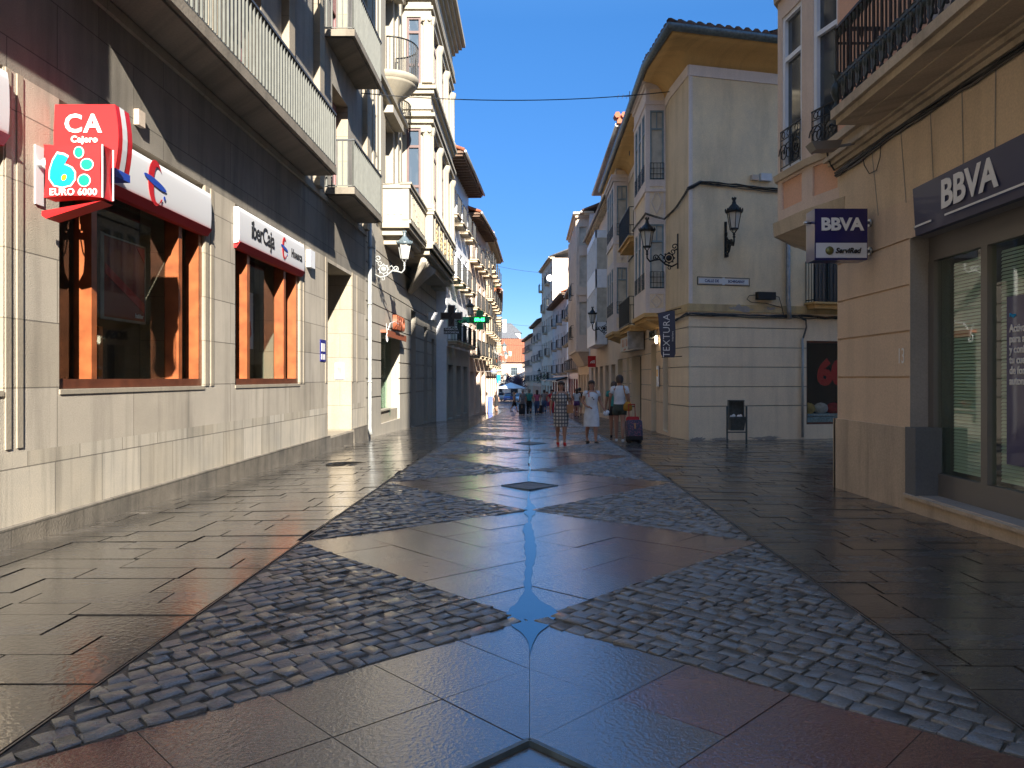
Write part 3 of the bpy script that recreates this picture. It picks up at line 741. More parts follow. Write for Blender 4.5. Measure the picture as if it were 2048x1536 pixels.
logo(s2, XL+.0925, 14.16, 3.72, .36)
text('Huesca', .22, 'black', s2, at=(XL+.092, 14.92, 3.70), yaw=YAW_L, sx=.95, bold=.006, spacing=1.12)
s0 = bulge_sign(2.2, 6.68, 3.40, 3.98, 'white bulging fascia sign cut by the left edge of the picture')

# ---- projecting cash machine signs
cs = thing('projecting_sign', 'tall red projecting sign reading CA above a smaller red sign', 'sign', (-4.3, 7.45, 3.4))
mb = MB(); pr = []
y0_, y1_ = 7.40, 7.66
n = 6
def cring(y, sw):
    k = []
    for i in range(n+1):
        t = i/n; k.append((-3.985+.035*math.sin(math.pi*t)+sw, y, 3.34+.62*t))
    for i in range(n+1):
        t = 1-i/n; k.append((-4.56-.012*math.sin(math.pi*t), y, 3.34+.62*t))
    return k
mb.rings([cring(7.40, 0), cring(7.66, 0)], 0, True, False); body = mb.build('sign_box', 'red', cs)
mb = MB()
for i in range(n):
    t0, t1 = i/n, (i+1)/n; xa, xb = -3.985+.035*math.sin(math.pi*t0)+.004, -3.985+.035*math.sin(math.pi*t1)+.004
    mb.face([(xa, 7.47, 3.34+.62*t0), (xa, 7.56, 3.34+.62*t0), (xb, 7.56, 3.34+.62*t1), (xb, 7.47, 3.34+.62*t1)])
mb.build('white_stripe', 'signw', cs)
mb = MB(); mb.box(-4.55, -3.975, 7.395, 7.665, 3.27, 3.345); mb.build('blue_edge', 'cobalt', cs)
text('CA', .245, 'textw', cs, at=(-4.29, 7.394, 3.765), bold=.006, sx=1.0, spacing=1.15)
text('Cajero', .085, 'textw', cs, at=(-4.275, 7.394, 3.62), bold=.003, spacing=1.1)
mb = MB(); mb.tube([(-4.6, 7.53, 3.5), (-4.5, 7.53, 3.5)], .03, 8); mb.build('bracket', 'palemetal', cs)
es = thing('projecting_sign', 'square red sign reading EURO 6000 with a blue 6 and green dots', 'sign', (-4.15, 7.1, 3.2))
mb = MB(); X0, X1, Y0, Y1, Z0, Z1 = -4.43, -3.895, 7.02, 7.20, 2.975, 3.46
def er(y, f):
    out = []
    for i in range(n+1): t = i/n; out.append((X0+(X1-X0)*t, y, Z0-.018*math.sin(math.pi*t)*-1+f*.0))
    for i in range(n+1): t = i/n; out.append((X1+.02*math.sin(math.pi*t)*-1, y, Z0+(Z1-Z0)*t))
    for i in range(n+1): t = 1-i/n; out.append((X0+(X1-X0)*t, y, Z1-.014*math.sin(math.pi*t)))
    for i in range(n+1): t = 1-i/n; out.append((X0+.02*math.sin(math.pi*t), y, Z0+(Z1-Z0)*t))
    return out
mb.rings([er(Y0, 0), er(Y1, 0)], 0, True, False); mb.build('sign_box', 'red', es)
mb = MB(); mb.box(X1-.002, X1+.008, Y0-.006, Y0+.006, Z0, Z1); mb.box(X1-.002, X1+.008, Y1-.006, Y1+.006, Z0+.01, Z1); mb.build('white_edge', 'signw', es)
mb = MB(); mb.hexa([(-4.50, 7.1, 2.83), (-4.46, 7.1, 2.80), (-4.46, 7.3, 2.80), (-4.50, 7.3, 2.83), (-4.50, 7.1, 2.87), (-3.92, 7.05, 2.955), (-3.92, 7.25, 2.955), (-4.50, 7.3, 2.87)])
mb.build('red_fin', 'red', es)
def blob(cx, cz, rx, rz, mt, nm, rot=0, y=Y0-.006, th=.004, n=22):
    mb = MB(); P = []
    for k in range(n):
        a = 2*math.pi*k/n; p, q = rx*math.cos(a), rz*math.sin(a); P.append((cx+p*math.cos(rot)-q*math.sin(rot), y, cz+p*math.sin(rot)+q*math.cos(rot)))
    mb.extrude(P, (0, -th, 0)); return mb.build(nm, mt, es)
def six(s, y, mt, nm):
    # body blob + curved stem
    P = []
    c = Vector((-4.255, 3.185)); 
    outl = [(.00, -.115), (.075, -.098), (.112, -.045), (.113, .02), (.085, .062), (.04, .085), (.02, .088), (.055, .155), (.018, .178), (-.045, .19), (-.085, .125), (-.112, .04), (-.115, -.04), (-.075, -.098)]
    mb = MB(); mb.extrude([(c.x+px*s, y, c.y+pz*s) for px, pz in outl], (0, -.004, 0)); return mb.build(nm, mt, es)
six(1.09, Y0-.003, 'textw', 'white_outline'); six(.98, Y0-.008, 'cyan', 'blue_figure')
blob(-4.235, 3.155, .022, .03, 'amber', 'yellow_drop', R(-25), Y0-.013)
for cx, cz, rx, rz in ((-4.103, 3.385, .038, .046), (-4.03, 3.275, .052, .047), (-4.055, 3.13, .050, .050)):
    blob(cx, cz, rx+.009, rz+.009, 'textw', 'dot_rim'); blob(cx, cz, rx, rz, 'green', 'green_dot', 0, Y0-.011)
text('EURO 6000', .088, 'textw', es, at=(-4.155, Y0-.008, 3.022), bold=.0015, sx=.97, spacing=1.05)
mb = MB(); mb.box(-4.6, -4.585, 7.15, 7.27, 2.95, 3.50); mb.tube([(-4.59, 7.2, 3.33), (-4.42, 7.16, 3.33)], .035, 10); mb.tube([(-4.53, 7.2, 3.33), (-4.51, 7.2, 3.33)], .055, 10)
mb.tube([(-4.5, 7.2, 3.3), (-4.47, 7.19, 3.15), (-4.41, 7.17, 3.05)], .008, 5); mb.build('bracket', 'signw', es)

# ---- posters inside the windows
mb = MB(); mb.box(-4.99, -4.965, 8.98, 9.93, 2.05, 3.0); po = mb.build('poster', 'redd', None, label='dark red poster with a diagonal red stripe hanging in the first window', category='poster')
mb = MB(); mb.extrude([(-4.963, 9.0, 2.56), (-4.963, 9.92, 2.16), (-4.963, 9.92, 2.28), (-4.963, 9.0, 2.68)], (.004, 0, 0)); mb.extrude([(-4.963, 9.72, 2.98), (-4.963, 9.92, 2.98), (-4.963, 9.92, 2.80)], (.004, 0, 0)); mb.build('stripe', 'red', po)
mb = MB(); mb.box(-4.995, -4.96, 8.90, 8.98, 2.02, 3.03); mb.box(-4.99, -4.96, 9.93, 9.95, 2.02, 3.03); mb.box(-4.99, -4.96, 8.98, 9.93, 3.0, 3.02); mb.box(-4.99, -4.96, 8.98, 9.93, 2.02, 2.05); mb.build('frame', 'zinc', po)
text('hablar', .08, 'textw', po, at=(-4.955, 9.78, 2.11), yaw=YAW_L)
mb = MB(); mb.box(-4.99, -4.97, 12.95, 13.85, 1.85, 2.85); po = mb.build('poster', 'signw', None, label='pale poster with a red figure in a glass frame in the second window', category='poster')
mb = MB(); mb.box(-4.995, -4.95, 12.86, 12.95, 1.83, 2.87); mb.build('frame', 'whiteL', po)
mb = MB(); mb.box(-4.968, -4.962, 13.1, 13.5, 2.38, 2.44); mb.extrude([(-4.966, 13.55, 1.95), (-4.966, 13.75, 2.1), (-4.966, 13.7, 2.35), (-4.966, 13.6, 2.2)], (.004, 0, 0)); mb.build('red_figure', 'red', po)
mb = MB()
for k in range(5): mb.box(-4.968, -4.963, 13.12, 13.12+.3*random.uniform(.6, 1), 2.3-.07*k, 2.33-.07*k)
mb.build('grey_lines', 'zinc', po)

# ================================================================ SHOP HOUSE with carved bay (left, y 21.6..38)
XS = -4.6; fS = Fr((XS, 21.6), (XS, 38)); V = lambda y: y-21.6
house = thing('cream_bay_house', 'cream carved stone house with tall glazed bay, balustrade balcony and rusticated shop front', 'building', (XS, 28, gy(28)))
mb = MB(); ops = []
shops = [(23.85, 27.3, -.1, 2.72, 1.1, 3, 0), (29.9, 31.1, -.6, 4.0, .9, 3, 0), (33.6, 34.7, -.6, 3.6, .7, 3, 0), (36.2, 37.3, -.6, 3.2, .5, 3, 0)]
zc = [.75+.55*k for k in range(9)]
for z in zc:
    a = 21.9
    segs = []
    cur = 21.65
    for s in sorted(shops):
        if s[2] < z < s[3]+.05 and z > s[2]:
            segs.append((cur, s[0])); cur = s[1]
    segs.append((cur, 37.95))
    for p, q in segs:
        if q-p > .1: ops.append((V(p), V(q), z, z+.035, .045, 2, 2))
for s in shops: ops.append((V(s[0]), V(s[1]), *s[2:]))
facade(mb, fS, 0, V(38), -1.2, 6.0, ops, 0)
ups = [(V(a), V(b), c, d, .4, 3, 1) for c, d in ((6.35, 9.6), (11.05, 14.0)) for a, b in ((24.6, 26.0),)]
facade(mb, fS, 0, V(38), 6.0, 17.0, ups, 1)
shell(mb, [(XS, 21.6), (XS, 38), (-15, 38), (-15, 21.6)], -1.2, 17.0, (0,), 1)
mb.build('wall', ['shopstone', 'cream', 'rreveal', 'dark'], house)
for c, d in ((6.35, 9.6), (11.05, 14.0)): window(house, fS, V(24.6), V(26.0), c, d, .4, 'purplefr', 'pane', 2, (.75,), .09)
# pilaster strips and cornices on the upper wall
mb = MB()
for y in (21.65, 22.2, 22.75, 23.3, 26.35, 26.9): mb.fbox(fS, V(y), V(y+.32), -.01, .10, 6.1, 16.2)
for z in (10.25, 14.9): mb.fbox(fS, V(21.6), V(27.6), -.01, .26, z, z+.16); mb.fbox(fS, V(21.6), V(27.6), -.01, .16, z-.2, z)
mb.fbox(fS, V(24.3), V(26.3), -.01, .3, 9.72, 9.95); mb.fbox(fS, V(24.3), V(26.3), -.01, .3, 14.1, 14.3)
mb.build('moulding', 'cream', house)
# first-floor balustrade balcony running into the bay base
mb = MB()
def bal_box(y0, y1, d):
    mb.fbox(fS, V(y0), V(y1), -.05, d, 6.0, 6.14); mb.fbox(fS, V(y0), V(y1), -.05, d+.06, 6.14, 6.24)
    mb.fbox(fS, V(y0), V(y1), d-.20, d, 6.24, 7.22); mb.fbox(fS, V(y0)-.04, V(y1)+.04, d-.26, d+.05, 7.22, 7.34); mb.fbox(fS, V(y0)-.07, V(y1)+.07, d-.28, d+.09, 7.34, 7.40)
    mb.fbox(fS, V(y0)+.15, V(y1)-.15, -.05, d-.14, 5.8, 6.0); mb.fbox(fS, V(y0)+.4, V(y1)-.4, -.05, d-.34, 5.55, 5.8)
bal_box(23.9, 27.6, .86); bal_box(27.72, 35.53, 1.12); bal_box(35.55, 37.9, .86)
mb.fbox(fS, V(23.9), V(24.05), 0, .66, 6.24, 7.22); mb.fbox(fS, V(23.86), V(24.1), 0, .60, 7.22, 7.36)
for k in range(3): mb.fbox(fS, V(23.885), V(23.9), .18+.2*k, .24+.2*k, 6.4, 7.1)
mb.fbox(fS, V(23.88), V(23.9), .66, .84, 6.24, 7.2)
for y in arange(24.3, 27.3, .28): mb.fbox(fS, V(y), V(y+.12), .86, .885, 6.36, 7.1)
for y in (28.2, 29.6, 31.0, 32.4, 33.8): mb.fbox(fS, V(y), V(y+.1), 1.12, 1.15, 6.3, 7.2)
bb = mb.build('balcony', 'cream', house)
mb = MB()
for y in (28.5, 29.9, 31.3, 32.7, 34.1):
    for k in range(16): mb.ell(fS(V(y+.35+random.uniform(-.28, .28)), 1.125, 6.72+random.uniform(-.36, .36)), (.03, .09, .07), 6, 4)
mb.build('carved_foliage', 'band', bb)
# carved shell corbel under the bay
mb = MB()
for k in range(9):
    a = -1+2*k/8; mb.tube([fS(V(29.2+a*.25), .06, 4.55), fS(V(29.2+a*.8), .45, 5.15), fS(V(29.2+a*1.35), .78, 5.6)], [.05, .09, .13], 7)
mb.build('shell_corbel', 'shopstone', house)
# the bay itself: two glazed storeys between columns
by0, by1, bd = 27.75, 35.5, 1.05
fB = Fr((XS, by0), (XS+bd, by0)); fB2 = Fr((XS+bd, by0), (XS+bd, by1))
mb = MB()
fl = [(7.42, 10.35), (11.95, 14.35)]
opf = [(.17, .68, a, b, .12, 1, 0) for a, b in fl]
ops_ = [(.35+k*2.45, .35+k*2.45+2.0, a, b, .14, 1, 0) for a, b in fl for k in range(3)]
facade(mb, fB, 0, bd, 6.0, 16.2, opf); facade(mb, fB2, 0, by1-by0, 6.0, 16.2, ops_)
mb.face([(XS+bd, by1, 6), (XS, by1, 6), (XS, by1, 16.2), (XS+bd, by1, 16.2)]); mb.face([(XS, by0, 6), (XS, by1, 6), (XS+bd, by1, 6), (XS+bd, by0, 6)]); mb.face([(XS, by0, 16.2), (XS+bd, by0, 16.2), (XS+bd, by1, 16.2), (XS, by1, 16.2)])
for z, o in ((10.5, .10), (10.72, .16), (11.0, .06), (11.55, .12), (11.7, .20), (14.6, .08), (14.95, .14), (15.3, .10)):
    mb.box(XS, XS+bd+o, by0-o, by1+o, z, z+.13)
for z0, z1 in fl:   # columns with scroll capitals
    mb.lathe((XS+bd-.13, by0+.06, z0), [(.24, 0), (.24, .10), (.20, .2), (.19, z1-z0-.3), (.21, z1-z0-.26), (.25, z1-z0-.1), (.25, z1-z0)], 4, rot=R(45), smooth=False)
    for k in range(4):
        y = by0+.12+k*2.47; mb.lathe((XS+bd+.0, y, z0), [(.17, 0), (.17, .12), (.12, .2), (.12, z1-z0-.3), (.15, z1-z0-.26), (.19, z1-z0-.1), (.19, z1-z0)], 4 if k == 0 else 10, rot=R(45), smooth=k > 0)
    for dx in (-.13, .10): mb.tube([(XS+bd-.13+dx, by0-.16, z1-.14), (XS+bd-.13+dx, by0+.0, z1-.14)], .07, 9)
for k in range(3): mb.box(XS+.25+k*.2, XS+.31+k*.2, by0-.012, by0, 11.1, 11.5)
bay = mb.build('bay', ['cream', 'dark'], house)
for a, b in fl:
    m_ = MB(); m_.fbox(fB, .17, .25, -.115, -.04, a, b); m_.fbox(fB, .60, .68, -.115, -.04, a, b)
    for h in (0, .27, .76, .97): m_.fbox(fB, .25, .60, -.115, -.045, a+(b-a)*h, a+(b-a)*h+.09)
    m_.build('window_frame', 'purplefr', bay)
    m_ = MB(); m_.fbox(fB, .2, .66, -.116, -.10, a, b); m_.build('pane', 'paneb', bay)
    for k in range(3):
        u = .35+k*2.45
        m_ = MB(); m_.fbox(fB2, u, u+2.0, -.13, -.11, a, b); m_.build('pane', 'paneb', bay)
        m_ = MB()
        for c in (0, .97, 1.94): m_.fbox(fB2, u+c, u+c+.06, -.11, -.085, a, b)
        for h in (0, .27, .76, .97): m_.fbox(fB2, u+.06, u+1.94, -.11, -.088, a+(b-a)*h, min(b, a+(b-a)*h+.08))
        m_.build('window_frame', 'purplefr', bay)
# great cornice
mb = MB()
for z0, z1, o in ((16.2, 16.4, .12), (16.4, 16.6, .26), (16.6, 16.78, .40), (16.78, 17.0, .55)): mb.box(XS-2, XS+bd+o, by0-o, by1+o, z0, z1)
for z0, z1, o in ((16.2, 16.45, .15), (16.45, 16.75, .3)): mb.fbox(fS, 0, V(by0)-.6, -.05, o, z0, z1)
mb.build('cornice', 'cream', house)
# round balcony with bowl-shaped underside
rc = (XS+.05, 25.35); mb = MB()
mb.lathe((rc[0], rc[1], 10.25), [(.05, 0), (.18, .03), (.22, .12), (.3, .2), (.62, .45), (.78, .62), (.82, .66), (.82, .72), (.88, .74), (.9, .86), (.9, .9)], 28)
s = mb.build('round_balcony', 'cream', house)
mb = MB(); n_ = 26
for k in range(n_): 
    a = -math.pi/2+math.pi*k/(n_-1); p = (rc[0]+.86*math.cos(a), rc[1]+.86*math.sin(a)); mb.bar((*p, 11.15), (*p, 12.2), .024)
mb.tube([(rc[0]+.86*math.cos(-math.pi/2+math.pi*k/20), rc[1]+.86*math.sin(-math.pi/2+math.pi*k/20), 12.2) for k in range(21)], .025, 6)
mb.build('railing', 'iron', s)
# shop front: awning rail, glass, counter
mb = MB(); mb.fbox(fS, V(23.8), V(27.4), 0, .22, 2.74, 2.82); mb.fbox(fS, V(23.8), V(27.4), .18, .22, 2.62, 2.74)
mb.build('shop_canopy', 'letr', house)
mb = MB(); mb.fbox(fS, V(23.9), V(25.6), -.2, -.18, .35, 2.6); mb.fbox(fS, V(25.62), V(25.66), -.9, -.02, .1, 2.62); mb.build('shop_window', 'glassg', house)
mb = MB(); mb.fbox(fS, V(23.86), V(27.28), -.95, -.08, -.15, .28); mb.fbox(fS, V(23.86), V(25.65), -.95, -.03, .28, .33); mb.build('shop_sill', 'cream', house)
mb = MB()
for k in range(16): mb.bar(fS(V(25.0+.028*k*3), -.6, 1.5), fS(V(25.0+.028*k*3), -.6, 2.2), .05)
mb.build('hanging_rack', 'zinc', house)
for body_, y, mt in (('B', 24.66, 'letr'), ('E', 24.98, 'letr'), ('K', 25.3, 'letr'), ('O', 25.75, 'letr')): pass
bs = thing('shop_lettering', 'rust red metal letters standing on the canopy of the shop beside the drainpipe', 'sign', (XS+.25, 25.3, 2.9))
text('BEKO', .62, 'letr', bs, at=(XS+.24, 25.75, 3.12), yaw=fS.yaw(), bold=.02, extrude=.07, sx=1.05, name='letter')
mb = MB(); mb.tube(curl((XS+.2, 23.8, 2.55), .16, 1.1, R(90), ((0, 1, 0), (0, 0, 1)), 16), .014, 5); mb.tube([(XS+.2, 23.82, 2.75), (XS+.24, 24.1, 3.05), (XS+.3, 24.5, 3.12), (XS+.35, 25.0, 3.08)], .012, 5)
mb.tube([(XS+.2, 23.8, 2.7), (XS+.2, 23.65, 3.0)], .012, 5); mb.build('scroll_bracket', 'signw', bs)
# goods in the window
for k, (y, z, c, lab) in enumerate(((24.5, .42, (.03, .35, .42), 'turquoise cushion lying in the shop window'), (25.1, .5, (.6, .06, .05), 'red folded cushion in the shop window'), (24.8, 1.2, (.7, .7, .7), 'white garment hanging in the shop window'))):
    M['g%d' % k] = mat('goods_%d' % k, c, .7, var=.2)
    mb = MB(); mb.ell((XS-.45, y, z), (.16, .3, .14 if k < 2 else .25), 10, 6); mb.build('cushion' if k < 2 else 'garment', 'g%d' % k, None, label=lab, category='cushion' if k < 2 else 'garment')

# ================================================================ FARTHER LEFT HOUSES
def tiles(mb, fr, u0, u1, d0, z0, d1, z1, sp=.28, r=.09, m=0):
    mb.face([fr(u0, d0, z0), fr(u1, d0, z0), fr(u1, d1, z1), fr(u0, d1, z1)], m)
    n = int((u1-u0)/sp)
    for k in range(n+1):
        u = u0+(u1-u0)*k/n; mb.tube([fr(u, d0, z0+.02), fr(u, d1, z1+.02)], r, 6, m)
def plain_house(name, label, P0, P1, side, z0, z1, depth, wallm, floors, nwin, frm='white', winw=.9, winh=1.7, eave=None, roofm='tiler', balc='iron', gf='rstone', gfz=3.2, shut=None, every=1, slabm='corn', pane='pane', endop=False):
    fr = Fr(P0, P1, side); t = thing(name, label, 'building', ((P0[0]+P1[0])/2, (P0[1]+P1[1])/2, gy((P0[1]+P1[1])/2)))
    L = fr.len; mb = MB(); ops = []; g = gy(P0[1])
    nb = max(2, int(L/2.8))
    for k in range(nb):
        a = L*(k+.2)/nb; b = L*(k+.8)/nb; ops.append((a, b, g-.05, g+2.7, .35, 2, 1))
    facade(mb, fr, 0, L, z0-3, g+gfz, [(o[0], o[1], o[2], o[3], *o[4:]) for o in ops], 1)
    wo = []
    H = (z1-g-gfz)/floors
    for f in range(floors):
        for k in range(nwin):
            c = L*(k+.5)/nwin; zb = g+gfz+f*H+.3; wo.append((c-winw/2, c+winw/2, zb, min(zb+winh, g+gfz+(f+1)*H-.25), .25, 2, 0))
    facade(mb, fr, 0, L, g+gfz, z1, wo, 0)
    a, b = P0, P1; n = fr.n; back = [(a[0]-n.x*depth, a[1]-n.y*depth), (b[0]-n.x*depth, b[1]-n.y*depth)]
    shell(mb, [a, b, back[1], back[0]], z0-3, z1, (0,), 0)
    mb.build('wall', [wallm, gf, 'dark'], t)
    for i, o in enumerate(wo):
        w = window(t, fr, o[0], o[1], o[2], o[3], .25, frm, pane, 2, (.75,), .08)
        if shut:
            m_ = MB(); m_.fbox(fr, o[0]-.28, o[0]-.01, 0, .04, o[2], o[3]); m_.fbox(fr, o[1]+.01, o[1]+.28, 0, .04, o[2], o[3]); m_.build('shutters', shut, w)
    if balc:
        for i, o in enumerate(wo):
            if (i % every) == 0: balcony(t, fr, o[0]-.3, o[1]+.3, .5, o[2], .95, slabm, balc, .12, .13, .016)
    for k in range(0, len(ops)):
        o = ops[k]; m_ = MB(); m_.fbox(fr, o[0]+.05, o[1]-.05, -.3, -.28, g, g+2.6); m_.build('shop_window', 'pane', t)
    if eave:
        e, kind = eave
        m_ = MB(); m_.fbox(fr, -.1, L+.1, -.3, e, z1, z1+.12)
        for k in range(int(L/.55)+1): m_.fbox(fr, k*.55, k*.55+.1, 0, e-.05, z1-.12, z1)
        m_.build('eave', 'woodeave' if kind == 'wood' else kind, t)
        m_ = MB(); tiles(m_, fr, -.1, L+.1, e+.05, z1+.14, -depth*.5, z1+.14+depth*.22, .3, .09); m_.build('roof', roofm, t)
        m_ = MB(); m_.tube([fr(-.1, e+.1, z1+.1), fr(L+.1, e+.1, z1+.1)], .07, 8); m_.build('gutter', 'zinc', t)
    return t, fr
plain_house('grey_white_house', 'grey white house under a deep boarded eave, next beyond the carved bay house', (-4.1, 38), (-3.72, 47), 1, -1, 12.4, 9, 'creamL' if 0 else 'white', 3, 4, 'whiteL', .9, 1.9, (.85, 'wood'), 'tiler', 'iron', 'shopstone', 3.6)
plain_house('pink_house', 'faded pink house with black balconies and carved rafters on the left', (-3.7, 47), (-3.2, 56), 1, -2, 11.3, 9, 'pinkstone', 3, 4, 'bluefr', .9, 1.9, (.7, 'wood'), 'tiler', 'iron', 'pinkstone', 3.4)
plain_house('yellow_balcony_house', 'tall sunlit yellow house with stacked glazed balconies on the far left', (-3.2, 56), (-3.02, 70), 1, -2, 11.8, 8, 'yellow', 4, 5, 'white', .9, 1.5, (.5, 'corn'), 'tiler', 'iron', 'pinkstone', 3.2)
plain_house('orange_bay_house', 'narrow peach house with round bay at the far left end of the street', (-3.05, 70), (-3.9, 92), 1, -3, 9.2, 8, 'creamL', 3, 6, 'bluefr', .9, 1.5, (.5, 'wood'), 'tiler', 'iron', 'pink', 3.2)
# ================================================================ RIGHT BANK (near right)
XR = 4.36; fR = Fr((XR, -5), (XR, 10.9), -1); W = lambda y: y+5
rb = thing('salmon_bank_building', 'tan and salmon bank building on the near right with heavy iron balcony and shop glazing', 'building', (XR, 5, gy(5)))
mb = MB()
WY0, WY1 = 0.8, 8.82
ops = [(W(WY0), W(WY1), .80, 2.93, .9, 6, 1), (W(-4.5), W(-1), .80, 2.93, .9, 6, 1)]
for z in (1.34, 1.87, 2.40, 2.93): 
    ops.append((W(8.84 if z < 2.9 else 8.84), W(10.88), z-.012, z+.012, .03, 0, 0)); ops.append((W(-.9), W(.7), z-.012, z+.012, .03, 0, 0))
# fanned joints over the window
facade(mb, fR, W(WY1), W(10.9), .80, 3.4, [o for o in ops if o[0] >= W(WY1)], 0); facade(mb, fR, 0, W(WY1), -.9, 3.4, [(W(WY0), W(WY1), .012, 2.93, .9, 6, 1), (W(-4.5), W(-1), .012, 2.93, .9, 6, 1)], 0)
facade(mb, fR, 0, W(10.9), 3.4, 4.3, (), 1+1)
facade(mb, fR, 0, W(10.9), 4.3, 18.5, [(W(a), W(b), c, c+2.7, .3, 5, 4) for c in (4.64, 8.6, 12.4) for a, b in ((1.0, 2.3), (4.2, 5.5), (7.2, 8.4))], 3)
fRn = Fr((XR, 10.9), (13, 10.9), -1)
# far end of the building: chamfer and side-street front (seen from further along the street)
shell(mb, [(XR, -5), (XR, 10.9), (5.6, 12.9), (13, 14.2), (13, -5)], -.9, 21.4, (0,), 2)
facade(mb, fR, 0, W(10.9), 18.5, 21.4, (), 3)
facade(mb, fR, W(WY1), W(10.9), -.9, .80, (), 0)
mb.build('wall', ['rstone', 'rreveal', 'rstoneU', 'pink', 'pinkstone', 'dark', 'room'], rb)
# plinth blocks at the pier
mb = MB(); mb.fbox(fR, W(8.86), W(10.94), -.01, .035, -.5, .76); mb.fbox(fR, W(10.9)-.01, W(10.97), -.5, .035, -.5, .76)
mb.build('plinth', 'rplinth', rb)
mb = MB(); mb.fbox(fR, W(8.62), W(8.855), -.26, .04, .0, .77); mb.build('slate_block', 'slate', rb)
mb = MB(); mb.fbox(fR, W(-4.9), W(8.86), -.4, .075, -.03, .008); mb.fbox(fR, W(-4.9), W(8.86), -.4, .05, -.5, -.03)
mb.build('doorstep', ['rplinth'], rb)
# fanned voussoir joints
mb = MB()
for y, dy in ((9.75, .13), (9.0, .09), (8.35, .05), (7.75, .02), (7.2, -.01), (6.7, -.04), (6.2, -.07), (5.7, -.1), (5.2, -.12)):
    a = fR(W(y-dy), 0.001, 3.36); b = fR(W(y+dy*.4), .001, 4.22); w_ = .011
    mb.face([(a[0]-.0015, a[1]-w_, a[2]), (a[0]-.0015, a[1]+w_, a[2]), (b[0]-.0015, b[1]+w_, b[2]), (b[0]-.0015, b[1]-w_, b[2])])
mb.build('voussoir_joint', 'rreveal', rb)
# cornice under the balcony
mb = MB()
for z0, z1, d in ((4.28, 4.34, .05), (4.34, 4.40, .10), (4.40, 4.46, .15), (4.46, 4.56, .12), (4.56, 4.66, .19)): mb.fbox(fR, 0, W(10.9)+d, -.02, d, z0, z1)
mb.build('cornice', 'corn', rb)
# window joinery
mb = MB(); xa, xb = 4.575, 4.66; 
mb.box(xa, xb, WY0+.01, WY1-.005, .012, .26); mb.box(xa, xb, WY0+.01, WY1-.005, 2.66, 2.93)
for a, b in ((8.70, 8.81), (7.68, 7.79), (6.2, 6.3), (4.6, 4.7), (3, 3.1), (1.5, 1.6)): mb.box(xa-.01, xb, a, b, .262, 2.658)
w_ = mb.build('window', 'alu', rb)
mb = MB()
for a, b in ((7.79, 8.70), (6.3, 7.68), (4.7, 6.2), (3.1, 4.6), (1.6, 3.0)): mb.box(4.612, 4.62, a, b, .262, 2.658)
mb.build('pane', 'glassg', w_)
mb = MB()
for a, b in ((6.32, 7.66), (7.82, 8.52), (4.72, 6.18), (3.1, 4.6)):
    z = .30
    while z < 2.6:
        mb.face([(4.69, a, z), (4.69, b, z), (4.705, b, z+.030), (4.705, a, z+.030)]); z += .036
mb.build('blind', 'blind', w_)
mb = MB(); mb.box(4.64, 4.648, 8.5, 8.68, .27, 2.64); mb.build('frosted_strip', 'glassg', w_)
# long fascia sign over the window
M['fasciaglow'] = M['navy2']
f1 = thing('fascia_sign', 'long grey navy fascia sign with cream capitals and a cream line over the bank window', 'sign', (4.25, 5, 3.1))
mb = MB(); mb.hexa([(4.24, .9, 2.90), (4.27, 8.52, 2.90), (4.34, 8.52, 2.90), (4.34, .9, 2.90), (4.20, .9, 3.44), (4.24, 8.52, 3.42), (4.34, 8.52, 3.42), (4.34, .9, 3.44)])
mb.build('sign_panel', 'navy2', f1)
YR = fR.yaw()
xs_ = lambda y, z: 4.24+(8.52-y)*-.0047+(.03*(3.42-z)/.52)-.003
t_ = text('BBVA', .40, 'textw', f1, at=(4.238, 7.46, 3.20), yaw=YR, bold=.012, sx=1.02, extrude=.002, spacing=.98)
mb = MB(); mb.bar((4.248, 8.49, 2.995), (4.244, 8.14, 2.995), .006, .02); mb.bar((4.238, 7.86, 2.995), (4.222, 3.0, 2.995), .006, .02); mb.build('line', 'textw', f1)
mb = MB()
for z in (3.0, 3.32): mb.tube([(4.36, 8.6, z), (4.30, 8.55, z)], .035, 10)
mb.build('mount', 'zinc', f1)
# projecting cube sign
f2 = thing('projecting_sign', 'navy and white box sign on steel arms at the right bank corner', 'sign', (3.92, 9.7, 3.1))
mb = MB(); mb.box(3.585, 4.25, 9.68, 9.98, 3.03, 3.46, 0); mb.box(3.585, 4.25, 9.68, 9.98, 2.815, 2.84, 0); mb.box(3.585, 3.60, 9.68, 9.98, 2.84, 3.03, 0); mb.box(4.242, 4.25, 9.68, 9.98, 2.84, 3.03, 0); mb.box(3.60, 4.242, 9.70, 9.975, 2.84, 3.03, 0); mb.build('sign_box', 'navy', f2)
mb = MB(); mb.box(3.601, 4.241, 9.678, 9.699, 2.841, 3.029); mb.build('white_panel', 'signw', f2)
text('BBVA', .215, 'textw', f2, at=(3.925, 9.672, 3.255), bold=.008, sx=1.05, spacing=.97)
text('ServiRed', .092, 'black', f2, at=(4.0, 9.670, 2.928), bold=.003, shear=.25, sx=.95)
mb = MB(); mb.lathe((0, 0, 0), [(.001, -.004), (.052, -.004), (.052, .004), (.001, .004)], 20)
mb.v = [(3.77+x, 9.672+z, 2.932+y) for x, y, z in mb.v]; M['ball'] = mat('logo_grey_olive_disc', (.17, .17, .06), .35, metal=.3, var=.5, nscale=20); mb.build('disc', 'ball', f2)
mb = MB()
for z in (3.31, 2.95):
    mb = MB(); mb.tube([(4.25, 9.83, z), (4.345, 9.83, z)], .022, 10); mb.tube([(4.33, 9.83, z), (4.36, 9.83, z)], .05, 12); mb.build('arm', 'steel', f2)
mb = MB(); mb.tube([(3.50, 9.83, 3.31), (3.585, 9.83, 3.31)], .016, 8)
mb.build('arm', 'steel', f2)
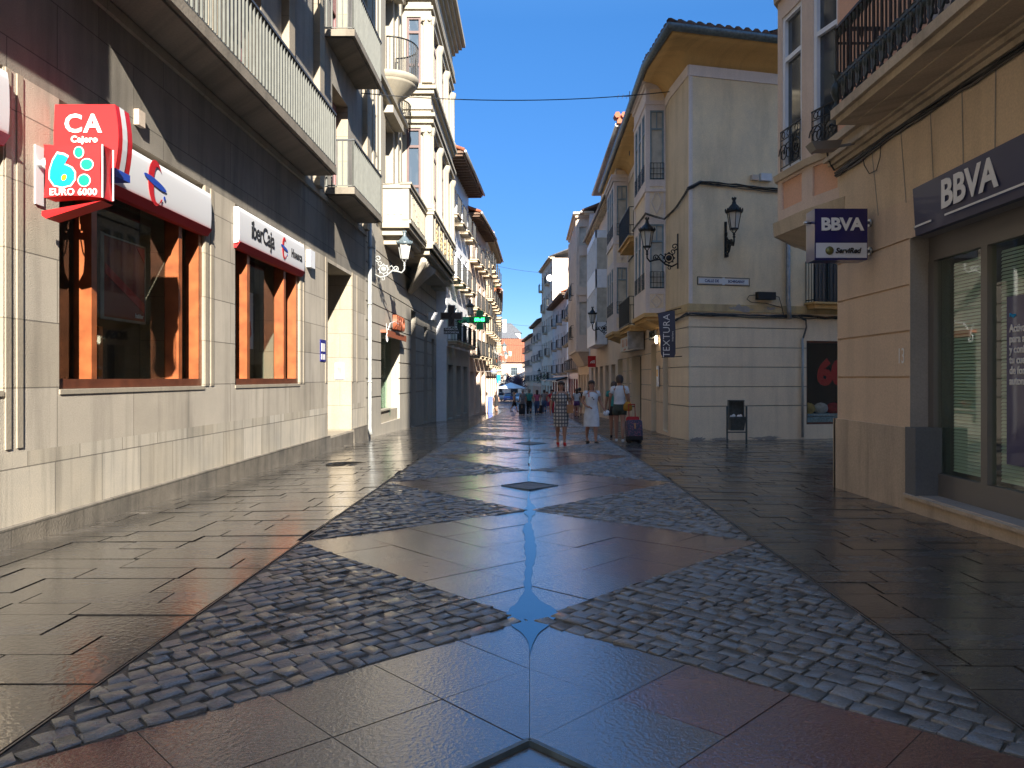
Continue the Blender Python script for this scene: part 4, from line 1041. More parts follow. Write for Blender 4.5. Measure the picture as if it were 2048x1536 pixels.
# poster behind the glass
pp = thing('poster', 'navy poster with white text behind the bank glass at the right edge', 'poster', (4.67, 6.9, 1.5))
mb = MB(); mb.box(4.598, 4.606, 6.35, 7.42, .50, 2.11); mb.build('sheet', 'navy', pp)
for k, s_ in enumerate(('Activa', 'para a', 'y conf', 'tu cue', 'de for', 'autom')): text(s_, .105, 'textw', pp, at=(4.595, 7.37, 1.80-.10*k), yaw=YR, bold=.002, align='LEFT', sx=.9)
text('Pago', .05, 'cyan', pp, at=(4.595, 7.37, 1.93), yaw=YR, align='LEFT')
mb = MB(); mb.tube([(4.596, 6.9+.2*math.cos(a*.3), 1.0+.2*math.sin(a*.3)) for a in range(21)], .03, 6); mb.build('ring_graphic', 'cyan', pp)

# heavy cast iron balcony
bl = MB(); y1 = 9.5
bl.box(3.72, 4.40, -3, y1+.02, 4.52, 4.63); bl.box(3.77, 4.40, -3, y1-.03, 4.44, 4.52); bl.box(3.95, 4.30, -2.8, y1-.25, 4.425, 4.44); bl.box(4.36, 4.362, -3, y1, 4.3, 4.5)
bs_ = bl.build('balcony', 'corn', rb)
r = MB(); y = y1-.02; k = 0; xr = 3.79
def cast_bar(x, y, thick):
    if thick: r.lathe((x, y, 4.63), [(.03, 0), (.03, .05), (.016, .09), (.016, .30), (.022, .33), (.016, .36), (.018, .42), (.018, .86), (.028, .90), (.028, .98)], 8)
    else: r.lathe((x, y, 4.85), [(.02, -.12), (.012, -.06), (.013, 0), (.013, .66), (.024, .70), (.026, .76)], 6, 1)
def leaf(x, y, z, s=1, ax=1):
    """cast acanthus drop"""
    dy, dx = (1, 0) if ax else (0, 1)
    P = [(0, .0), (.05, -.02), (.065, -.09), (.045, -.16), (.055, -.21), (0, -.27), (-.055, -.21), (-.045, -.16), (-.065, -.09), (-.05, -.02)]
    r.extrude([(x+dx*p*s-(.012 if ax else 0), y+dy*p*s-(0 if ax else .012), z+q*s) for p, q in P], (.024*ax, .024*(1-ax), 0), 2)
    r.ell((x, y, z-.08*s), (.03, .03, .07), 6, 4, 2)
while y > -2.8:
    cast_bar(xr, y, True); leaf(xr, y, 4.98, 1); leaf(xr, y, 5.62, .55); leaf(xr, y-.1, 5.60, .4)
    cast_bar(xr, y-.1, False); r.ell((xr, y-.1, 4.93), (.035, .035, .045), 6, 4, 2)
    r.tube([(xr, y-.2+.1+.1*math.cos(a), 4.98+.05*math.sin(a)) for a in [math.pi*j/6 for j in range(7)]], .014, 5, 2)
    y -= .2
for j in range(3):
    x = xr+.14+j*.16; cast_bar(x, y1-.02, j % 2 == 0); leaf(x, y1-.02, 4.98, .9, 0)
r.lathe((xr, y1+.0, 4.63), [(.045, 0), (.05, .05), (.03, .08), (.03, .12), (.06, .18), (.075, .24), (.06, .30), (.03, .35), (.035, .42), (.05, .45), (.02, .49), (.022, .98), (.05, 1.0)], 12, 2)
r.bar((xr, -3, 5.63), (xr, y1, 5.63), .05, .035); r.bar((xr, y1-.02, 5.63), (4.34, y1-.02, 5.63), .05, .035)
r.bar((xr, -3, 4.99), (xr, y1, 4.99), .03, .03, 2); r.bar((xr, y1-.02, 5.45), (4.34, y1-.02, 5.45), .025, .025)
r.build('railing', ['ironrust', 'ironrust', 'irongreen'], bs_)
for c in (4.64, 8.6, 12.4):
    for a, b in ((1.0, 2.3), (4.2, 5.5), (7.2, 8.4)): window(rb, fR, W(a), W(b), c, c+2.7, .3, 'white', 'pane', 2, (.75,), .08)

# corner bay of the right bank building
pl = [(4.40, 10.7), (4.16, 11.55), (4.03, 12.5), (4.7, 13.5), (5.8, 13.5)]
mb = MB(); wins = []
zl = [(4.64, 7.1), (8.4, 10.9)]
for i in range(len(pl)-1):
    f_ = Fr(pl[i], pl[i+1], -1); L = f_.len; o = []
    if i < 3: o = [(.16, L-.14, a, b, .10, 2, 1) for a, b in zl]+[(.16, L-.14, 4.02, 4.46, .03, 0, 1)]
    wins.append((f_, o)); facade(mb, f_, 0, L, 3.82, 15, o, 1)
mb.face([(*p, 3.82) for p in pl]+[(5.8, 10.7, 3.82)], 1); mb.face([(*p, 15) for p in pl]+[(5.8, 10.7, 15)], 1)
bay = mb.build('bay', ['pink', 'pinkstone', 'dark'], rb)
mb = MB()
def ringp(off, z): 
    c = Vector((5.4, 11.9)); return [(*(Vector(p)+(Vector(p)-c).normalized()*off), z) for p in pl]+[(5.9, 13.6, z), (5.9, 10.75, z)]
for z0, z1, o in ((3.62, 3.84, .06), (4.50, 4.60, .05), (7.4, 7.6, .06)):
    mb.rings([ringp(o, z0), ringp(o+.02, z1)], 0, True, False)
mb.rings([ringp(-.9, 3.2), ringp(-.35, 3.45), ringp(.02, 3.62)], 0, True, False)
mb.build('moulding', 'corn', bay)
for f_, o in wins[:3]:
    for a, b, c, d, *_ in o[:2]:
        mb = MB(); gm = MB(); pm = MB()
        for u0, u1 in ((a, a+.07), (b-.07, b)): mb.fbox(f_, u0, u1, -.09, -.02, c, d)
        for h in (c, c+(d-c)*.70, d-.07): mb.fbox(f_, a+.07, b-.07, -.09, -.025, h, h+.07)
        pm.fbox(f_, a, b, -.095, -.08, c, d)
        gm.bar(f_(a, .02, c+.62), f_(b, .02, c+.62), .02); gm.bar(f_(a, .02, c+.04), f_(b, .02, c+.04), .015); gm.bar(f_(a, .02, c+.48), f_(b, .02, c+.48), .012)
        A_ = Vector((f_.u.x, f_.u.y, 0))
        for cu in arange(a+.13, b-.1, .26):
            gm.tube(curl(f_(cu, .02, c+.26), .16, 1.6, 0, (A_, (0, 0, 1)), 18, .15), .010, 4); gm.tube([f_(cu+.05*math.cos(q), .02, c+.55+.05*math.sin(q)) for q in [j*math.pi/4 for j in range(9)]], .008, 4)
        for u in (a+.01, (a+b)/2, b-.01): gm.bar(f_(u, .02, c), f_(u, .02, c+.62), .012)
        mb.build('window_frame', 'white', bay); pm.build('pane', 'pane', bay); gm.build('window_guard', 'iron', bay)
# flood light on the bay and cables
fl_ = thing('flood_light', 'grey flood light on an arm below the cast iron balcony', 'flood light', (4.0, 10.2, 4.4))
mb = MB(); mb.hexa([(3.72, 10.0, 4.30), (4.02, 10.0, 4.32), (4.02, 10.2, 4.32), (3.72, 10.2, 4.30), (3.66, 9.98, 4.40), (4.06, 9.98, 4.42), (4.06, 10.22, 4.42), (3.66, 10.22, 4.40)]); mb.build('housing', 'alu', fl_)
mb = MB(); mb.bar((4.06, 10.1, 4.37), (4.35, 10.1, 4.42), .03); mb.build('arm', 'zinc', fl_)
def cable_bundle(name, label, path, n=5, r=.012, jit=.03, mt='cable', seed=1):
    rnd = random.Random(seed); mb = MB(); P = [Vector(p) for p in path]
    for k in range(n):
        o = Vector((rnd.uniform(-jit, jit)*.5, rnd.uniform(-jit, jit)*.5, rnd.uniform(-jit, jit))); out = []
        for a, b in zip(P, P[1:]):
            m_ = max(2, int((b-a).length/.25))
            for j in range(m_):
                t = j/m_; out.append(a.lerp(b, t)+o+Vector((0, 0, rnd.uniform(-1, 1)*jit*.35-.01*math.sin(t*math.pi))))
        out.append(P[-1]+o); mb.tube(out, r*rnd.uniform(.7, 1.2), 5, k % 2)
    return mb.build(name, [mt, 'cableg'], None, label=label, category='cable')
cable_bundle('cable_bundle', 'thick dark cable bundle stapled along the right bank under its balcony', [(4.33, 1, 4.25), (4.33, 9.3, 4.25), (4.32, 10.85, 4.2)], 7, .014, .04)
cable_bundle('cable', 'loose black cable looping at the far corner under the right balcony', [(4.3, 10.85, 4.25), (4.24, 10.9, 4.4), (4.2, 10.88, 4.55), (4.3, 10.7, 4.62)], 3, .012, .015)
mb = MB(); mb.tube([(4.33, 9.95, 4.43), (4.325, 10.0, 4.25), (4.325, 9.95, 4.08), (4.325, 9.8, 3.93), (4.325, 9.6, 3.92), (4.325, 9.5, 4.05), (4.325, 9.48, 4.2)], .006, 5); mb.build('cable', 'cable', None, label='thin wire loop hanging on the tan wall above the navy box sign', category='cable')
t13 = text('13', .26, 'textw', None, at=(4.352, 9.02, 1.58), yaw=YR, sx=.7, extrude=.001, name='chalk_number', tags=dict(label='faint chalked number 13 on the right bank pier', category='graffiti'))

# ================================================================ YELLOW CORNER HOUSE (right, beyond the side street)
yh = thing('ochre_corner_house', 'ochre corner house with lilac ground floor, orange coved eaves and narrow bays', 'building', (4.3, 22, gy(22)))
A0, A1, A2, A3 = (13, 23.0), (4.3, 20.8), (4.12, 22.5), (4.2, 37.4)
fs = Fr(A1, A0, 1); fc = Fr(A1, A2, -1); ft = Fr(A2, A3, -1); T = lambda y: y-22.5
def su(px):   # pixel column -> u on the side face
    k = (px-1059)/1540; u = fs.u; # (4.3+u.x*s) = k*(20.8+u.y*s)
    return (k*20.8-4.3)/(u.x-k*u.y)
mb = MB(); gl = [0.12+.565*k for k in range(6)]
gl = [.55, 1.08, 1.62, 2.16, 2.70]
SW = (su(1613), su(1613)+2.6, .02, 2.38)
ops = [(SW[0], SW[1], SW[2], SW[3], .8, 6, 0)]
for z in gl: ops.append((.05, SW[0]-.002, z, z+.022, .03, 5, 5))
facade(mb, fs, 0, fs.len, -.9, 3.13, ops, 0)
facade(mb, fs, 0, fs.len, 3.13, 9.8, [(su(1611)+.25, su(1611)+1.6, 3.42, 5.5, .3, 6, 4)], 1)
facade(mb, fc, 0, fc.len, -.9, 3.13, [(0.0, fc.len, z, z+.022, .03, 5, 5) for z in gl], 0); facade(mb, fc, 0, fc.len, 3.13, 9.8, (), 4)
so_ = [(22.9, 23.8, -.3, 2.2), (25.1, 26.2, -.5, 2.45), (28.6, 31.4, -.6, 2.2), (32.2, 33.2, -.6, 2.2), (34.6, 36.6, -.8, 2.2)]
ops = [(T(a), T(b), c, d, .35, 6, 0) for a, b, c, d in so_]
cur = 0
for z in gl:
    segs = []; cur = 22.52
    for s in so_:
        if s[2] < z < s[3]+.03: segs.append((cur, s[0]-.002)); cur = s[1]+.002
    if z < 3: segs.append((cur, 28.2 if cur < 28 else cur))
    for p, q in segs:
        if q-p > .1: ops.append((T(p), T(q), z, z+.022, .03, 5, 5))
facade(mb, ft, 0, ft.len, -1.2, 3.13, ops, 2)
facade(mb, ft, 0, ft.len, 3.13, 9.8, [(T(a), T(b), c, d, .2, 6, 3) for c, d in ((3.35, 5.7), (6.5, 8.9)) for a, b in ((28.2, 29.5), (37.0-.9, 37.0))], 3)
mb.face([(*A3, -1.2), (11, 37.4, -1.2), (11, 37.4, 9.8), (*A3, 9.8)], 3); mb.face([(*A0, -.9), (11, 37.4, -1.2), (11, 37.4, 9.8), (*A0, 9.8)], 3)
mb.face([(*A1, 9.8), (*A0, 9.8), (11, 37.4, 9.8), (*A3, 9.8), (*A2, 9.8)], 3)
mb.build('wall', ['ygf', 'yside', 'rstone', 'yellow', 'yellow', 'rreveal', 'dark'], yh)
# bands
mb = MB()
for f_, L in ((fs, fs.len), (fc, fc.len), (ft, ft.len)): mb.fbox(f_, 0, L, -.02, .035, 3.135, 3.34)
mb.build('string_band', 'band', yh)
mb = MB()
for f_, L in ((fs, fs.len), (fc, fc.len), (ft, ft.len)): mb.fbox(f_, 0, L, -.02, .03, 9.50, 9.79)
mb.fbox(fs, -.0, .10, -.02, .028, 3.35, 9.49)
mb.build('lilac_band', 'lilac', yh)
mb = MB(); mb.box(4.36, 4.4, 20.79, 20.8, -.4, -.3)
# coved eave as mitred loft through the three fronts
prof = [(.03, 9.80), (.06, 9.93), (.14, 10.08), (.28, 10.19), (.46, 10.26), (.68, 10.29), (.68, 10.36), (-.3, 10.36), (-.3, 9.80)]
def mitre(dd):
    out = []
    frs = [fs, fc, ft]
    p0 = fs.o+fs.u*fs.len+fs.n*dd
    out.append(p0)
    def inter(f, g, dd):
        a = f.o+f.n*dd; b = g.o+g.n*dd; den = f.u.x*g.u.y-f.u.y*g.u.x; t = ((b.x-a.x)*g.u.y-(b.y-a.y)*g.u.x)/den; return a+f.u*t
    out.append(inter(fs, fc, dd)); out.append(inter(fc, ft, dd)); out.append(ft.o+ft.u*ft.len+ft.n*dd); return out
def loftprof(profile, name, mt, smooth=True):
    mb = MB(); cols = [mitre(d) for d, z in profile]
    mb.rings([[(cols[i][k].x, cols[i][k].y, profile[i][1]) for i in range(len(profile))] for k in range(4)], 0, True, smooth)
    return mb.build(name, mt, yh)
loftprof(prof, 'coved_eave', 'orange')
loftprof([(.66, 10.37), (.72, 10.30), (.80, 10.30), (.86, 10.37), (.86, 10.46), (.66, 10.46)], 'gutter', 'bluegrey')
mb = MB(); out0 = mitre(.80); mid = mitre(-3.5)
for k in range(3): mb.face([(*out0[k], 10.47), (*out0[k+1], 10.47), (*mid[k+1], 11.7), (*mid[k], 11.7)])
for k in range(3):
    a, b = Vector(out0[k]), Vector(out0[k+1]); c, d = Vector(mid[k]), Vector(mid[k+1]); n_ = max(1, int((b-a).length/.27))
    for j in range(n_+1):
        p = a.lerp(b, j/n_); q = c.lerp(d, j/n_); e = p.lerp(q, .55)
        mb.tube([(*p, 10.50), (*e, 10.50+1.23*.55)], .095, 7)
mb.build('roof', 'tile', yh)
# street bays
def narrow_bay(y0, y1, dpt, ztop, label_gable=True):
    X = lambda y: 4.12+.08*(y-22.5)/14.9
    x0, x1 = X(y0), X(y0)-dpt
    ff = Fr((x1, y0), (x0, y0)); fside = Fr((x1, y0+.0), (x1, y1), -1); fb = Fr((x0, y1), (x1, y1), 1)
    mb = MB(); wz = ((4.05, 6.0), (7.35, 9.45))
    facade(mb, ff, 0, dpt, 3.3, ztop, [(.13, dpt-.05, a, b, .07, 1, 0) for a, b in wz]+[(.12, dpt-.06, 3.45, 3.88, .02, 2, 0), (.12, dpt-.06, 6.2, 7.15, .02, 2, 0), (.12, dpt-.06, 9.75, 10.1, .02, 2, 0)], 0)
    Ls = y1-y0; sw = [(.25+k*(Ls-.3)/3, .25+k*(Ls-.3)/3+(Ls-.3)/3-.2) for k in range(3)]
    facade(mb, fside, 0, Ls, 3.3, ztop, [(a, b, c, d, .07, 1, 0) for a, b in sw for c, d in wz]+[(.25, Ls-.25, 6.3, 7.05, .02, 2, 0)], 0)
    mb.face([(x0, y1, 3.3), (x1, y1, 3.3), (x1, y1, ztop), (x0, y1, ztop)]); mb.face([(x0, y0, ztop), (x1, y0, ztop), (x1, y1, ztop), (x0, y1, ztop)])
    b = mb.build('bay', ['lilac', 'dark', 'ygf'], yh)
    m_ = MB(); m_.box(x1-.06, x0, y0-.06, y1+.06, 3.18, 3.3); m_.box(x1+.02, x0, y0+.02, y1-.02, 3.08, 3.18); m_.hexa([(x0-.1, y0+.3, 2.9), (x0, y0+.3, 2.9), (x0, y1-.3, 2.9), (x0-.1, y1-.3, 2.9), (x1+.1, y0+.1, 3.08), (x0, y0+.1, 3.08), (x0, y1-.1, 3.08), (x1+.1, y1-.1, 3.08)])
    m_.build('orange_ledge', 'orange', b)
    m_ = MB()
    for z0_, z1_, o in ((ztop-.28, ztop-.14, .05), (ztop-.14, ztop, .11), (6.98, 7.06, .03), (9.62, 9.7, .03)): m_.box(x1-o, x0, y0-o, y1+o, z0_, z1_)
    m_.build('moulding', 'lilac', b)
    for zc_ in (3.67, 6.68): # diamond reliefs
        m_ = MB(); s_ = .20 if zc_ < 5 else .36; cx_ = (x0+x1)/2+.03
        P = [(cx_-.16, y0-.001, zc_), (cx_, y0-.001, zc_-s_), (cx_+.16, y0-.001, zc_), (cx_, y0-.001, zc_+s_)]
        for p, q in zip(P, P[1:]+P[:1]): m_.bar(p, q, .025)
        m_.build('diamond_relief', 'lilac', b)
    for f_, lst in ((ff, [(.13, dpt-.05)]), (fside, sw)):
        for a, c_ in lst:
            for c, d in wz:
                fm = MB(); pm = MB(); gm = MB()
                for u0, u1 in ((a, a+.05), (c_-.05, c_)): fm.fbox(f_, u0, u1, -.065, -.01, c, d)
                for h in (c, c+(d-c)*.72, d-.05): fm.fbox(f_, a+.05, c_-.05, -.065, -.014, h, h+.05)
                fm.fbox(f_, (a+c_)/2-.015, (a+c_)/2+.015, -.06, -.02, c+(d-c)*.72, d)
                pm.fbox(f_, a, c_, -.068, -.055, c, d)
                for h in (.02, .17, .34, .5): gm.bar(f_(a, .01, c+h), f_(c_, .01, c+h), .014)
                for j in range(5): gm.bar(f_(a+(c_-a)*j/4, .01, c), f_(a+(c_-a)*j/4, .01, c+.5), .011)
                fm.build('window_frame', 'bluefr', b); pm.build('pane', 'curtain', b); gm.build('window_guard', 'iron', b)
    # little stepped gable
    m_ = MB(); m_.box(x1+.12, x0+.6, y0+.25, y1-.25, ztop, ztop+.62); m_.box(x1+.02, x0+.7, y0+.15, y1-.15, ztop+.62, ztop+.70); m_.build('gable', 'creamL', b)
    m_ = MB()
    for j in range(int((y1-y0-.3)/.24)+1): m_.tube([(x1+.02, y0+.17+.24*j, ztop+.73), (x0+.7, y0+.17+.24*j, ztop+.78)], .08, 6)
    m_.build('gable_tiles', 'tile', b)
narrow_bay(23.35, 25.95, .60, 10.42); narrow_bay(32.5, 35.4, .62, 9.9)
for zz in (3.2, 6.36):
    balcony(yh, ft, T(27.2), T(30.4), .62, zz, 1.02, 'orange', 'iron', .13, .13, .016)
for c, d in ((3.35, 5.7), (6.5, 8.9)):
    window(yh, ft, T(28.2), T(29.5), c, d, .2, 'bluefr', 'pane', 2, (.72,), .06)
# side-face balcony with orange slab
b0 = su(1611); balcony(yh, fs, b0, b0+2.3, .42, 3.44, 1.15, 'orange', 'iron', .12, .12, .016)
w_ = window(yh, fs, b0+.25, b0+1.6, 3.42, 5.5, .3, 'irongreen', 'pane', 2, (.7,), .06)
# display window on the side street
mb = MB(); mb.fbox(fs, SW[0]+.01, SW[0]+.05, -.12, -.04, SW[2], SW[3]); mb.fbox(fs, SW[0]+.05, SW[1]-.05, -.12, -.04, SW[3]-.06, SW[3]); mb.fbox(fs, SW[0]+.05, SW[1]-.05, -.12, -.04, SW[2], SW[2]+.05)
w_ = mb.build('shop_window', 'wooddark', yh); mb = MB(); mb.fbox(fs, SW[0]+.05, SW[1]-.05, -.09, -.08, SW[2]+.05, SW[3]-.06); mb.build('pane', 'shopglass', w_)
text('60', .95, 'red', yh, at=fs(SW[0]+.92, -.14, 1.45), yaw=fs.yaw(), bold=.05, name='window_lettering')
mb = MB(); mb.fbox(fs, SW[0]+.1, SW[0]+1.8, -.75, -.2, SW[2]+.05, .22); mb.fbox(fs, SW[0]+.1, SW[0]+1.8, -.7, -.25, .24, .30)
M['linen'] = mat('striped_bed_linen', (.30, .42, .46), .8, var=.4, nscale=18); mb.build('folded_linen', 'linen', None, label='folded striped linen stacked in the side street display window', category='linen')
for k, (c, lab) in enumerate((((.45, .33, .1), 'mustard cushion at the left of the side street display'), ((.5, .5, .48), 'white cushion on the linen in the side street display'), ((.35, .02, .02), 'dark red cushion beside the white one in the side street display'))):
    M['cu%d' % k] = mat('cushion_%d' % k, c, .8, var=.3, nscale=9); p = fs(SW[0]+.35+.42*k, -.45, .45)
    mb = MB(); mb.ell(p, (.22, .1, .17), 12, 6); mb.build('cushion', 'cu%d' % k, None, label=lab, category='cushion')
# side pilaster-less details: pipes, cables, boxes
mb = MB(); p = lambda u, z, d=.08: fs(u, d, z); u_ = su(1573)
mb.tube([p(u_, 7.0), p(u_, 3.5), p(u_, 3.25, .12), p(u_+.02, 2.98, .12)], .06, 10); mb.build('drainpipe', 'zinc', None, label='upper grey drainpipe ending at the yellow band beside the street name', category='drainpipe')
u_ = su(1603); mb = MB(); mb.tube([p(u_, 2.45, .05), p(u_, -.33, .05)], .032, 8); mb.build('conduit', 'palemetal', None, label='thin pale conduit running down to the pavement beside the display window', category='pipe')
cable_bundle('cable_bundle', 'drooping grey cable bundle across the corner house above the wall lantern', [fs(su(1374), .05, 6.42), fs(su(1400), .05, 6.62), fs(su(1470), .05, 6.60), fs(su(1560), .05, 6.55)], 6, .014, .05, 'cable', 3)
cable_bundle('cable_bundle', 'cable bundle along the top of the lilac ground floor of the corner house', [fc(1.5, .05, 2.95), fc(.05, .06, 3.06), fs(.05, .06, 3.07), fs(su(1480), .06, 3.05), fs(su(1600), .06, 3.06), fs(su(1680), .06, 3.04)], 6, .013, .05, 'cable', 4)
cable_bundle('cable_bundle', 'black cable bundle bending down into the pale conduit', [fs(su(1596), .08, 3.05), fs(su(1608), .08, 2.95), fs(su(1609), .08, 2.75), fs(su(1603), .07, 2.45)], 5, .018, .02, 'black', 5)
cable_bundle('cable_bundle', 'bundle wrapping the first bay and corner at first-floor height', [fs(su(1374), .05, 6.42), fc(.9, .06, 6.15), (4.06, 23.2, 6.1), (3.5, 23.25, 6.28), (3.46, 26, 6.28), (4.1, 26.1, 6.2), (4.1, 32, 6.15)], 4, .012, .04, 'cable', 6)
for (a, b, z0_, z1_, mt, lab) in ((1500, 1513, 6.78, 6.92, 'creamL', 'small cream box above the cables, left of the bigger grey box'), (1518, 1539, 6.78, 6.98, 'whiteL', 'pale grey cabinet above the cables near the pink bay')):
    mb = MB(); mb.fbox(fs, su(a), su(b), 0, .12, z0_, z1_); mb.build('junction_box', mt, None, label=lab, category='junction box')
mb = MB(); mb.fbox(fs, su(1510), su(1545), .02, .18, 3.49, 3.70); mb.fbox(fs, su(1539), su(1542), .181, .19, 3.6, 3.64); mb.build('splice_box', 'black', None, label='black cable splice box beside the street name sign', category='junction box')
mb = MB(); mb.tube([fs(su(1510), .05, 3.62), fs(su(1497), .05, 3.6), fs(su(1492), .05, 3.5), fs(su(1500), .05, 3.42), fs(su(1530), .05, 3.40), fs(su(1560), .05, 3.3)], .010, 5); mb.tube([fs(su(1545), .05, 3.62), fs(su(1556), .05, 3.58), fs(su(1562), .05, 3.3), fs(su(1565), .05, 3.1)], .010, 5)
mb.build('cable', 'cable', None, label='black looping cable under the splice box', category='cable')
sn = thing('street_name_sign', 'enamel street name sign in two halves on the corner house below the lantern', 'street sign', fs(su(1446), .02, 3.97))
mb = MB(); ua, ub = su(1394), su(1499); mb.fbox(fs, ua, ub, 0, .015, 3.86, 4.08); mb.build('plate', 'irongreen', sn)
mb = MB(); mb.fbox(fs, ua+.02, ub-.02, .015, .018, 3.88, 4.06); mb.build('border', 'creamL', sn)
mb = MB(); mb.fbox(fs, ua+.05, ub-.05, .018, .021, 3.905, 4.035); mb.fbox(fs, su(1444), su(1449), .021, .024, 3.87, 4.07); mb.build('field', 'signw', sn)
text('CALLE DE', .105, 'navy', sn, at=fs(su(1423), .0225, 3.97), yaw=fs.yaw(), extrude=.001, bold=.003, sx=.92, name='lettering'); text('ECHEGARAY', .10, 'navy', sn, at=fs(su(1472), .0225, 3.97), yaw=fs.yaw(), extrude=.001, bold=.003, sx=.88, name='lettering')
# torn patches of render
rnd = random.Random(3)
for (ca, cz_, rx, rz) in ((su(1480), 3.24, .37, .10), (su(1540), 3.26, .18, .05), (su(1395), -.33, .25, .07), (su(1530), -.33, .5, .05), (su(1440), -.34, .3, .05)):
    mb = MB(); mb.face([fs(ca+rx*math.cos(a)*rnd.uniform(.55, 1.15), .037 if cz_ > 0 else .004, cz_+rz*math.sin(a)*rnd.uniform(.3, 1.3)) for a in [2*math.pi*j/30 for j in range(30)]]); mb.build('bare_patch', 'rreveal', yh)
# hanging banner
bn = thing('banner', 'dark blue-grey vertical shop banner lettered in white hanging from a pole on the corner', 'banner', (3.9, 21.3, 3.2))
mb = MB(); Pb = []
def bp_(x, z, y=21.3): return (x, y+.03*math.sin(z*4), z)
L0, R0 = [], []
for k in range(13):
    t = k/12; z = 3.12-1.22*t; L0.append(bp_(3.55+.10*t+(.04 if k == 12 else 0), z+.03*(1-t)*0)); R0.append(bp_(4.02+.03*t-(.04 if k == 12 else 0), z+.08*(1-t)))
for k in range(12): mb.hexa([L0[k+1], R0[k+1], (R0[k+1][0], R0[k+1][1]+.006, R0[k+1][2]), (L0[k+1][0], L0[k+1][1]+.006, L0[k+1][2]), L0[k], R0[k], (R0[k][0], R0[k][1]+.006, R0[k][2]), (L0[k][0], L0[k][1]+.006, L0[k][2])])
M['banner'] = mat('banner_cloth', (.065, .065, .095), .7); mb.build('cloth', 'banner', bn)
text('TEXTURA', .27, 'textw', bn, at=(3.79, 21.255, 2.50), vertical=True, sx=1.0, bold=-.0015, spacing=1.02, extrude=.002); text('interiors', .08, 'textw', bn, at=(3.95, 21.255, 2.48), vertical=True, extrude=.002)
mb = MB(); mb.tube([(3.52, 21.3, 3.10), (4.24, 21.4, 3.28)], .015, 6); mb.build('pole', 'iron', bn); mb = MB(); mb.tube([(3.66, 21.3, 1.90), (4.24, 21.4, 1.93)], .012, 6); mb.build('pole', 'iron', bn)
# litter bin on two posts
lb = thing('litter_bin', 'dark green litter bin on two posts in front of the corner house wall', 'litter bin', (5.36, 19.95, gz(5.3, 19.95)))
g_ = gz(5.3, 19.95); mb = MB()
for x in (5.12, 5.62): mb.bar((x, 19.95, g_), (x, 19.95, g_+.95), .04)
mb.bar((5.12, 19.95, g_+.28), (5.62, 19.95, g_+.28), .03); mb.build('post', 'binmetal', lb)
mb = MB(); mb.hexa([(5.20, 19.88, g_+.33), (5.54, 19.88, g_+.33), (5.54, 20.14, g_+.33), (5.20, 20.14, g_+.33), (5.17, 19.80, g_+.66), (5.57, 19.80, g_+.66), (5.57, 20.14, g_+.66), (5.17, 20.14, g_+.66)]); mb.box(5.16, 5.58, 19.79, 19.81, g_+.64, g_+.69); mb.box(5.17, 5.57, 20.10, 20.12, g_+.62, g_+1.10); mb.box(5.17, 5.19, 19.96, 20.10, g_+.62, g_+1.10); mb.box(5.55, 5.57, 19.96, 20.10, g_+.62, g_+1.10); mb.box(5.17, 5.57, 19.94, 20.12, g_+1.08, g_+1.11)
mb.build('bin_body', 'binmetal', lb)
mb = MB()
for k in range(5): mb.ell((5.25+.06*k, 20.02, g_+.66+.04*math.sin(k*2.2)), (.05, .04, .06), 7, 4)
mb.build('litter', 'white', lb)

# lit sign and lettering on the shop front of the corner house
ls = thing('shop_lettering', 'dark metal capitals above a shop doorway on the corner house', 'sign', (4.1, 25.6, 2.7))
text('ROSA', .42, 'iron', ls, at=(4.085, 25.6, 2.75), yaw=ft.yaw(), bold=.006, sx=1.25, extrude=.02, name='letter')
M['lamplit'] = mat('lit_wall_lamp', (.9, .85, .7), .4, emit=(1, .85, .6), estr=2.5)
wl = thing('wall_lamp', 'small curved wall lamp lighting the pier left of the banner', 'wall lamp', (3.95, 24.4, 2.6)); mb = MB(); mb.tube([(4.11, 24.5, 2.72), (3.95, 24.5, 2.62), (3.8, 24.5, 2.58)], .03, 6); mb.lathe((4.02, 24.4, 2.62), [(.03, .25), (.05, .22), (.05, .1), (.03, .06)], 8); mb.build('arm', 'palemetal', wl)
mb = MB(); mb.lathe((4.02, 24.4, 2.42), [(.02, 0), (.045, .03), (.045, .22), (.02, .25)], 8); mb.build('bulb', 'lamplit', wl)
ds = thing('poster', 'narrow bright yellow and white poster on the pier below the wall lamp', 'poster', (4.1, 24.5, 1.4)); mb = MB(); mb.box(4.075, 4.1, 24.36, 24.74, 1.06, 1.72); mb.build('sheet', 'white', ds); mb = MB(); mb.box(4.07, 4.075, 24.42, 24.7, 1.38, 1.6); mb.build('yellow_block', 'amber', ds)
fs2 = thing('fascia_sign', 'worn light-box sign with broken letters over a shop under the second narrow bay', 'sign', (3.9, 30, 2.5))
mb = MB(); mb.box(3.52, 4.1, 27.6, 27.7, 2.36, 3.0); mb.hexa([(3.80, 27.7, 2.36), (4.12, 27.7, 2.36), (4.12, 32.1, 2.40), (3.80, 32.1, 2.40), (3.80, 27.7, 2.95), (4.12, 27.7, 2.95), (4.12, 32.1, 2.95), (3.80, 32.1, 2.95)]); mb.build('sign_box', 'zinc', fs2)
mb = MB(); mb.box(3.785, 3.798, 28.0, 32.0, 2.42, 2.90); mb.build('sign_face', 'palemetal', fs2)
text('KU  BANIA', .42, 'letr', fs2, at=(3.782, 30.0, 2.70), yaw=YR, bold=.012, sx=1.5); text('moda', .14, 'redd', fs2, at=(3.782, 30.6, 2.47), yaw=YR, sx=2)
rs = thing('projecting_sign', 'small square red shop sign with a white quarter dome mark, far right side', 'sign', (4.0, 49, 2.4))
mb = MB(); mb.box(3.68, 4.35, 48.5, 48.62, 2.02, 2.72); mb.build('sign_box', 'red', rs)
mb = MB()
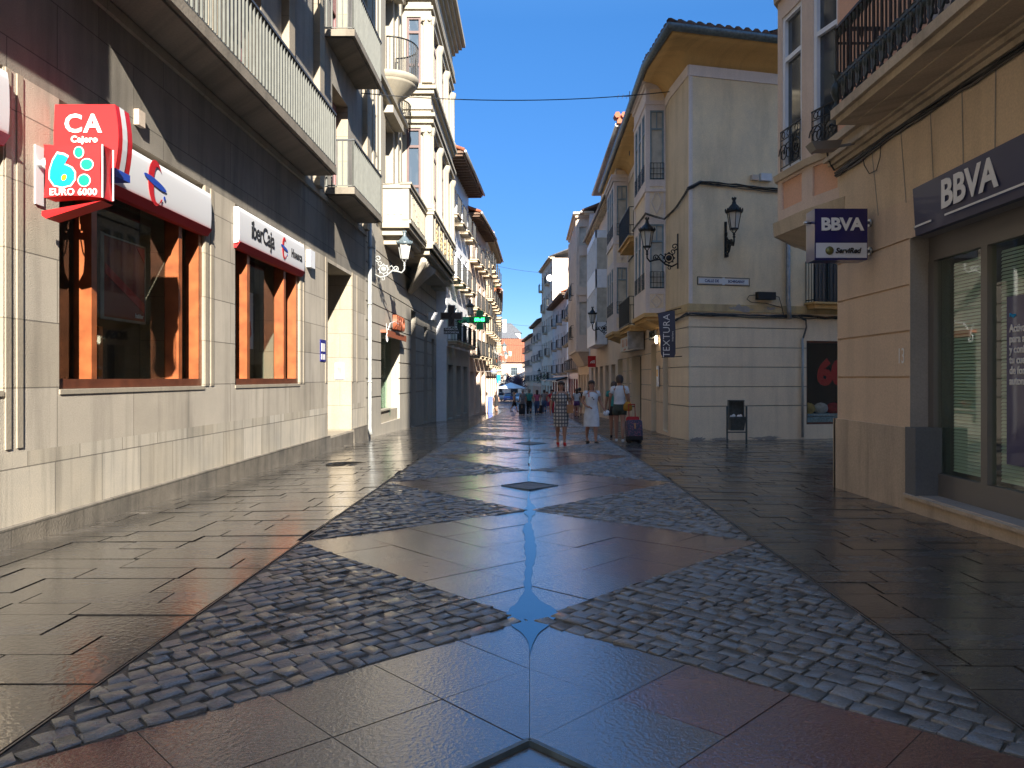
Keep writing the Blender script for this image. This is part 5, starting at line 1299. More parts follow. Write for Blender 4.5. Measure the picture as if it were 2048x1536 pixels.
for k, (r0_, r1_) in enumerate(((.30, .24), (.20, .14), (.10, .02))):
    P = [(4.12-r0_*math.cos(a), 48.495, 2.26+r0_*.62*math.sin(a)) for a in [math.pi/2*j/8 for j in range(9)]]; Q = [(4.12-r1_*math.cos(a), 48.495, 2.26+r1_*.62*math.sin(a)) for a in [math.pi/2*j/8 for j in range(9)]]
    mb.extrude(P+Q[::-1], (0, -.004, 0))
mb.build('white_mark', 'textw', rs)

# ================================================================ FARTHER RIGHT HOUSES
# red-roofed white gable block right behind the corner house
mb = MB()
t_, fr_ = plain_house('white_gallery_house', 'white house with glazed gallery and set-back top floor beyond the ochre corner house', (4.25, 37.5), (4.15, 52.5), -1, -1, 10.5, 9, 'creamL', 2, 5, 'whiteL', 1.0, 2.1, (.35, 'corn'), 'tile', None, 'rstone', 3.9)
mb = MB(); mb.box(4.85, 12, 38.0, 52.3, 10.5, 13.7); mb.build('top_floor', 'creamL', t_)
mb = MB(); mb.tube([(4.3, 37.9, 13.8), (4.3, 52.4, 13.8)], .09, 8); mb.box(4.3, 4.9, 38, 52.4, 13.72, 13.82); mb.build('gutter', 'zinc', t_)
mb = MB(); mb.box(4.3, 12.1, 37.75, 38.05, 13.83, 14.2)
for k in range(24): mb.tube([(4.3+k*.33, 37.6, 14.2+.0*k), (4.3+k*.33, 38.3, 14.25)], .15, 6)
mb.build('roof_ridge', 'tiler', t_)
mb = MB(); x_ = 3.55
mb.box(x_, 4.2, 41.5, 47.5, 3.15, 3.3)
for z0, z1 in ((3.3, 4.35), (6.2, 7.2), (8.9, 9.3)): mb.box(x_, 4.2, 41.5, 47.5, z0, z1)
for k in range(9): mb.box(x_, x_+.08, 41.5+k*.74, 41.58+k*.74, 3.3, 9.3)
g_ = mb.build('glazed_gallery', 'white', t_); mb = MB(); mb.box(x_+.03, 4.19, 41.53, 47.45, 4.352, 6.198); mb.box(x_+.03, 4.19, 41.53, 47.45, 7.202, 8.898); mb.build('pane', 'curtain', g_)
# mansion with rounded corner bay
t_, fr_ = plain_house('lilac_mansion', 'pale lilac mansion with tall columned bay on a rounded corbel', (4.1, 52.6), (4.05, 64), -1, -2, 12.6, 9, 'whiteL', 3, 4, 'whiteL', 1.0, 2.2, (.45, 'corn'), 'tile', None, 'rstone', 3.9)
mb = MB(); x_ = 3.3
f_ = Fr((x_, 53.2), (x_, 62.8), -1); ff = Fr((x_, 53.2), (4.1, 53.2)); wz = ((4.3, 6.6), (7.6, 9.8), (10.5, 11.8))
facade(mb, f_, 0, f_.len, 3.3, 12.4, [(.4+k*1.85, 1.75+k*1.85, a, b, .25, 1, 0) for k in range(5) for a, b in wz], 0); facade(mb, ff, 0, .8, 3.3, 12.4, [(.15, .65, a, b, .15, 1, 0) for a, b in wz], 0)
mb.face([(x_, 62.8, 3.3), (4.1, 62.8, 3.3), (4.1, 62.8, 12.4), (x_, 62.8, 12.4)]); mb.box(x_-.15, 4.1, 53.05, 62.95, 12.4, 12.6); mb.box(x_-.3, 4.1, 52.9, 63.1, 12.6, 12.75); mb.box(x_-.1, 4.1, 53.1, 62.9, 7.05, 7.2); mb.box(x_-.12, 4.1, 53.08, 62.9, 3.15, 3.3)
mb.hexa([(3.9, 54, 2.2), (4.1, 54, 2.2), (4.1, 62, 2.2), (3.9, 62, 2.2), (x_, 53.2, 3.15), (4.1, 53.2, 3.15), (4.1, 62.8, 3.15), (x_, 62.8, 3.15)])
for k in range(6): mb.lathe((x_-.02, 53.3+k*1.88, 3.3), [(.16, 0), (.12, .3), (.12, 3.2), (.17, 3.5), (.12, 3.9), (.12, 6.6), (.17, 6.9), (.12, 7.2), (.12, 8.9)], 8)
g_ = mb.build('columned_bay', ['creamL', 'curtain'], t_)
m_ = MB(); railing(m_, f_, 2.1, 5.5, .3, 7.2, 8.1, .2, .03, True); railing(m_, f_, 2.1, 5.5, .3, 4.2, 5.1, .2, .03, True); m_.build('railing', 'iron', g_)
t_, _f = plain_house('small_cream_house', 'low cream house squeezed beyond the lilac mansion on the right', (4.05, 64.1), (4.0, 78), -1, -2.5, 9.4, 8, 'ochre2', 3, 5, 'bluefr', .9, 1.6, (.4, 'wood'), 'tile', 'iron', 'redd', 3.2)
t_, fbh = plain_house('blue_grey_house', 'pale grey house with a white corner pier, deep rafters and dark awning', (4.0, 78.1), (2.9, 97), -1, -3, 9.9, 8, 'paleb', 3, 6, 'whiteL', .9, 1.7, (.75, 'wood'), 'tiler', 'iron', 'redd', 3.4, every=2)
mb = MB(); mb.fbox(fbh, -.3, .9, -.5, .12, -2, 9.9); mb.build('corner_pier', 'white', t_)
mb = MB(); mb.hexa([fbh(.3, 0, 1.35), fbh(18, 0, 1.2), fbh(18, 1.3, .95), fbh(.3, 1.3, 1.0), fbh(.3, 0, 1.5), fbh(18, 0, 1.35), fbh(18, 1.3, 1.1), fbh(.3, 1.3, 1.15)]); mb.build('awning', 'black', t_)
plain_house('tall_cream_house', 'tall sunlit cream block rising behind the pale grey house', (2.9, 97.2), (1.75, 111), -1, -3, 16.5, 9, 'ochre2', 5, 5, 'wooddark', 1.3, 1.9, (.35, 'corn'), 'slater', 'iron', 'rstone', 3.2, every=3)
plain_house('brown_eave_house', 'cream house with brown tilted eave far down the right side', (1.7, 111.2), (.55, 129), -1, -3, 9.6, 8, 'greyb', 3, 6, 'wooddark', .9, 1.6, (.6, 'wood'), 'tile', 'iron', 'pink', 3.2, every=2)
plain_house('end_cream_house', 'last and lowest cream house on the right before the orange-roofed end house', (.5, 129.2), (-1.0, 150), -1, -3, 8.4, 8, 'ochre2', 3, 6, 'wooddark', .9, 1.5, (.6, 'wood'), 'tiler', 'iron', 'rstone', 3.2)
mb = MB(); mb.lathe((0, 0, 0), [(.02, 0), (.25, .04), (.42, .12)], 14, 0); mb.v = [(2.55+x, 96.9-z, 13.9+y) for x, y, z in mb.v]; mb.tube([(2.55, 96.9, 13.9), (3.0, 97.3, 13.6)], .03, 5); mb.build('satellite_dish', 'white', None, label='white satellite dish on the edge of the tall cream block', category='satellite dish')

# ================================================================ END OF THE STREET
t_ = thing('orange_roof_house', 'peach house with orange tiled roof closing the end of the street', 'building', (-4, 165, -2.7))
fe = Fr((-20, 165), (6, 165)); mb = MB(); ops = [(16.0, 17.4, 1.9, 3.6, .25, 1, 0), (10.5, 11.9, 1.9, 3.6, .25, 1, 0), (16.0, 17.4, -2.6, -.4, .25, 1, 0), (12.8, 14.2, -2.6, -.4, .25, 1, 0)]
facade(mb, fe, 0, 26, -3, 4.95, ops, 0); shell(mb, [(-20, 165), (6, 165), (6, 178), (-20, 178)], -3, 4.95, (0,), 0); mb.build('wall', ['pinkstone', 'dark'], t_)
for o in ops[:2]: window(t_, fe, *o[:4], .25, 'bluegrey', 'pane', 3, (.6,), .1)
mb = MB(); mb.face([(-20.5, 164.3, 4.95), (6.5, 164.3, 4.95), (6.5, 171, 8.3), (-20.5, 171, 8.3)]); mb.face([(-20.5, 178, 4.95), (6.5, 178, 4.95), (6.5, 171, 8.3), (-20.5, 171, 8.3)]); mb.face([(-20.5, 164.3, 4.75), (6.5, 164.3, 4.75), (6.5, 164.3, 4.95), (-20.5, 164.3, 4.95)])
for k in range(60): mb.tube([(-20.5+k*.45, 164.3, 4.98), (-20.5+k*.45, 171, 8.33)], .12, 5)
mb.build('roof', 'tiler', t_)
mb = MB(); mb.box(-4.5, -3.9, 166.5, 167.1, 5.8, 7.1); mb.build('chimney', 'creamL', t_)
t_ = thing('upper_orange_roof_house', 'white-walled house with second orange roof stepped up behind the end house', 'building', (-2, 182, -2.7))
mb = MB(); mb.box(-6.2, 4, 181, 190, -3, 8.6); mb.build('wall', 'white', t_); mb = MB(); mb.hexa([(-6.6, 180.5, 8.6), (4.4, 180.5, 8.6), (4.4, 190.5, 8.6), (-6.6, 190.5, 8.6), (-6.6, 185, 10.7), (4.4, 185, 10.7), (4.4, 186, 10.7), (-6.6, 186, 10.7)])
for k in range(22): mb.tube([(-6.6+k*.5, 180.5, 8.63), (-6.6+k*.5, 185, 10.73)], .13, 5)
mb.build('roof', 'tiler', t_)
t_ = thing('slate_roof_house', 'white house with hipped slate roof, green shutter and white chimney in the far distance', 'building', (-7, 205, -2.7))
fe = Fr((-13, 204), (-3.4, 204)); mb = MB(); ops = [(6.2, 7.4, 7.2, 10.6, .3, 1, 0)]
facade(mb, fe, 0, 9.6, -3, 11.8, ops, 0); shell(mb, [(-13, 204), (-3.4, 204), (-3.4, 214), (-13, 214)], -3, 11.8, (0,), 0); mb.build('wall', ['creamL', 'dark'], t_)
M['greensh'] = mat('green_shutter', (.16, .24, .06), .6); mb = MB(); mb.fbox(fe, 7.5, 9.1, 0, .06, 7.2, 10.6); mb.build('shutter', 'greensh', t_)
mb = MB(); mb.hexa([(-13.7, 203.2, 11.8), (-2.6, 203.2, 11.8), (-2.6, 214.8, 11.8), (-13.7, 214.8, 11.8), (-10.5, 207, 16.5), (-7.2, 207, 16.5), (-7.2, 210, 16.5), (-10.5, 210, 16.5)]); mb.build('roof', 'slater', t_)
mb = MB(); mb.box(-7.1, -6.1, 204.6, 205.6, 12.5, 16.9); mb.build('chimney', 'white', t_)
# set-back wing of white house to its right
t_ = thing('white_penthouse', 'small white block with slate top right behind the slate-roofed house', 'building', (-4.5, 216, -2.7)); mb = MB(); mb.box(-8, -2.6, 216, 222, -3, 14); mb.build('wall', 'white', t_); mb = MB(); mb.hexa([(-8.3, 215.6, 14), (-2.2, 215.6, 14), (-2.2, 222, 14), (-8.3, 222, 14), (-7.5, 217.5, 16.8), (-5.2, 217.5, 16.8), (-5.2, 220, 16.8), (-7.5, 220, 16.8)]); mb.build('roof', 'slater', t_)
# rear building behind the viewer that keeps the near ground in shade (part of the same block)
t_ = thing('rear_block', 'plain lower block beside the right bank building behind the viewer', 'building', (4.4, -25, 0))
mb = MB(); fk = Fr((4.4, -60), (4.4, -5.1), -1); facade(mb, fk, 0, fk.len, -1, 16.9, [(2+k*3.4, 3.4+k*3.4, a, a+2, .2, 1, 0) for k in range(14) for a in (1, 4.8, 8.6)], 0); shell(mb, [(4.4, -60), (4.4, -5.1), (16, -5.1), (16, -60)], -1, 16.9, (0,), 0); mb.build('wall', ['rstoneU', 'pane'], t_)

t_ = thing('rear_house', 'plain house closing the street behind the viewer', 'building', (0, -75, 0))
mb = MB(); fk = Fr((18, -72), (-18, -72), 1); facade(mb, fk, 0, 36, -1, 12, [(2+k*3.4, 3.4+k*3.4, a, a+2, .2, 1, 0) for k in range(10) for a in (1, 4.8, 8.6)], 0); shell(mb, [(18, -72), (-18, -72), (-18, -84), (18, -84)], -1, 12, (0,), 0); mb.build('wall', ['creamL', 'pane'], t_)

t_ = thing('side_street_house', 'low house along the side street beyond the right bank building', 'building', (20, 8, 0))
mb = MB(); fk = Fr((13.2, 14.2), (26, 17.2), -1); facade(mb, fk, 0, fk.len, -1, 8.5, [(1+k*3.4, 2.4+k*3.4, a, a+2, .2, 1, 0) for k in range(3) for a in (1, 4.8)], 0); shell(mb, [(13.2, 14.2), (26, 17.2), (26, 2), (13.2, 2)], -1, 8.5, (0,), 0); mb.build('wall', ['creamL', 'pane'], t_)
# ================================================================ STREET LANTERNS
def make_lantern(name, label, roofm, ironm, glassm, loc, rz):
    """wall lantern: mount at local (0,0,0), arm reaches along -x, lantern stands at its end"""
    t = thing(name, label, 'street lamp', loc, 'wall lanterns on scroll brackets', local=True); t.rotation_euler = (0, 0, rz)
    X = -.88
    mb = MB(); mb.box(-.03, 0, -.035, .035, -.36, .62)
    mb.tube([(-.03, 0, -.22), (-.18, 0, -.30), (-.36, 0, -.24), (-.52, 0, -.10), (-.68, 0, -.12), (-.80, 0, -.16), (X, 0, -.06), (X, 0, .04)], [.02, .026, .028, .026, .024, .026, .024, .022], 7)
    mb.tube([(-.26-.125*math.cos(a), 0, -.06+.125*math.sin(a)) for a in [math.pi*2*j/18 for j in range(19)]], .020, 6)
    for k in range(8):
        a = math.pi*2*k/8; mb.ell((-.26-.15*math.cos(a), 0, -.06+.15*math.sin(a)), (.028, .02, .028), 6, 4)
    mb.tube(curl((-.10, 0, .26), .10, 1.3, R(-90), ((1, 0, 0), (0, 0, 1)), 16), .018, 6); mb.tube(curl((-.16, 0, .12), .09, 1.2, R(200), ((1, 0, 0), (0, 0, 1)), 16), .016, 6)
    mb.tube(curl((-.62, 0, -.04), .09, 1.4, R(-100), ((1, 0, 0), (0, 0, 1)), 16, .2, -1), .018, 6); mb.tube([(-.38, 0, -.04), (-.5, 0, .05), (-.56, 0, -.02), (-.50, 0, -.10)], .018, 6)
    mb.tube(curl((-.24, 0, -.34), .06, 1.0, R(90), ((1, 0, 0), (0, 0, 1)), 12), .014, 5)
    mb.lathe((X, 0, .02), [(.02, 0), (.045, .03), (.02, .06), (.04, .09), (.02, .12), (.03, .14)], 8)
    for k in range(4):
        a = math.pi/4+math.pi/2*k; mb.bar((X+.02*math.cos(a), .02*math.sin(a), .14), (X+.10*math.cos(a), .10*math.sin(a), .24), .014)
    mb.lathe((-.26, 0, -.06), [(.0, 0)]*2+[(.01, 0)], 4)
    mb.build('bracket', ironm, t)
    mb = MB(); mb.v = []; d = MB(); d.lathe((0, 0, 0), [(.001, -.02), (.085, -.02), (.085, .02), (.001, .02)], 16); mb.v = [(-.26+x, z, -.06+y) for x, y, z in d.v]; mb.f, mb.m, mb.sm = d.f, d.m, d.sm; mb.build('rosette', ironm, t)
    mb = MB(); n = 6
    mb.lathe((X, 0, .24), [(.115, 0), (.125, .02), (.115, .04)], n, 0, smooth=False)
    for k in range(n):
        a = 2*math.pi*k/n; mb.bar((X+.11*math.cos(a), .11*math.sin(a), .28), (X+.185*math.cos(a), .185*math.sin(a), .68), .016)
    mb.build('lantern_frame', ironm, t)
    mb = MB(); mb.lathe((X, 0, .28), [(.10, 0), (.172, .40)], n, 0, smooth=False); mb.build('glass', glassm, t)
    mb = MB(); mb.lathe((X, 0, .68), [(.215, 0), (.235, .03), (.225, .06), (.17, .10), (.12, .17), (.07, .22), (.05, .26), (.055, .28), (.04, .30), (.05, .36)], 12)
    for k in range(12):
        a = 2*math.pi*k/12; mb.ell((X+.225*math.cos(a), .225*math.sin(a), .745), (.022, .022, .045), 5, 4)
    for k in range(6):
        a = 2*math.pi*k/6; mb.ell((X+.05*math.cos(a), .05*math.sin(a), 1.06), (.016, .016, .035), 5, 4)
    mb.build('roof_crown', roofm, t)
    return t
lamp1 = make_lantern('wall_lantern', 'pale grey lantern on an ornate white bracket beside the carved bay house', 'bluegrey', 'palemetal', 'opal', (-4.6, 22.9, 4.62), R(180))
lamp2 = make_lantern('wall_lantern', 'black lantern at the ochre house corner seen side-on beside the narrow bay', 'iron', 'iron', 'opal', (4.2, 21.75, 4.78), 0)
lamp3 = copy_thing(lamp2, fs(su(1451), .0, 4.98), 'black lantern facing the viewer on the blank wall above the street name sign', R(90)+.0)
lamp4 = copy_thing(lamp2, (4.2, 40.6, 4.0), 'small black lantern far down the right side under the white gallery')
lamp5 = copy_thing(lamp2, (-3.98, 40.2, 4.35), 'dark lantern behind the dark pharmacy cross on the left', R(180))
lamp6 = copy_thing(lamp1, (-3.05, 66, 3.4), 'sunlit pale lantern far down on the left, nearer of two', R(180))
lamp7 = copy_thing(lamp1, (-3.2, 76, 3.0), 'sunlit pale lantern far down on the left, farther of two', R(180))
lamp8 = copy_thing(lamp1, (-3.7, 88, .9), 'lowest pale lantern at the far left end before the plaza', R(180))
lamp9 = copy_thing(lamp2, (2.2, 106, 1.6), 'tiny black lantern far down the right side beside hanging plants')

# ================================================================ SIGNS ON THE FAR LEFT
def cross_sign(label, x, y, z, s, face, rim, t=.14, arm=None, armx=None):
    c = thing('pharmacy_cross', label, 'sign', (x, y, z)); a = s*.5; b = s*.17
    P = [(-b, -a), (b, -a), (b, -b), (a, -b), (a, b), (b, b), (b, a), (-b, a), (-b, b), (-a, b), (-a, -b), (-b, -b)]
    mb = MB(); mb.extrude([(x+p*1.0, y, z+q) for p, q in P], (0, t, 0)); mb.build('cross_rim', rim, c)
    k = .93; 
    def shr(p): return (p-.035*(1 if p > 0 else -1))
    mb = MB(); mb.extrude([(x+shr(p), y-.006, z+shr(q)) for p, q in P], (0, -.01, 0)); mb.build('cross_face', face, c)
    mb = MB(); mb.box(armx, x-a-.001, y+.02, y+.12, z-.17, z+.17); mb.build('bracket_box', arm, c)
    return c
cr1 = cross_sign('dark unlit pharmacy cross with pale rim on a white bracket', -3.55, 35, 4.15, 1.0, 'crossd', 'palemetal', .16, 'white', -4.6)
mb = MB(); mb.tube([(-3.6, 34.985, 3.75), (-3.48, 34.985, 3.95), (-3.62, 34.985, 4.15), (-3.48, 34.985, 4.35), (-3.56, 34.985, 4.5)], .03, 5); mb.build('snake_emblem', 'ironrust', cr1)
pf = thing('projecting_sign', 'black sign board lettered in white under the dark pharmacy cross', 'sign', (-3.55, 35, 3.45)); mb = MB(); mb.box(-3.9, -3.2, 35, 35.1, 3.33, 3.61); mb.build('board', 'black', pf)
text('FARMACIA', .125, 'signw', pf, at=(-3.55, 34.99, 3.54), bold=.002); text('ORTOPEDIA', .125, 'signw', pf, at=(-3.55, 34.99, 3.40), bold=.002)
mb = MB(); mb.box(-3.57, -3.53, 35.05, 35.1, 3.61, 3.66); mb.build('hanger', 'iron', pf)
cr2 = cross_sign('lit green pharmacy cross showing the time 09:45', -2.72, 42, 4.50, 1.05, 'crossg', 'green', .16, 'crossb', -3.95)
text('09:45', .25, 'led', cr2, at=(-2.72, 41.975, 4.5), bold=.01)
rd = thing('round_road_sign', 'round pale road sign seen on the far left above the shop doors', 'road sign', (-2.55, 55, 1.8)); mb = MB(); d = MB(); d.lathe((0, 0, 0), [(.001, -.01), (.22, -.01), (.22, .01), (.001, .01)], 20); mb.f, mb.m, mb.sm = d.f, d.m, d.sm; mb.v = [(-2.55+x, 55+z, 1.8+y) for x, y, z in d.v]; mb.build('disc', 'palemetal', rd); mb = MB(); mb.tube([(-2.55, 55.03, 1.8), (-3.2, 55.03, 1.8)], .02, 5); mb.build('arm', 'zinc', rd)
mb = MB(); mb.box(-2.78, -2.32, 54.985, 54.99, 1.80, 1.84); mb.build('bar', 'cobalt', rd)
bs2 = thing('blue_road_sign', 'small square blue road sign on a white post near the plaza', 'road sign', (-4.4, 108, -2.6)); mb = MB(); mb.box(-4.8, -4.1, 108, 108.03, .6, 1.8); mb.build('sign_plate', 'cyan', bs2); mb = MB(); mb.tube([(-4.45, 108.05, -2.65), (-4.45, 108.05, 1.8)], .05, 6); mb.build('post', 'white', bs2)
# shop A-board / blue board at left wall
ab = thing('sandwich_board', 'blue folding board standing by the left wall near the man in black', 'sandwich board', (-2.85, 58, gy(58))); g_ = gz(-2.85, 58); mb = MB(); mb.hexa([(-3.1, 57.8, g_), (-2.8, 57.8, g_), (-2.8, 57.84, g_), (-3.1, 57.84, g_), (-3.1, 58.0, g_+1.25), (-2.8, 58.0, g_+1.25), (-2.8, 58.04, g_+1.25), (-3.1, 58.04, g_+1.25)]); mb.build('front_panel', 'cobalt', ab); mb = MB(); mb.hexa([(-3.1, 58.3, g_), (-2.8, 58.3, g_), (-2.8, 58.34, g_), (-3.1, 58.34, g_), (-3.1, 58.05, g_+1.25), (-2.8, 58.05, g_+1.25), (-2.8, 58.09, g_+1.25), (-3.1, 58.09, g_+1.25)]); mb.build('back_panel', 'white', ab)

# overhead cables
def catenary(label, a, b, sag, r=.012, n=24):
    a, b = Vector(a), Vector(b); mb = MB(); mb.tube([a.lerp(b, i/n)-Vector((0, 0, sag*4*(i/n)*(1-i/n))) for i in range(n+1)], r, 5); return mb.build('overhead_cable', 'cable', None, label=label, category='cable')
catenary('nearest black cable crossing the street from the left balcony to the ochre house', (-4.5, 20.6, 8.95), (4.05, 22.3, 9.62), .22, .014)
catenary('second faint cable across the street below the slate roof box', (-3.1, 60, 10.2), (3.9, 66, 10.4), .3, .012)
catenary('third faint cable low over the far end of the street', (-3.2, 75, 6.8), (3.9, 80, 6.9), .3, .012)
catenary('fourth lowest cable above the orange roofs', (-3.7, 90, 5.4), (2.4, 100, 5.6), .2, .012)

# ================================================================ PLAZA: trees, parasol, cars
def leafy_tree(label, x, y, h, r, col, seed):
    rnd = random.Random(seed); g = gy(y); t = thing('purple_leaf_tree', label, 'tree', (x, y, g), 'small trees on the plaza')
    mb = MB(); mb.tube([(x, y, g-.1), (x+.05, y, g+h*.3), (x, y, g+h*.5)], [.12, .09, .06], 7)
    for k in range(6):
        a = k*1.05; mb.tube([(x, y, g+h*.4), (x+math.cos(a)*r*.6, y+math.sin(a)*r*.6, g+h*.75)], [.05, .02], 5)
    mb.build('trunk', 'woodeave', t)
    mb = MB()
    for c in range(26):
        a = rnd.uniform(0, 6.28); rr = r*rnd.uniform(.1, .85); cx, cy, cz_ = x+math.cos(a)*rr, y+math.sin(a)*rr, g+h*.66+rnd.uniform(-.3, .32)*h*.8*(1-.3*rr/r)
        for k in range(60):
            d = Vector((rnd.gauss(0, 1), rnd.gauss(0, 1), rnd.gauss(0, 1)))*.22*r*.7; p = Vector((cx, cy, cz_))+d
            u = Vector((rnd.uniform(-1, 1), rnd.uniform(-1, 1), rnd.uniform(-1, 1))).normalized()*.10; v = u.cross(Vector((rnd.uniform(-1, 1), 1, rnd.uniform(-1, 1)))).normalized()*.07
            mb.face([p-u, p-v, p+u, p+v])
    mb.build('crown', col, t)
M['leafp'] = mat('purple_leaves', (.11, .055, .09), .7, var=.5, nscale=3); M['leafg'] = mat('green_leaves', (.05, .09, .03), .7, var=.5, nscale=3)
leafy_tree('purple-leaved tree right of the blue sign in front of the end house', -5.1, 140, 5.4, 2.3, 'leafp', 1)
leafy_tree('second purple tree at the right side of the plaza', -2.2, 138, 4.8, 1.9, 'leafp', 2)
leafy_tree('third purple tree partly hidden behind the left facades', -7.6, 135, 5.2, 2.2, 'leafp', 3)
ps = thing('parasol', 'large white cafe parasol open at the end of the street', 'parasol', (-3.0, 124, -2.7)); mb = MB(); mb.lathe((-3.0, 124, -.35), [(2.6, 0), (2.6, .08), (1.3, .55), (.05, .95)], 8, 0, R(22.5), False); mb.build('canopy', 'white', ps); mb = MB(); mb.tube([(-3, 124, -2.7), (-3, 124, .5)], .04, 6); mb.build('pole', 'zinc', ps)
def car(label, x, y, colm, rz=0):
    t = thing('parked_car', label, 'car', (x, y, gy(y)), 'cars on the plaza', local=True); t.rotation_euler = (0, 0, rz)
    # local: front at -y, length 4.2, width 1.75
    def sec(y_, zb, zt, wb, wt): return [(-wb, y_, zb), (wb, y_, zb), (wb*1.02, y_, zb+(zt-zb)*.5), (wt, y_, zt), (-wt, y_, zt), (-wb*1.02, y_, zb+(zt-zb)*.5)]
    mb = MB(); mb.rings([sec(-2.1, .35, .65, .74, .62), sec(-1.95, .22, .78, .84, .72), (sec(-1.1, .2, .95, .87, .76)), sec(.2, .2, .98, .88, .78), sec(1.7, .22, 1.0, .87, .76), sec(2.05, .35, .9, .80, .70)], 0, True, True); mb.build('body', colm, t)
    mb = MB(); mb.rings([sec(-1.15, .93, .97, .76, .74), sec(-.45, .93, 1.42, .78, .58), sec(.9, .93, 1.46, .78, .60), sec(1.85, .95, 1.02, .76, .7)], 0, True, True); mb.build('cabin_glass', 'pane', t)
    mb = MB(); mb.box(-.58, .58, -.42, .95, 1.43, 1.49); mb.build('roof', colm, t)
    for sx in (-1, 1):
        for yy_ in (-1.3, 1.3):
            mb = MB(); mb.tube([(sx*.70, yy_, .31), (sx*.88, yy_, .31)], .31, 14); w2 = mb.build('wheel', 'black', t); mb = MB(); mb.tube([(sx*.885, yy_, .31), (sx*.89, yy_, .31)], .19, 10); mb.build('rim', 'zinc', w2)
        mb = MB(); mb.ell((sx*.6, -1.98, .62), (.15, .07, .09), 8, 5); mb.build('headlight', 'signw', t)
    mb = MB(); mb.box(-.26, .26, -2.13, -2.1, .40, .50); mb.build('number_plate', 'textw', t)
M['carblue'] = mat('blue_car_paint', (.02, .06, .25), .25, coat=.8); M['carwhite'] = mat('white_car_paint', (.6, .6, .6), .25, coat=.8)
car('blue car facing the street in the middle of the far plaza', -3.6, 134, 'carblue'); car('white car beside the parasol at the far plaza', -1.5, 131, 'carwhite', R(15)); car('white car behind the blue sign on the far plaza', -5.8, 137, 'carwhite', R(-60))

# hanging plants and shop signs along the far right
for k, (x, y, z, lab) in enumerate(((2.3, 101, 1.5, 'green hanging plant on the far right facades, nearer one'), (1.4, 112, 1.2, 'green hanging plant on the far right facades, farther one'))):
    rnd = random.Random(k); mb = MB()
    for j in range(160):
        p = Vector((x+rnd.gauss(0, .3), y+rnd.gauss(0, .3), z+rnd.gauss(0, .35))); u = Vector((rnd.uniform(-1, 1), rnd.uniform(-1, 1), rnd.uniform(-1, 1))).normalized()*.1; v = u.cross(Vector((1, rnd.uniform(-1, 1), .3))).normalized()*.07; mb.face([p-u, p-v, p+u, p+v])
    mb.build('hanging_plant', 'leafg', None, label=lab, category='plant')
# flower pots on the left balconies
M['terra'] = mat('terracotta', (.45, .13, .05), .7, var=.2)
for x, y, z, lab in ((-2.72, 60.5, 8.1, 'terracotta pot box on an upper yellow house balcony'), (-2.72, 63.5, 2.6, 'terracotta pot box on a lower yellow house balcony')):
    t_ = thing('flower_box', lab, 'flower box', (x, y, z)); mb = MB(); mb.hexa([(x-.08, y-.5, z), (x+.08, y-.5, z), (x+.08, y+.5, z), (x-.08, y+.5, z), (x-.12, y-.55, z+.25), (x+.12, y-.55, z+.25), (x+.12, y+.55, z+.25), (x-.12, y+.55, z+.25)]); mb.build('box', 'terra', t_)
    mb = MB(); rnd = random.Random(int(z*10))
    for j in range(50):
        p = Vector((x+rnd.gauss(0, .06), y+rnd.uniform(-.5, .5), z+.3+rnd.gauss(0, .06))); u = Vector((rnd.uniform(-1, 1), rnd.uniform(-1, 1), rnd.uniform(-1, 1))).normalized()*.06; v = u.cross(Vector((1, rnd.uniform(-1, 1), .3))).normalized()*.05; mb.face([p-u, p-v, p+u, p+v])
    mb.build('plant', 'leafg', t_)

# roof aerials
for k, (x, y, z, lab) in enumerate(((3.9, 30, 11.0, 'thin television aerial on the ochre house roof'), (5.2, 45, 13.9, 'television aerial on the set-back floor of the white gallery house'), (3.6, 90, 11.6, 'television aerial on the pale grey house roof'), (-4.6, 50, 12.4, 'television aerial on the pink house roof'), (2.2, 120, 10.6, 'television aerial on the brown-eaved house roof'))):
    mb = MB(); mb.tube([(x, y, z-1), (x, y, z+1.5)], .02, 5)
    mb.tube([(x-.5, y, z+1.3), (x+.5, y, z+1.3)], .012, 4)
    for j in range(6): mb.tube([(x-.45+.18*j, y-.22, z+1.3), (x-.45+.18*j, y+.22, z+1.3)], .008, 4)
    mb.build('aerial', 'zinc', None, label=lab, category='aerial')
# ================================================================ PEOPLE
M['skin1'] = mat('light_skin', (.46, .25, .17), .55, var=.08); M['skin2'] = mat('tanned_skin', (.36, .18, .115), .55, var=.08)
M['hairbr'] = mat('brown_hair', (.05, .025, .015), .6, var=.3, nscale=30); M['hairgr'] = mat('greying_hair', (.16, .13, .11), .6, var=.3, nscale=30); M['hairbk'] = mat('black_hair', (.012, .01, .01), .5)
def cloth(name, col, **k): M[name] = mat(name, col, .85, var=k.get('var', .15), nscale=k.get('ns', 8)); return name
for nm, c in (('cloth_white', (.62, .62, .64)), ('cloth_black', (.014, .014, .016)), ('cloth_red', (.42, .02, .04)), ('cloth_teal', (.03, .22, .20)), ('cloth_grey', (.17, .17, .18)), ('cloth_olive', (.05, .06, .045)), ('cloth_denim', (.04, .07, .15)), ('cloth_beige', (.38, .33, .26)), ('cloth_pink', (.42, .09, .16)), ('cloth_purple', (.12, .05, .16)), ('shoe_red', (.55, .02, .02)), ('shoe_black', (.015, .013, .013)), ('shoe_white', (.6, .6, .6)), ('bag_mustard', (.42, .20, .02)), ('bag_tan', (.40, .19, .08)), ('case_black', (.015, .015, .017)), ('case_red', (.45, .02, .02))): cloth(nm, c)
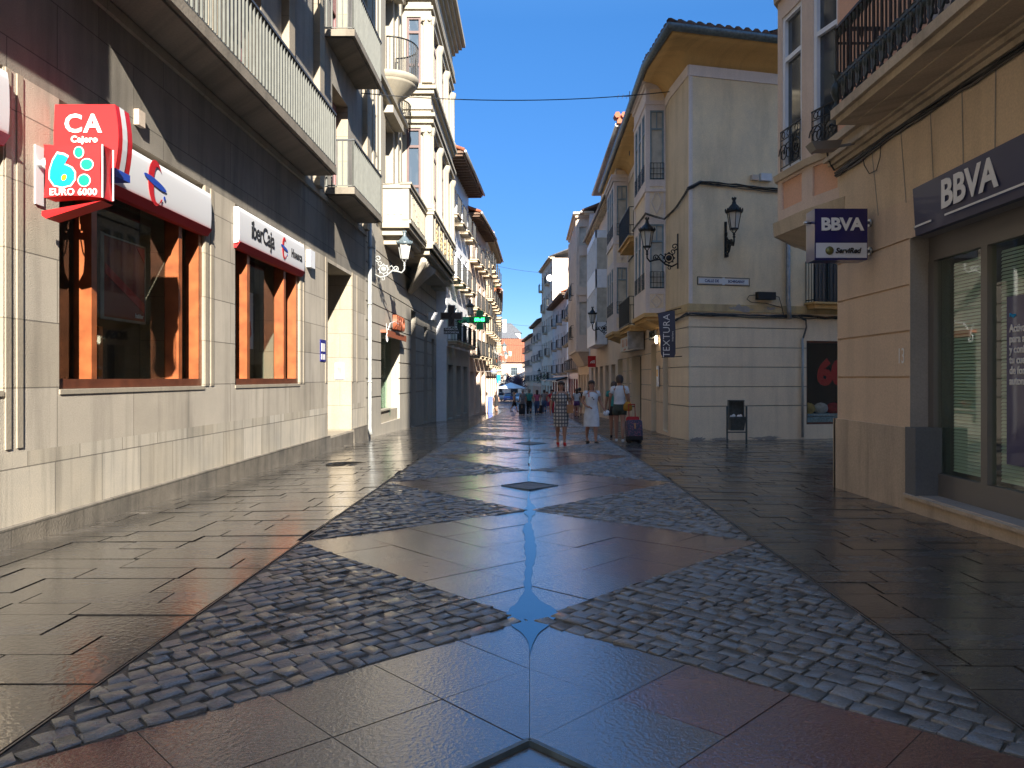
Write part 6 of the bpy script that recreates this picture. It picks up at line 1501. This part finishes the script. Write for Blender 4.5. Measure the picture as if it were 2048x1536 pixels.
def plaid(name):
    m = bpy.data.materials.new(name); m.use_nodes = True; nt = m.node_tree; L = nt.links; b = nt.nodes['Principled BSDF']; b.inputs['Roughness'].default_value = .85
    tc = _n(nt, 'ShaderNodeTexCoord'); outs = []
    for ax, sc_ in (('X', 24), ('Z', 20)):
        wv = _n(nt, 'ShaderNodeTexWave', bands_direction=ax); wv.inputs['Scale'].default_value = sc_/6.28*1.15; wv.inputs['Distortion'].default_value = .5; L.new(tc.outputs['Object'], wv.inputs[0]); outs.append(wv.outputs['Fac'])
    a = _n(nt, 'ShaderNodeMath', operation='MULTIPLY'); L.new(outs[0], a.inputs[0]); L.new(outs[1], a.inputs[1])
    cr = _n(nt, 'ShaderNodeValToRGB'); cr.color_ramp.elements[0].color = (.09, .085, .095, 1); cr.color_ramp.elements[1].color = (.52, .46, .38, 1); cr.color_ramp.elements[1].position = .6
    L.new(a.outputs[0], cr.inputs[0]); L.new(cr.outputs[0], b.inputs['Base Color']); return m
M['plaid'] = plaid('plaid_fabric')
def fleck(name, c1, c2, sc_=60):
    m = bpy.data.materials.new(name); m.use_nodes = True; nt = m.node_tree; L = nt.links; b = nt.nodes['Principled BSDF']; b.inputs['Roughness'].default_value = .6
    tc = _n(nt, 'ShaderNodeTexCoord'); mp = _n(nt, 'ShaderNodeMapping'); mp.inputs['Scale'].default_value = (1, 1, 1.9); L.new(tc.outputs['Object'], mp.inputs[0])
    v = _n(nt, 'ShaderNodeTexVoronoi'); v.inputs['Scale'].default_value = sc_; L.new(mp.outputs[0], v.inputs['Vector']); cr = _n(nt, 'ShaderNodeValToRGB'); cr.color_ramp.interpolation = 'CONSTANT'
    cr.color_ramp.elements[0].color = (*c1, 1); cr.color_ramp.elements[1].color = (*c2, 1); cr.color_ramp.elements[1].position = .28; L.new(v.outputs['Distance'], cr.inputs[0]); L.new(cr.outputs[0], b.inputs['Base Color']); return m
M['caseprint'] = fleck('patterned_suitcase_fabric', (.40, .10, .14), (.03, .03, .06), 26)

def skin_mesh(verts, edges, radii, root, mt, sub=2):
    me = bpy.data.meshes.new('body'); me.from_pydata(verts, edges, []); ob = bpy.data.objects.new('tmp', me); COL.objects.link(ob)
    sk = ob.modifiers.new('s', 'SKIN'); sk.use_smooth_shade = True; sk.branch_smoothing = .3
    lay = me.skin_vertices[0].data
    for i, r in enumerate(radii): lay[i].radius = (r, r) if not isinstance(r, tuple) else r; lay[i].use_root = (i == root)
    sb = ob.modifiers.new('u', 'SUBSURF'); sb.levels = sub; sb.render_levels = sub
    dg = bpy.context.evaluated_depsgraph_get(); m2 = bpy.data.meshes.new_from_object(ob.evaluated_get(dg)); bpy.data.objects.remove(ob); bpy.data.meshes.remove(me)
    m2.materials.clear(); m2.materials.append(M[mt]); m2.name = 'body'
    for p in m2.polygons: p.use_smooth = True
    return m2
def person(label, x, y, H, rz, skin='skin1', hair='hairbr', hairlen=0, top='cloth_white', bottom=('skirt', 'cloth_grey'), dress=None, shoes='shoe_black', stride=.12, arms=None, sleeve=.5, wide=1.0, fine=True, group=None, extra=None):
    t = thing('person', label, 'person', (x, y, gz(x, y)), group, local=True); t.rotation_euler = (0, 0, rz)
    h = H; V_ = []; E_ = []; R_ = []
    def v(p, r, par=None):
        V_.append((p[0]*h, p[1]*h, p[2]*h)); R_.append(r*h if not isinstance(r, tuple) else (r[0]*h, r[1]*h))
        if par is not None: E_.append((par, len(V_)-1))
        return len(V_)-1
    W_ = wide
    pel = v((0, 0, .53), .075*W_); wai = v((0, 0, .62), .068*W_, pel); che = v((0, 0, .73), .078*W_, wai); che2 = v((0, 0, .79), .06*W_, che)
    nk = v((0, .004, .845), .030, che2); jaw = v((0, -.006, .885), .036, nk); hd = v((0, .0, .93), .052, jaw); cr = v((0, .004, .965), .044, hd)
    arms = arms or [((-.01, .0), (0, .02)), ((.01, .0), (0, -.02))]
    J = {}
    for i, s in enumerate((-1, 1)):
        sh = v((s*.095*W_, 0, .80), .036, che2)
        a = (arms or [None]*2)[i]
        el, wr, ha = a['el'], a['wr'], a['ha']
        e = v(el, .025, sh); w_ = v(wr, .016, e); h_ = v(ha, .019, w_)
        J[s] = (Vector((s*.095*W_, 0, .80))*h, Vector(el)*h, Vector(wr)*h, Vector(ha)*h)
        if fine:
            d = (Vector(ha)-Vector(wr)).normalized(); side = Vector((1, 0, 0)) if abs(d.x) < .8 else Vector((0, 1, 0)); fw = d.cross(side).normalized()
            for q, L in zip((-.011, -.004, .004, .011), (.036, .042, .040, .032)):
                b = Vector(ha)+d*.008+fw*q; k = v(b+d*L*.5, .0050, h_); v(b+d*L-side*.008*s, .0042, k)
            k = v(Vector(ha)-d*.006+fw*.018, .0055, h_); v(Vector(ha)+d*.016+fw*.026, .0045, k)
        st = stride*s
        hp = v((s*.05*W_, 0, .50), .060*W_, pel); kn = v((s*.05, -st*.55-.008, .28), .036*min(W_, 1.1), hp); lift = .03 if st < 0 else 0
        ca = v((s*.05, -st*.75+(.03 if st < 0 else .0), .19+lift*.5), .034, kn); an = v((s*.048, -st+(.03 if st < 0 else 0), .05+lift), .020, ca); ft_ = v((s*.05, -st-.045, .018+lift*.3), .018, an); v((s*.052, -st-.085, .014), .014, ft_)
        J[(s, 'leg')] = [Vector(p)*h for p in ((s*.05*W_, 0, .50), (s*.05, -st*.55-.008, .28), (s*.048, -st+(.03 if st < 0 else 0), .05+lift), (s*.05, -st-.045, .018+lift*.3), (s*.052, -st-.095, .014))]
    me = skin_mesh(V_, E_, R_, 0, skin); 
    # face features merged into the body mesh: nose, ears, brow, eyes, lips
    b = bpy.data.objects.new('body', me); COL.objects.link(b); b.parent = t
    fmb = MB(); 
    fmb.ell((0, -.055*h, .925*h), (.0075*h, .010*h, .014*h), 8, 5); 
    for s in (-1, 1): fmb.ell((s*.052*h, .0, .93*h), (.006*h, .010*h, .016*h), 8, 5)
    m1 = fmb; 
    for s in (-1, 1): m1.ell((s*.019*h, -.049*h, .938*h), (.008*h, .005*h, .0045*h), 8, 4, 1); m1.ell((s*.019*h, -.051*h, .947*h), (.010*h, .004*h, .002*h), 6, 4, 1)
    m1.ell((0, -.048*h, .902*h), (.014*h, .005*h, .004*h), 8, 4, 2)
    import bmesh
    bm = bmesh.new(); bm.from_mesh(me); m3 = bpy.data.meshes.new('f'); m3.from_pydata(m1.v, [], m1.f); m3.polygons.foreach_set('material_index', m1.m); m3.polygons.foreach_set('use_smooth', [True]*len(m1.f)); bm.from_mesh(m3); bm.to_mesh(me); bm.free()
    me.materials.append(M['hairbk']); M.setdefault('lips', mat('lips', (.35, .09, .08), .5)); me.materials.append(M['lips'])
    # hair
    mb = MB(); n = 14
    def hring(z, r, y0, cut): return [(math.cos(2*math.pi*j/n)*r*h, (y0+math.sin(2*math.pi*j/n)*r*(1.02 if math.sin(2*math.pi*j/n) > 0 else cut))*h, z*h) for j in range(n)]
    rr = [hring(1.008, .010, .006, 1), hring(1.0, .034, .006, 1), hring(.982, .052, .006, .95), hring(.955, .057, .006, .86), hring(.93, .057, .012, .55), hring(.905, .054, .018, .3), hring(.885, .047, .024, .1)]
    if hairlen > 0: rr += [hring(.87, .052, .024, .0), hring(.84-hairlen*.05, .046, .028, -.1)]
    mb.rings(rr, 0, True, True); mb.build('hair', hair, t)
    # clothing
    def el(cx, cy, z, rx, ry, nn=20, wob=0): return [((cx+math.cos(2*math.pi*j/nn)*rx*(1+wob*math.sin(j*2.9)))*h, (cy+math.sin(2*math.pi*j/nn)*ry*(1+wob*math.sin(j*2.9)))*h, z*h) for j in range(nn)]
    def sleeves(mb, frac, r0=.041, r1=.034):
        for s in (-1, 1):
            a, e = J[s][0], J[s][1]; p = a.lerp(e, frac*1.0); mb.tube([a+Vector((-s*.03*h, 0, .006*h)), a, a.lerp(p, .5), p], [.040*h, r0*h*1.02, (r0+r1)/2*h, r1*h], 12)
    def shirt(z0, mt, nm='shirt', flare=1.0):
        mb = MB(); mb.rings([el(0, 0, z0, .092*W_*flare, .072*W_*flare), el(0, 0, .60, .088*W_*flare, .070*W_), el(0, 0, .66, .086*W_, .069*W_), el(0, 0, .73, .097*W_, .078*W_), el(0, 0, .78, .100*W_, .070), el(0, 0, .815, .088*W_, .052), el(0, .002, .838, .052, .044), el(0, .002, .845, .040, .038)], 0, True, True)
        sleeves(mb, sleeve); return mb.build(nm, mt, t)
    if dress:
        mt, hem, fl = dress; mb = MB(); yo = 0
        mb.rings([el(0, yo, hem, .105*fl*W_, .088*fl*W_, 24, .03), el(0, yo, hem+.06, .103*fl*W_, .086*fl*W_, 24, .025), el(0, yo, .44, .108*W_*(.5+fl*.5), .088*W_, 24, .015), el(0, 0, .52, .102*W_, .084*W_, 24, .01), el(0, 0, .57, .094*W_, .076*W_, 24), el(0, 0, .635, .080*W_, .066*W_, 24), el(0, 0, .66, .084*W_, .069*W_, 24), el(0, 0, .73, .096*W_, .083*W_, 24), el(0, 0, .78, .098*W_, .070, 24), el(0, 0, .812, .084*W_, .050, 24), el(0, .004, .828, .055, .042, 24)], 0, True, True)
        sleeves(mb, sleeve); mb.build('dress', mt, t)
        if mt == 'plaid':
            mb = MB(); mb.rings([el(0, 0, .628, .083*W_, .069*W_, 24), el(0, 0, .650, .086*W_, .071*W_, 24)], 0, True, True); mb.build('belt', 'cloth_grey', t)
    else:
        shirt(.53, top)
        kind, mt = bottom; mb = MB()
        mb.rings([el(0, 0, .465, .096*W_, .075*W_), el(0, 0, .50, .100*W_, .080*W_), el(0, 0, .545, .095*W_, .074*W_), el(0, 0, .58, .086*W_, .068*W_)], 0, True, True)
        if kind == 'skirt': mb.rings([el(0, 0, .30, .11, .09), el(0, 0, .47, .098, .077)], 0, True, True)
        else:
            f_ = {'shorts': .45, 'bermuda': .95, 'trousers': 1.0}[kind]
            for s in (-1, 1):
                L = J[(s, 'leg')]; 
                P = [L[0], L[0].lerp(L[1], min(f_, 1)*.6), L[0].lerp(L[1], min(f_, 1))]; R0 = [.066*h*W_, .060*h*W_, .056*h*W_ if kind != 'trousers' else .045*h]
                if kind == 'trousers': P += [L[1].lerp(L[2], .5), L[2]+Vector((0, 0, .005*h))]; R0 += [.042*h, .038*h]
                mb.tube(P, R0, 12)
        mb.build({'skirt': 'skirt', 'shorts': 'shorts', 'bermuda': 'shorts', 'trousers': 'trousers'}[kind], mt, t)
    mb = MB()
    for s in (-1, 1):
        L = J[(s, 'leg')]; a, f1, f2 = L[2], L[3], L[4]
        zb = max(0.0, min(f1.z, f2.z)-.018*h)
        mb.tube([Vector((a.x, a.y+.028*h, zb+.014*h)), Vector((f1.x, f1.y+.01*h, zb+.018*h)), Vector((f2.x, f2.y-.012*h, zb+.012*h))], [.019*h, .023*h, .016*h], 10)
    mb.build('shoes', shoes, t)
    if extra: extra(t, J, h)
    return t, J, h
def A(el, wr, ha): return dict(el=el, wr=wr, ha=ha)
AD = [A((-.135, .015, .655), (-.145, -.01, .535), (-.146, -.02, .49)), A((.135, .0, .655), (.15, -.03, .535), (.152, -.045, .49))]
def handbag(t, J, h):
    mb = MB(); mb.rings([[(.135*h+x*.05*h, .0+y*.10*h, .50*h+z*h) for x, y in ((-1, -1), (1, -1), (1, 1), (-1, 1))] for z in (0, .05, .13)], 0, True, False); mb.build('handbag', 'bag_tan', t)
    mb = MB(); mb.tube([(.12*h, -.04*h, .62*h), (.10*h, -.05*h, .80*h), (.09*h, .0, .845*h), (.11*h, .05*h, .78*h), (.13*h, .04*h, .62*h)], .006*h, 5); mb.build('strap', 'bag_tan', t)
def glasses(t, J, h):
    mb = MB(); 
    for s in (-1, 1): mb.ell((.012*h*s, -.088*h, .715*h-s*.012*h), (.011*h, .004*h, .011*h), 8, 4)
    mb.tube([(0.01*h, -.075*h, .74*h), (0, -.09*h, .715*h)], .003*h, 4); mb.build('sunglasses', 'shoe_black', t)
    mb = MB()
    p = J[1][3]; rn = random.Random(2)
    mb.ell((p.x+.02*h, p.y, p.z-.05*h), (.05*h, .03*h, .045*h), 9, 6); mb.ell((p.x+.05*h, p.y, p.z-.03*h), (.03*h, .03*h, .03*h), 8, 5)
    M.setdefault('bagprint', fleck('crumpled_white_blue_paper', (.15, .2, .45), (.7, .7, .72), 30)); mb.build('paper_bag', 'bagprint', t)
    mb = MB(); mb.tube([(-.06*h, -.06*h, .80*h), (-.066*h, -.085*h, .74*h)], .008*h, 5); mb.build('strap', 'cloth_red', t)
person('woman in a plaid knee-length dress and red shoes walking towards the viewer', .77, 18.75, 1.53, R(4), 'skin2', 'hairbr', .3, dress=('plaid', .285, 1.02), shoes='shoe_red', stride=.045, wide=1.12, sleeve=.75,
       arms=[A((-.15, .02, .66), (-.17, .0, .55), (-.172, -.01, .505)), A((.145, .0, .66), (.12, -.06, .58), (.10, -.085, .58))], extra=handbag)
person('woman in a white dress and black strap shoes striding beside the plaid one', 1.52, 18.85, 1.53, R(10), 'skin2', 'hairbr', .6, dress=('cloth_white', .27, 1.15), shoes='shoe_black', stride=.085, wide=1.08, sleeve=.35,
       arms=[A((-.15, .02, .67), (-.10, -.10, .59), (-.07, -.13, .575)), A((.145, .01, .66), (.19, -.02, .56), (.205, -.04, .525))], extra=glasses)
def shoulderbag(t, J, h):
    mb = MB(); cx, cy = .115*h, .085*h
    cx = -.125*h
    mb.rings([[(cx+math.cos(a)*rx*h, cy+math.sin(a)*ry*h, z*h) for a in [2*math.pi*j/14 for j in range(14)]] for z, rx, ry in ((.465, .03, .02), (.475, .062, .04), (.52, .070, .048), (.57, .058, .04), (.60, .035, .026), (.605, .02, .015))], 0, True, True); mb.build('shoulder_bag', 'bag_mustard', t)
    mb = MB(); mb.tube([(cx, cy+.02*h, .60*h), (-.085*h, .078*h, .72*h), (-.065*h, .06*h, .80*h), (-.06*h, .0, .845*h), (-.08*h, -.07*h, .78*h)], .011*h, 6); mb.build('strap', 'bag_tan', t)
wm, JJ, hh = person('person in white T-shirt and dark shorts walking away with a mustard shoulder bag', 2.27, 19.4, 1.66, R(180-8), 'skin2', 'hairbr', .0, top='cloth_white', bottom=('shorts', 'cloth_olive'), shoes='shoe_white', stride=.05, sleeve=.55,
       arms=[A((-.14, .0, .66), (-.15, -.02, .55), (-.15, -.01, .50)), A((.145, .02, .66), (.15, -.05, .55), (.155, -.06, .51))], extra=shoulderbag)
def suitcase(label, x, y, w_, d_, hgt, mt, handle=.35, rz=0):
    t = thing('suitcase', label, 'suitcase', (x, y, gz(x, y)), None, local=True); t.rotation_euler = (R(-12) if handle else 0, 0, rz)
    mb = MB(); n = 20
    def rr(z, k=1.0): return [(w_/2*k*math.copysign(abs(math.cos(a))**.35, math.cos(a)), d_/2*k*math.copysign(abs(math.sin(a))**.35, math.sin(a)), z) for a in [2*math.pi*(j+.5)/n for j in range(n)]]
    mb.rings([rr(.06, .93), rr(.09), rr(.16), ], 0, True, True); mb.build('base', 'case_black', t)
    mb = MB(); mb.rings([rr(.162, .995), rr(.5*hgt, 1.01), rr(hgt-.04), rr(hgt, .92)], 0, True, True); mb.build('shell', mt, t)
    mb = MB()
    for s in (-1, 1): mb.tube([(s*w_*.32-.03, .0+d_*.25, .035), (s*w_*.32+.03, d_*.25, .035)], .035, 10); mb.tube([(s*w_*.32-.03, -d_*.25, .035), (s*w_*.32+.03, -d_*.25, .035)], .035, 10)
    mb.build('wheels', 'case_black', t)
    mb = MB()
    for s in (-1, 1): mb.tube([(s*.08, d_*.35, hgt-.02), (s*.08, d_*.35, hgt+handle)], .009, 5)
    mb.tube([(-.08, d_*.35, hgt+handle), (.08, d_*.35, hgt+handle)], .014, 6); mb.build('handle', 'case_black' if mt != 'caseprint' else 'case_red', t)
    mb = MB(); mb.box(-.02, .02, -d_/2-.012, -d_/2-.004, hgt*.6, hgt*.85); mb.build('side_strap', 'bag_tan', t)
suitcase('patterned dark red and navy suitcase rolling behind the person in white T-shirt', 2.57, 18.85, .40, .28, .56, 'caseprint', .42, R(6))
suitcase('plain red suitcase just beyond the patterned one', 2.72, 20.2, .34, .25, .60, 'case_red', .3)
far = 'small figures far down the street'
person('person in a teal top half hidden behind the white T-shirt walker', 2.30, 21.0, 1.52, R(170), 'skin2', 'hairbr', .3, top='cloth_teal', bottom=('shorts', 'cloth_black'), shoes='shoe_black', arms=AD, stride=.05, fine=False)
person('person in black T-shirt and beige shorts far down on the right pavement', 3.25, 50, 1.78, R(175), 'skin1', 'hairbk', 0, top='cloth_black', bottom=('bermuda', 'cloth_beige'), arms=AD, stride=.06, fine=False)
person('person in white top behind the woman in the plaid dress', 2.7, 44, 1.62, R(180), 'skin1', 'hairbr', .5, top='cloth_white', bottom=('shorts', 'cloth_purple'), arms=AD, stride=.06, fine=False)
person('person in red top left of the woman in the plaid dress', 1.50, 52, 1.66, R(5), 'skin1', 'hairbr', .5, top='cloth_red', bottom=('trousers', 'cloth_red'), arms=AD, stride=.05, fine=False)
person('person in blue jeans and grey shirt beside the one in red', 1.05, 55, 1.70, R(180), 'skin2', 'hairbk', 0, top='cloth_grey', bottom=('trousers', 'cloth_denim'), arms=AD, stride=.06, fine=False)
def pack(t, J, h):
    mb = MB(); mb.rings([[(math.cos(a)*rx*h, (.10+math.sin(a)*.05)*h, z*h) for a in [2*math.pi*j/12 for j in range(12)]] for z, rx in ((.56, .05), (.58, .085), (.68, .095), (.78, .08), (.81, .04))], 0, True, True); mb.build('backpack', 'cloth_teal', t)
person('walker carrying a teal backpack in the middle of the far street', -.02, 50.5, 1.72, R(182), 'skin2', 'hairgr', 0, top='cloth_teal', bottom=('trousers', 'cloth_black'), shoes='shoe_white', arms=AD, stride=.10, fine=False, extra=pack)
person('walker in pink top and dark trousers beside the teal backpack', .50, 51.5, 1.66, R(182), 'skin1', 'hairbr', .5, top='cloth_pink', bottom=('trousers', 'cloth_denim'), arms=AD, stride=.10, fine=False)
person('walker in grey shirt pulling the upright black suitcase mid street', -.45, 52.5, 1.70, R(178), 'skin2', 'hairgr', 0, top='cloth_grey', bottom=('trousers', 'cloth_grey'), arms=AD, stride=.07, fine=False)
suitcase('tall black suitcase pulled along mid street in the distance', -.50, 51.0, .42, .28, .72, 'case_black', .35)
suitcase('smaller black suitcase to the right of the walker in pink', .72, 54.5, .40, .28, .60, 'case_black', .3)
person('person in black standing by the left wall near the blue board', -2.68, 62.5, 1.66, R(150), 'skin1', 'hairbr', .3, top='cloth_black', bottom=('skirt', 'cloth_black'), arms=AD, stride=.03, fine=False)
person('striding person in patterned grey top and black shorts left of the suitcases', -1.25, 63, 1.66, R(95), 'skin2', 'hairgr', 0, top='cloth_grey', bottom=('bermuda', 'cloth_black'), arms=AD, stride=.16, fine=False)
person('distant walker in red near the right facades', 1.35, 60, 1.62, R(0), 'skin1', 'hairbr', .5, top='cloth_red', bottom=('skirt', 'cloth_purple'), arms=AD, stride=.05, fine=False)
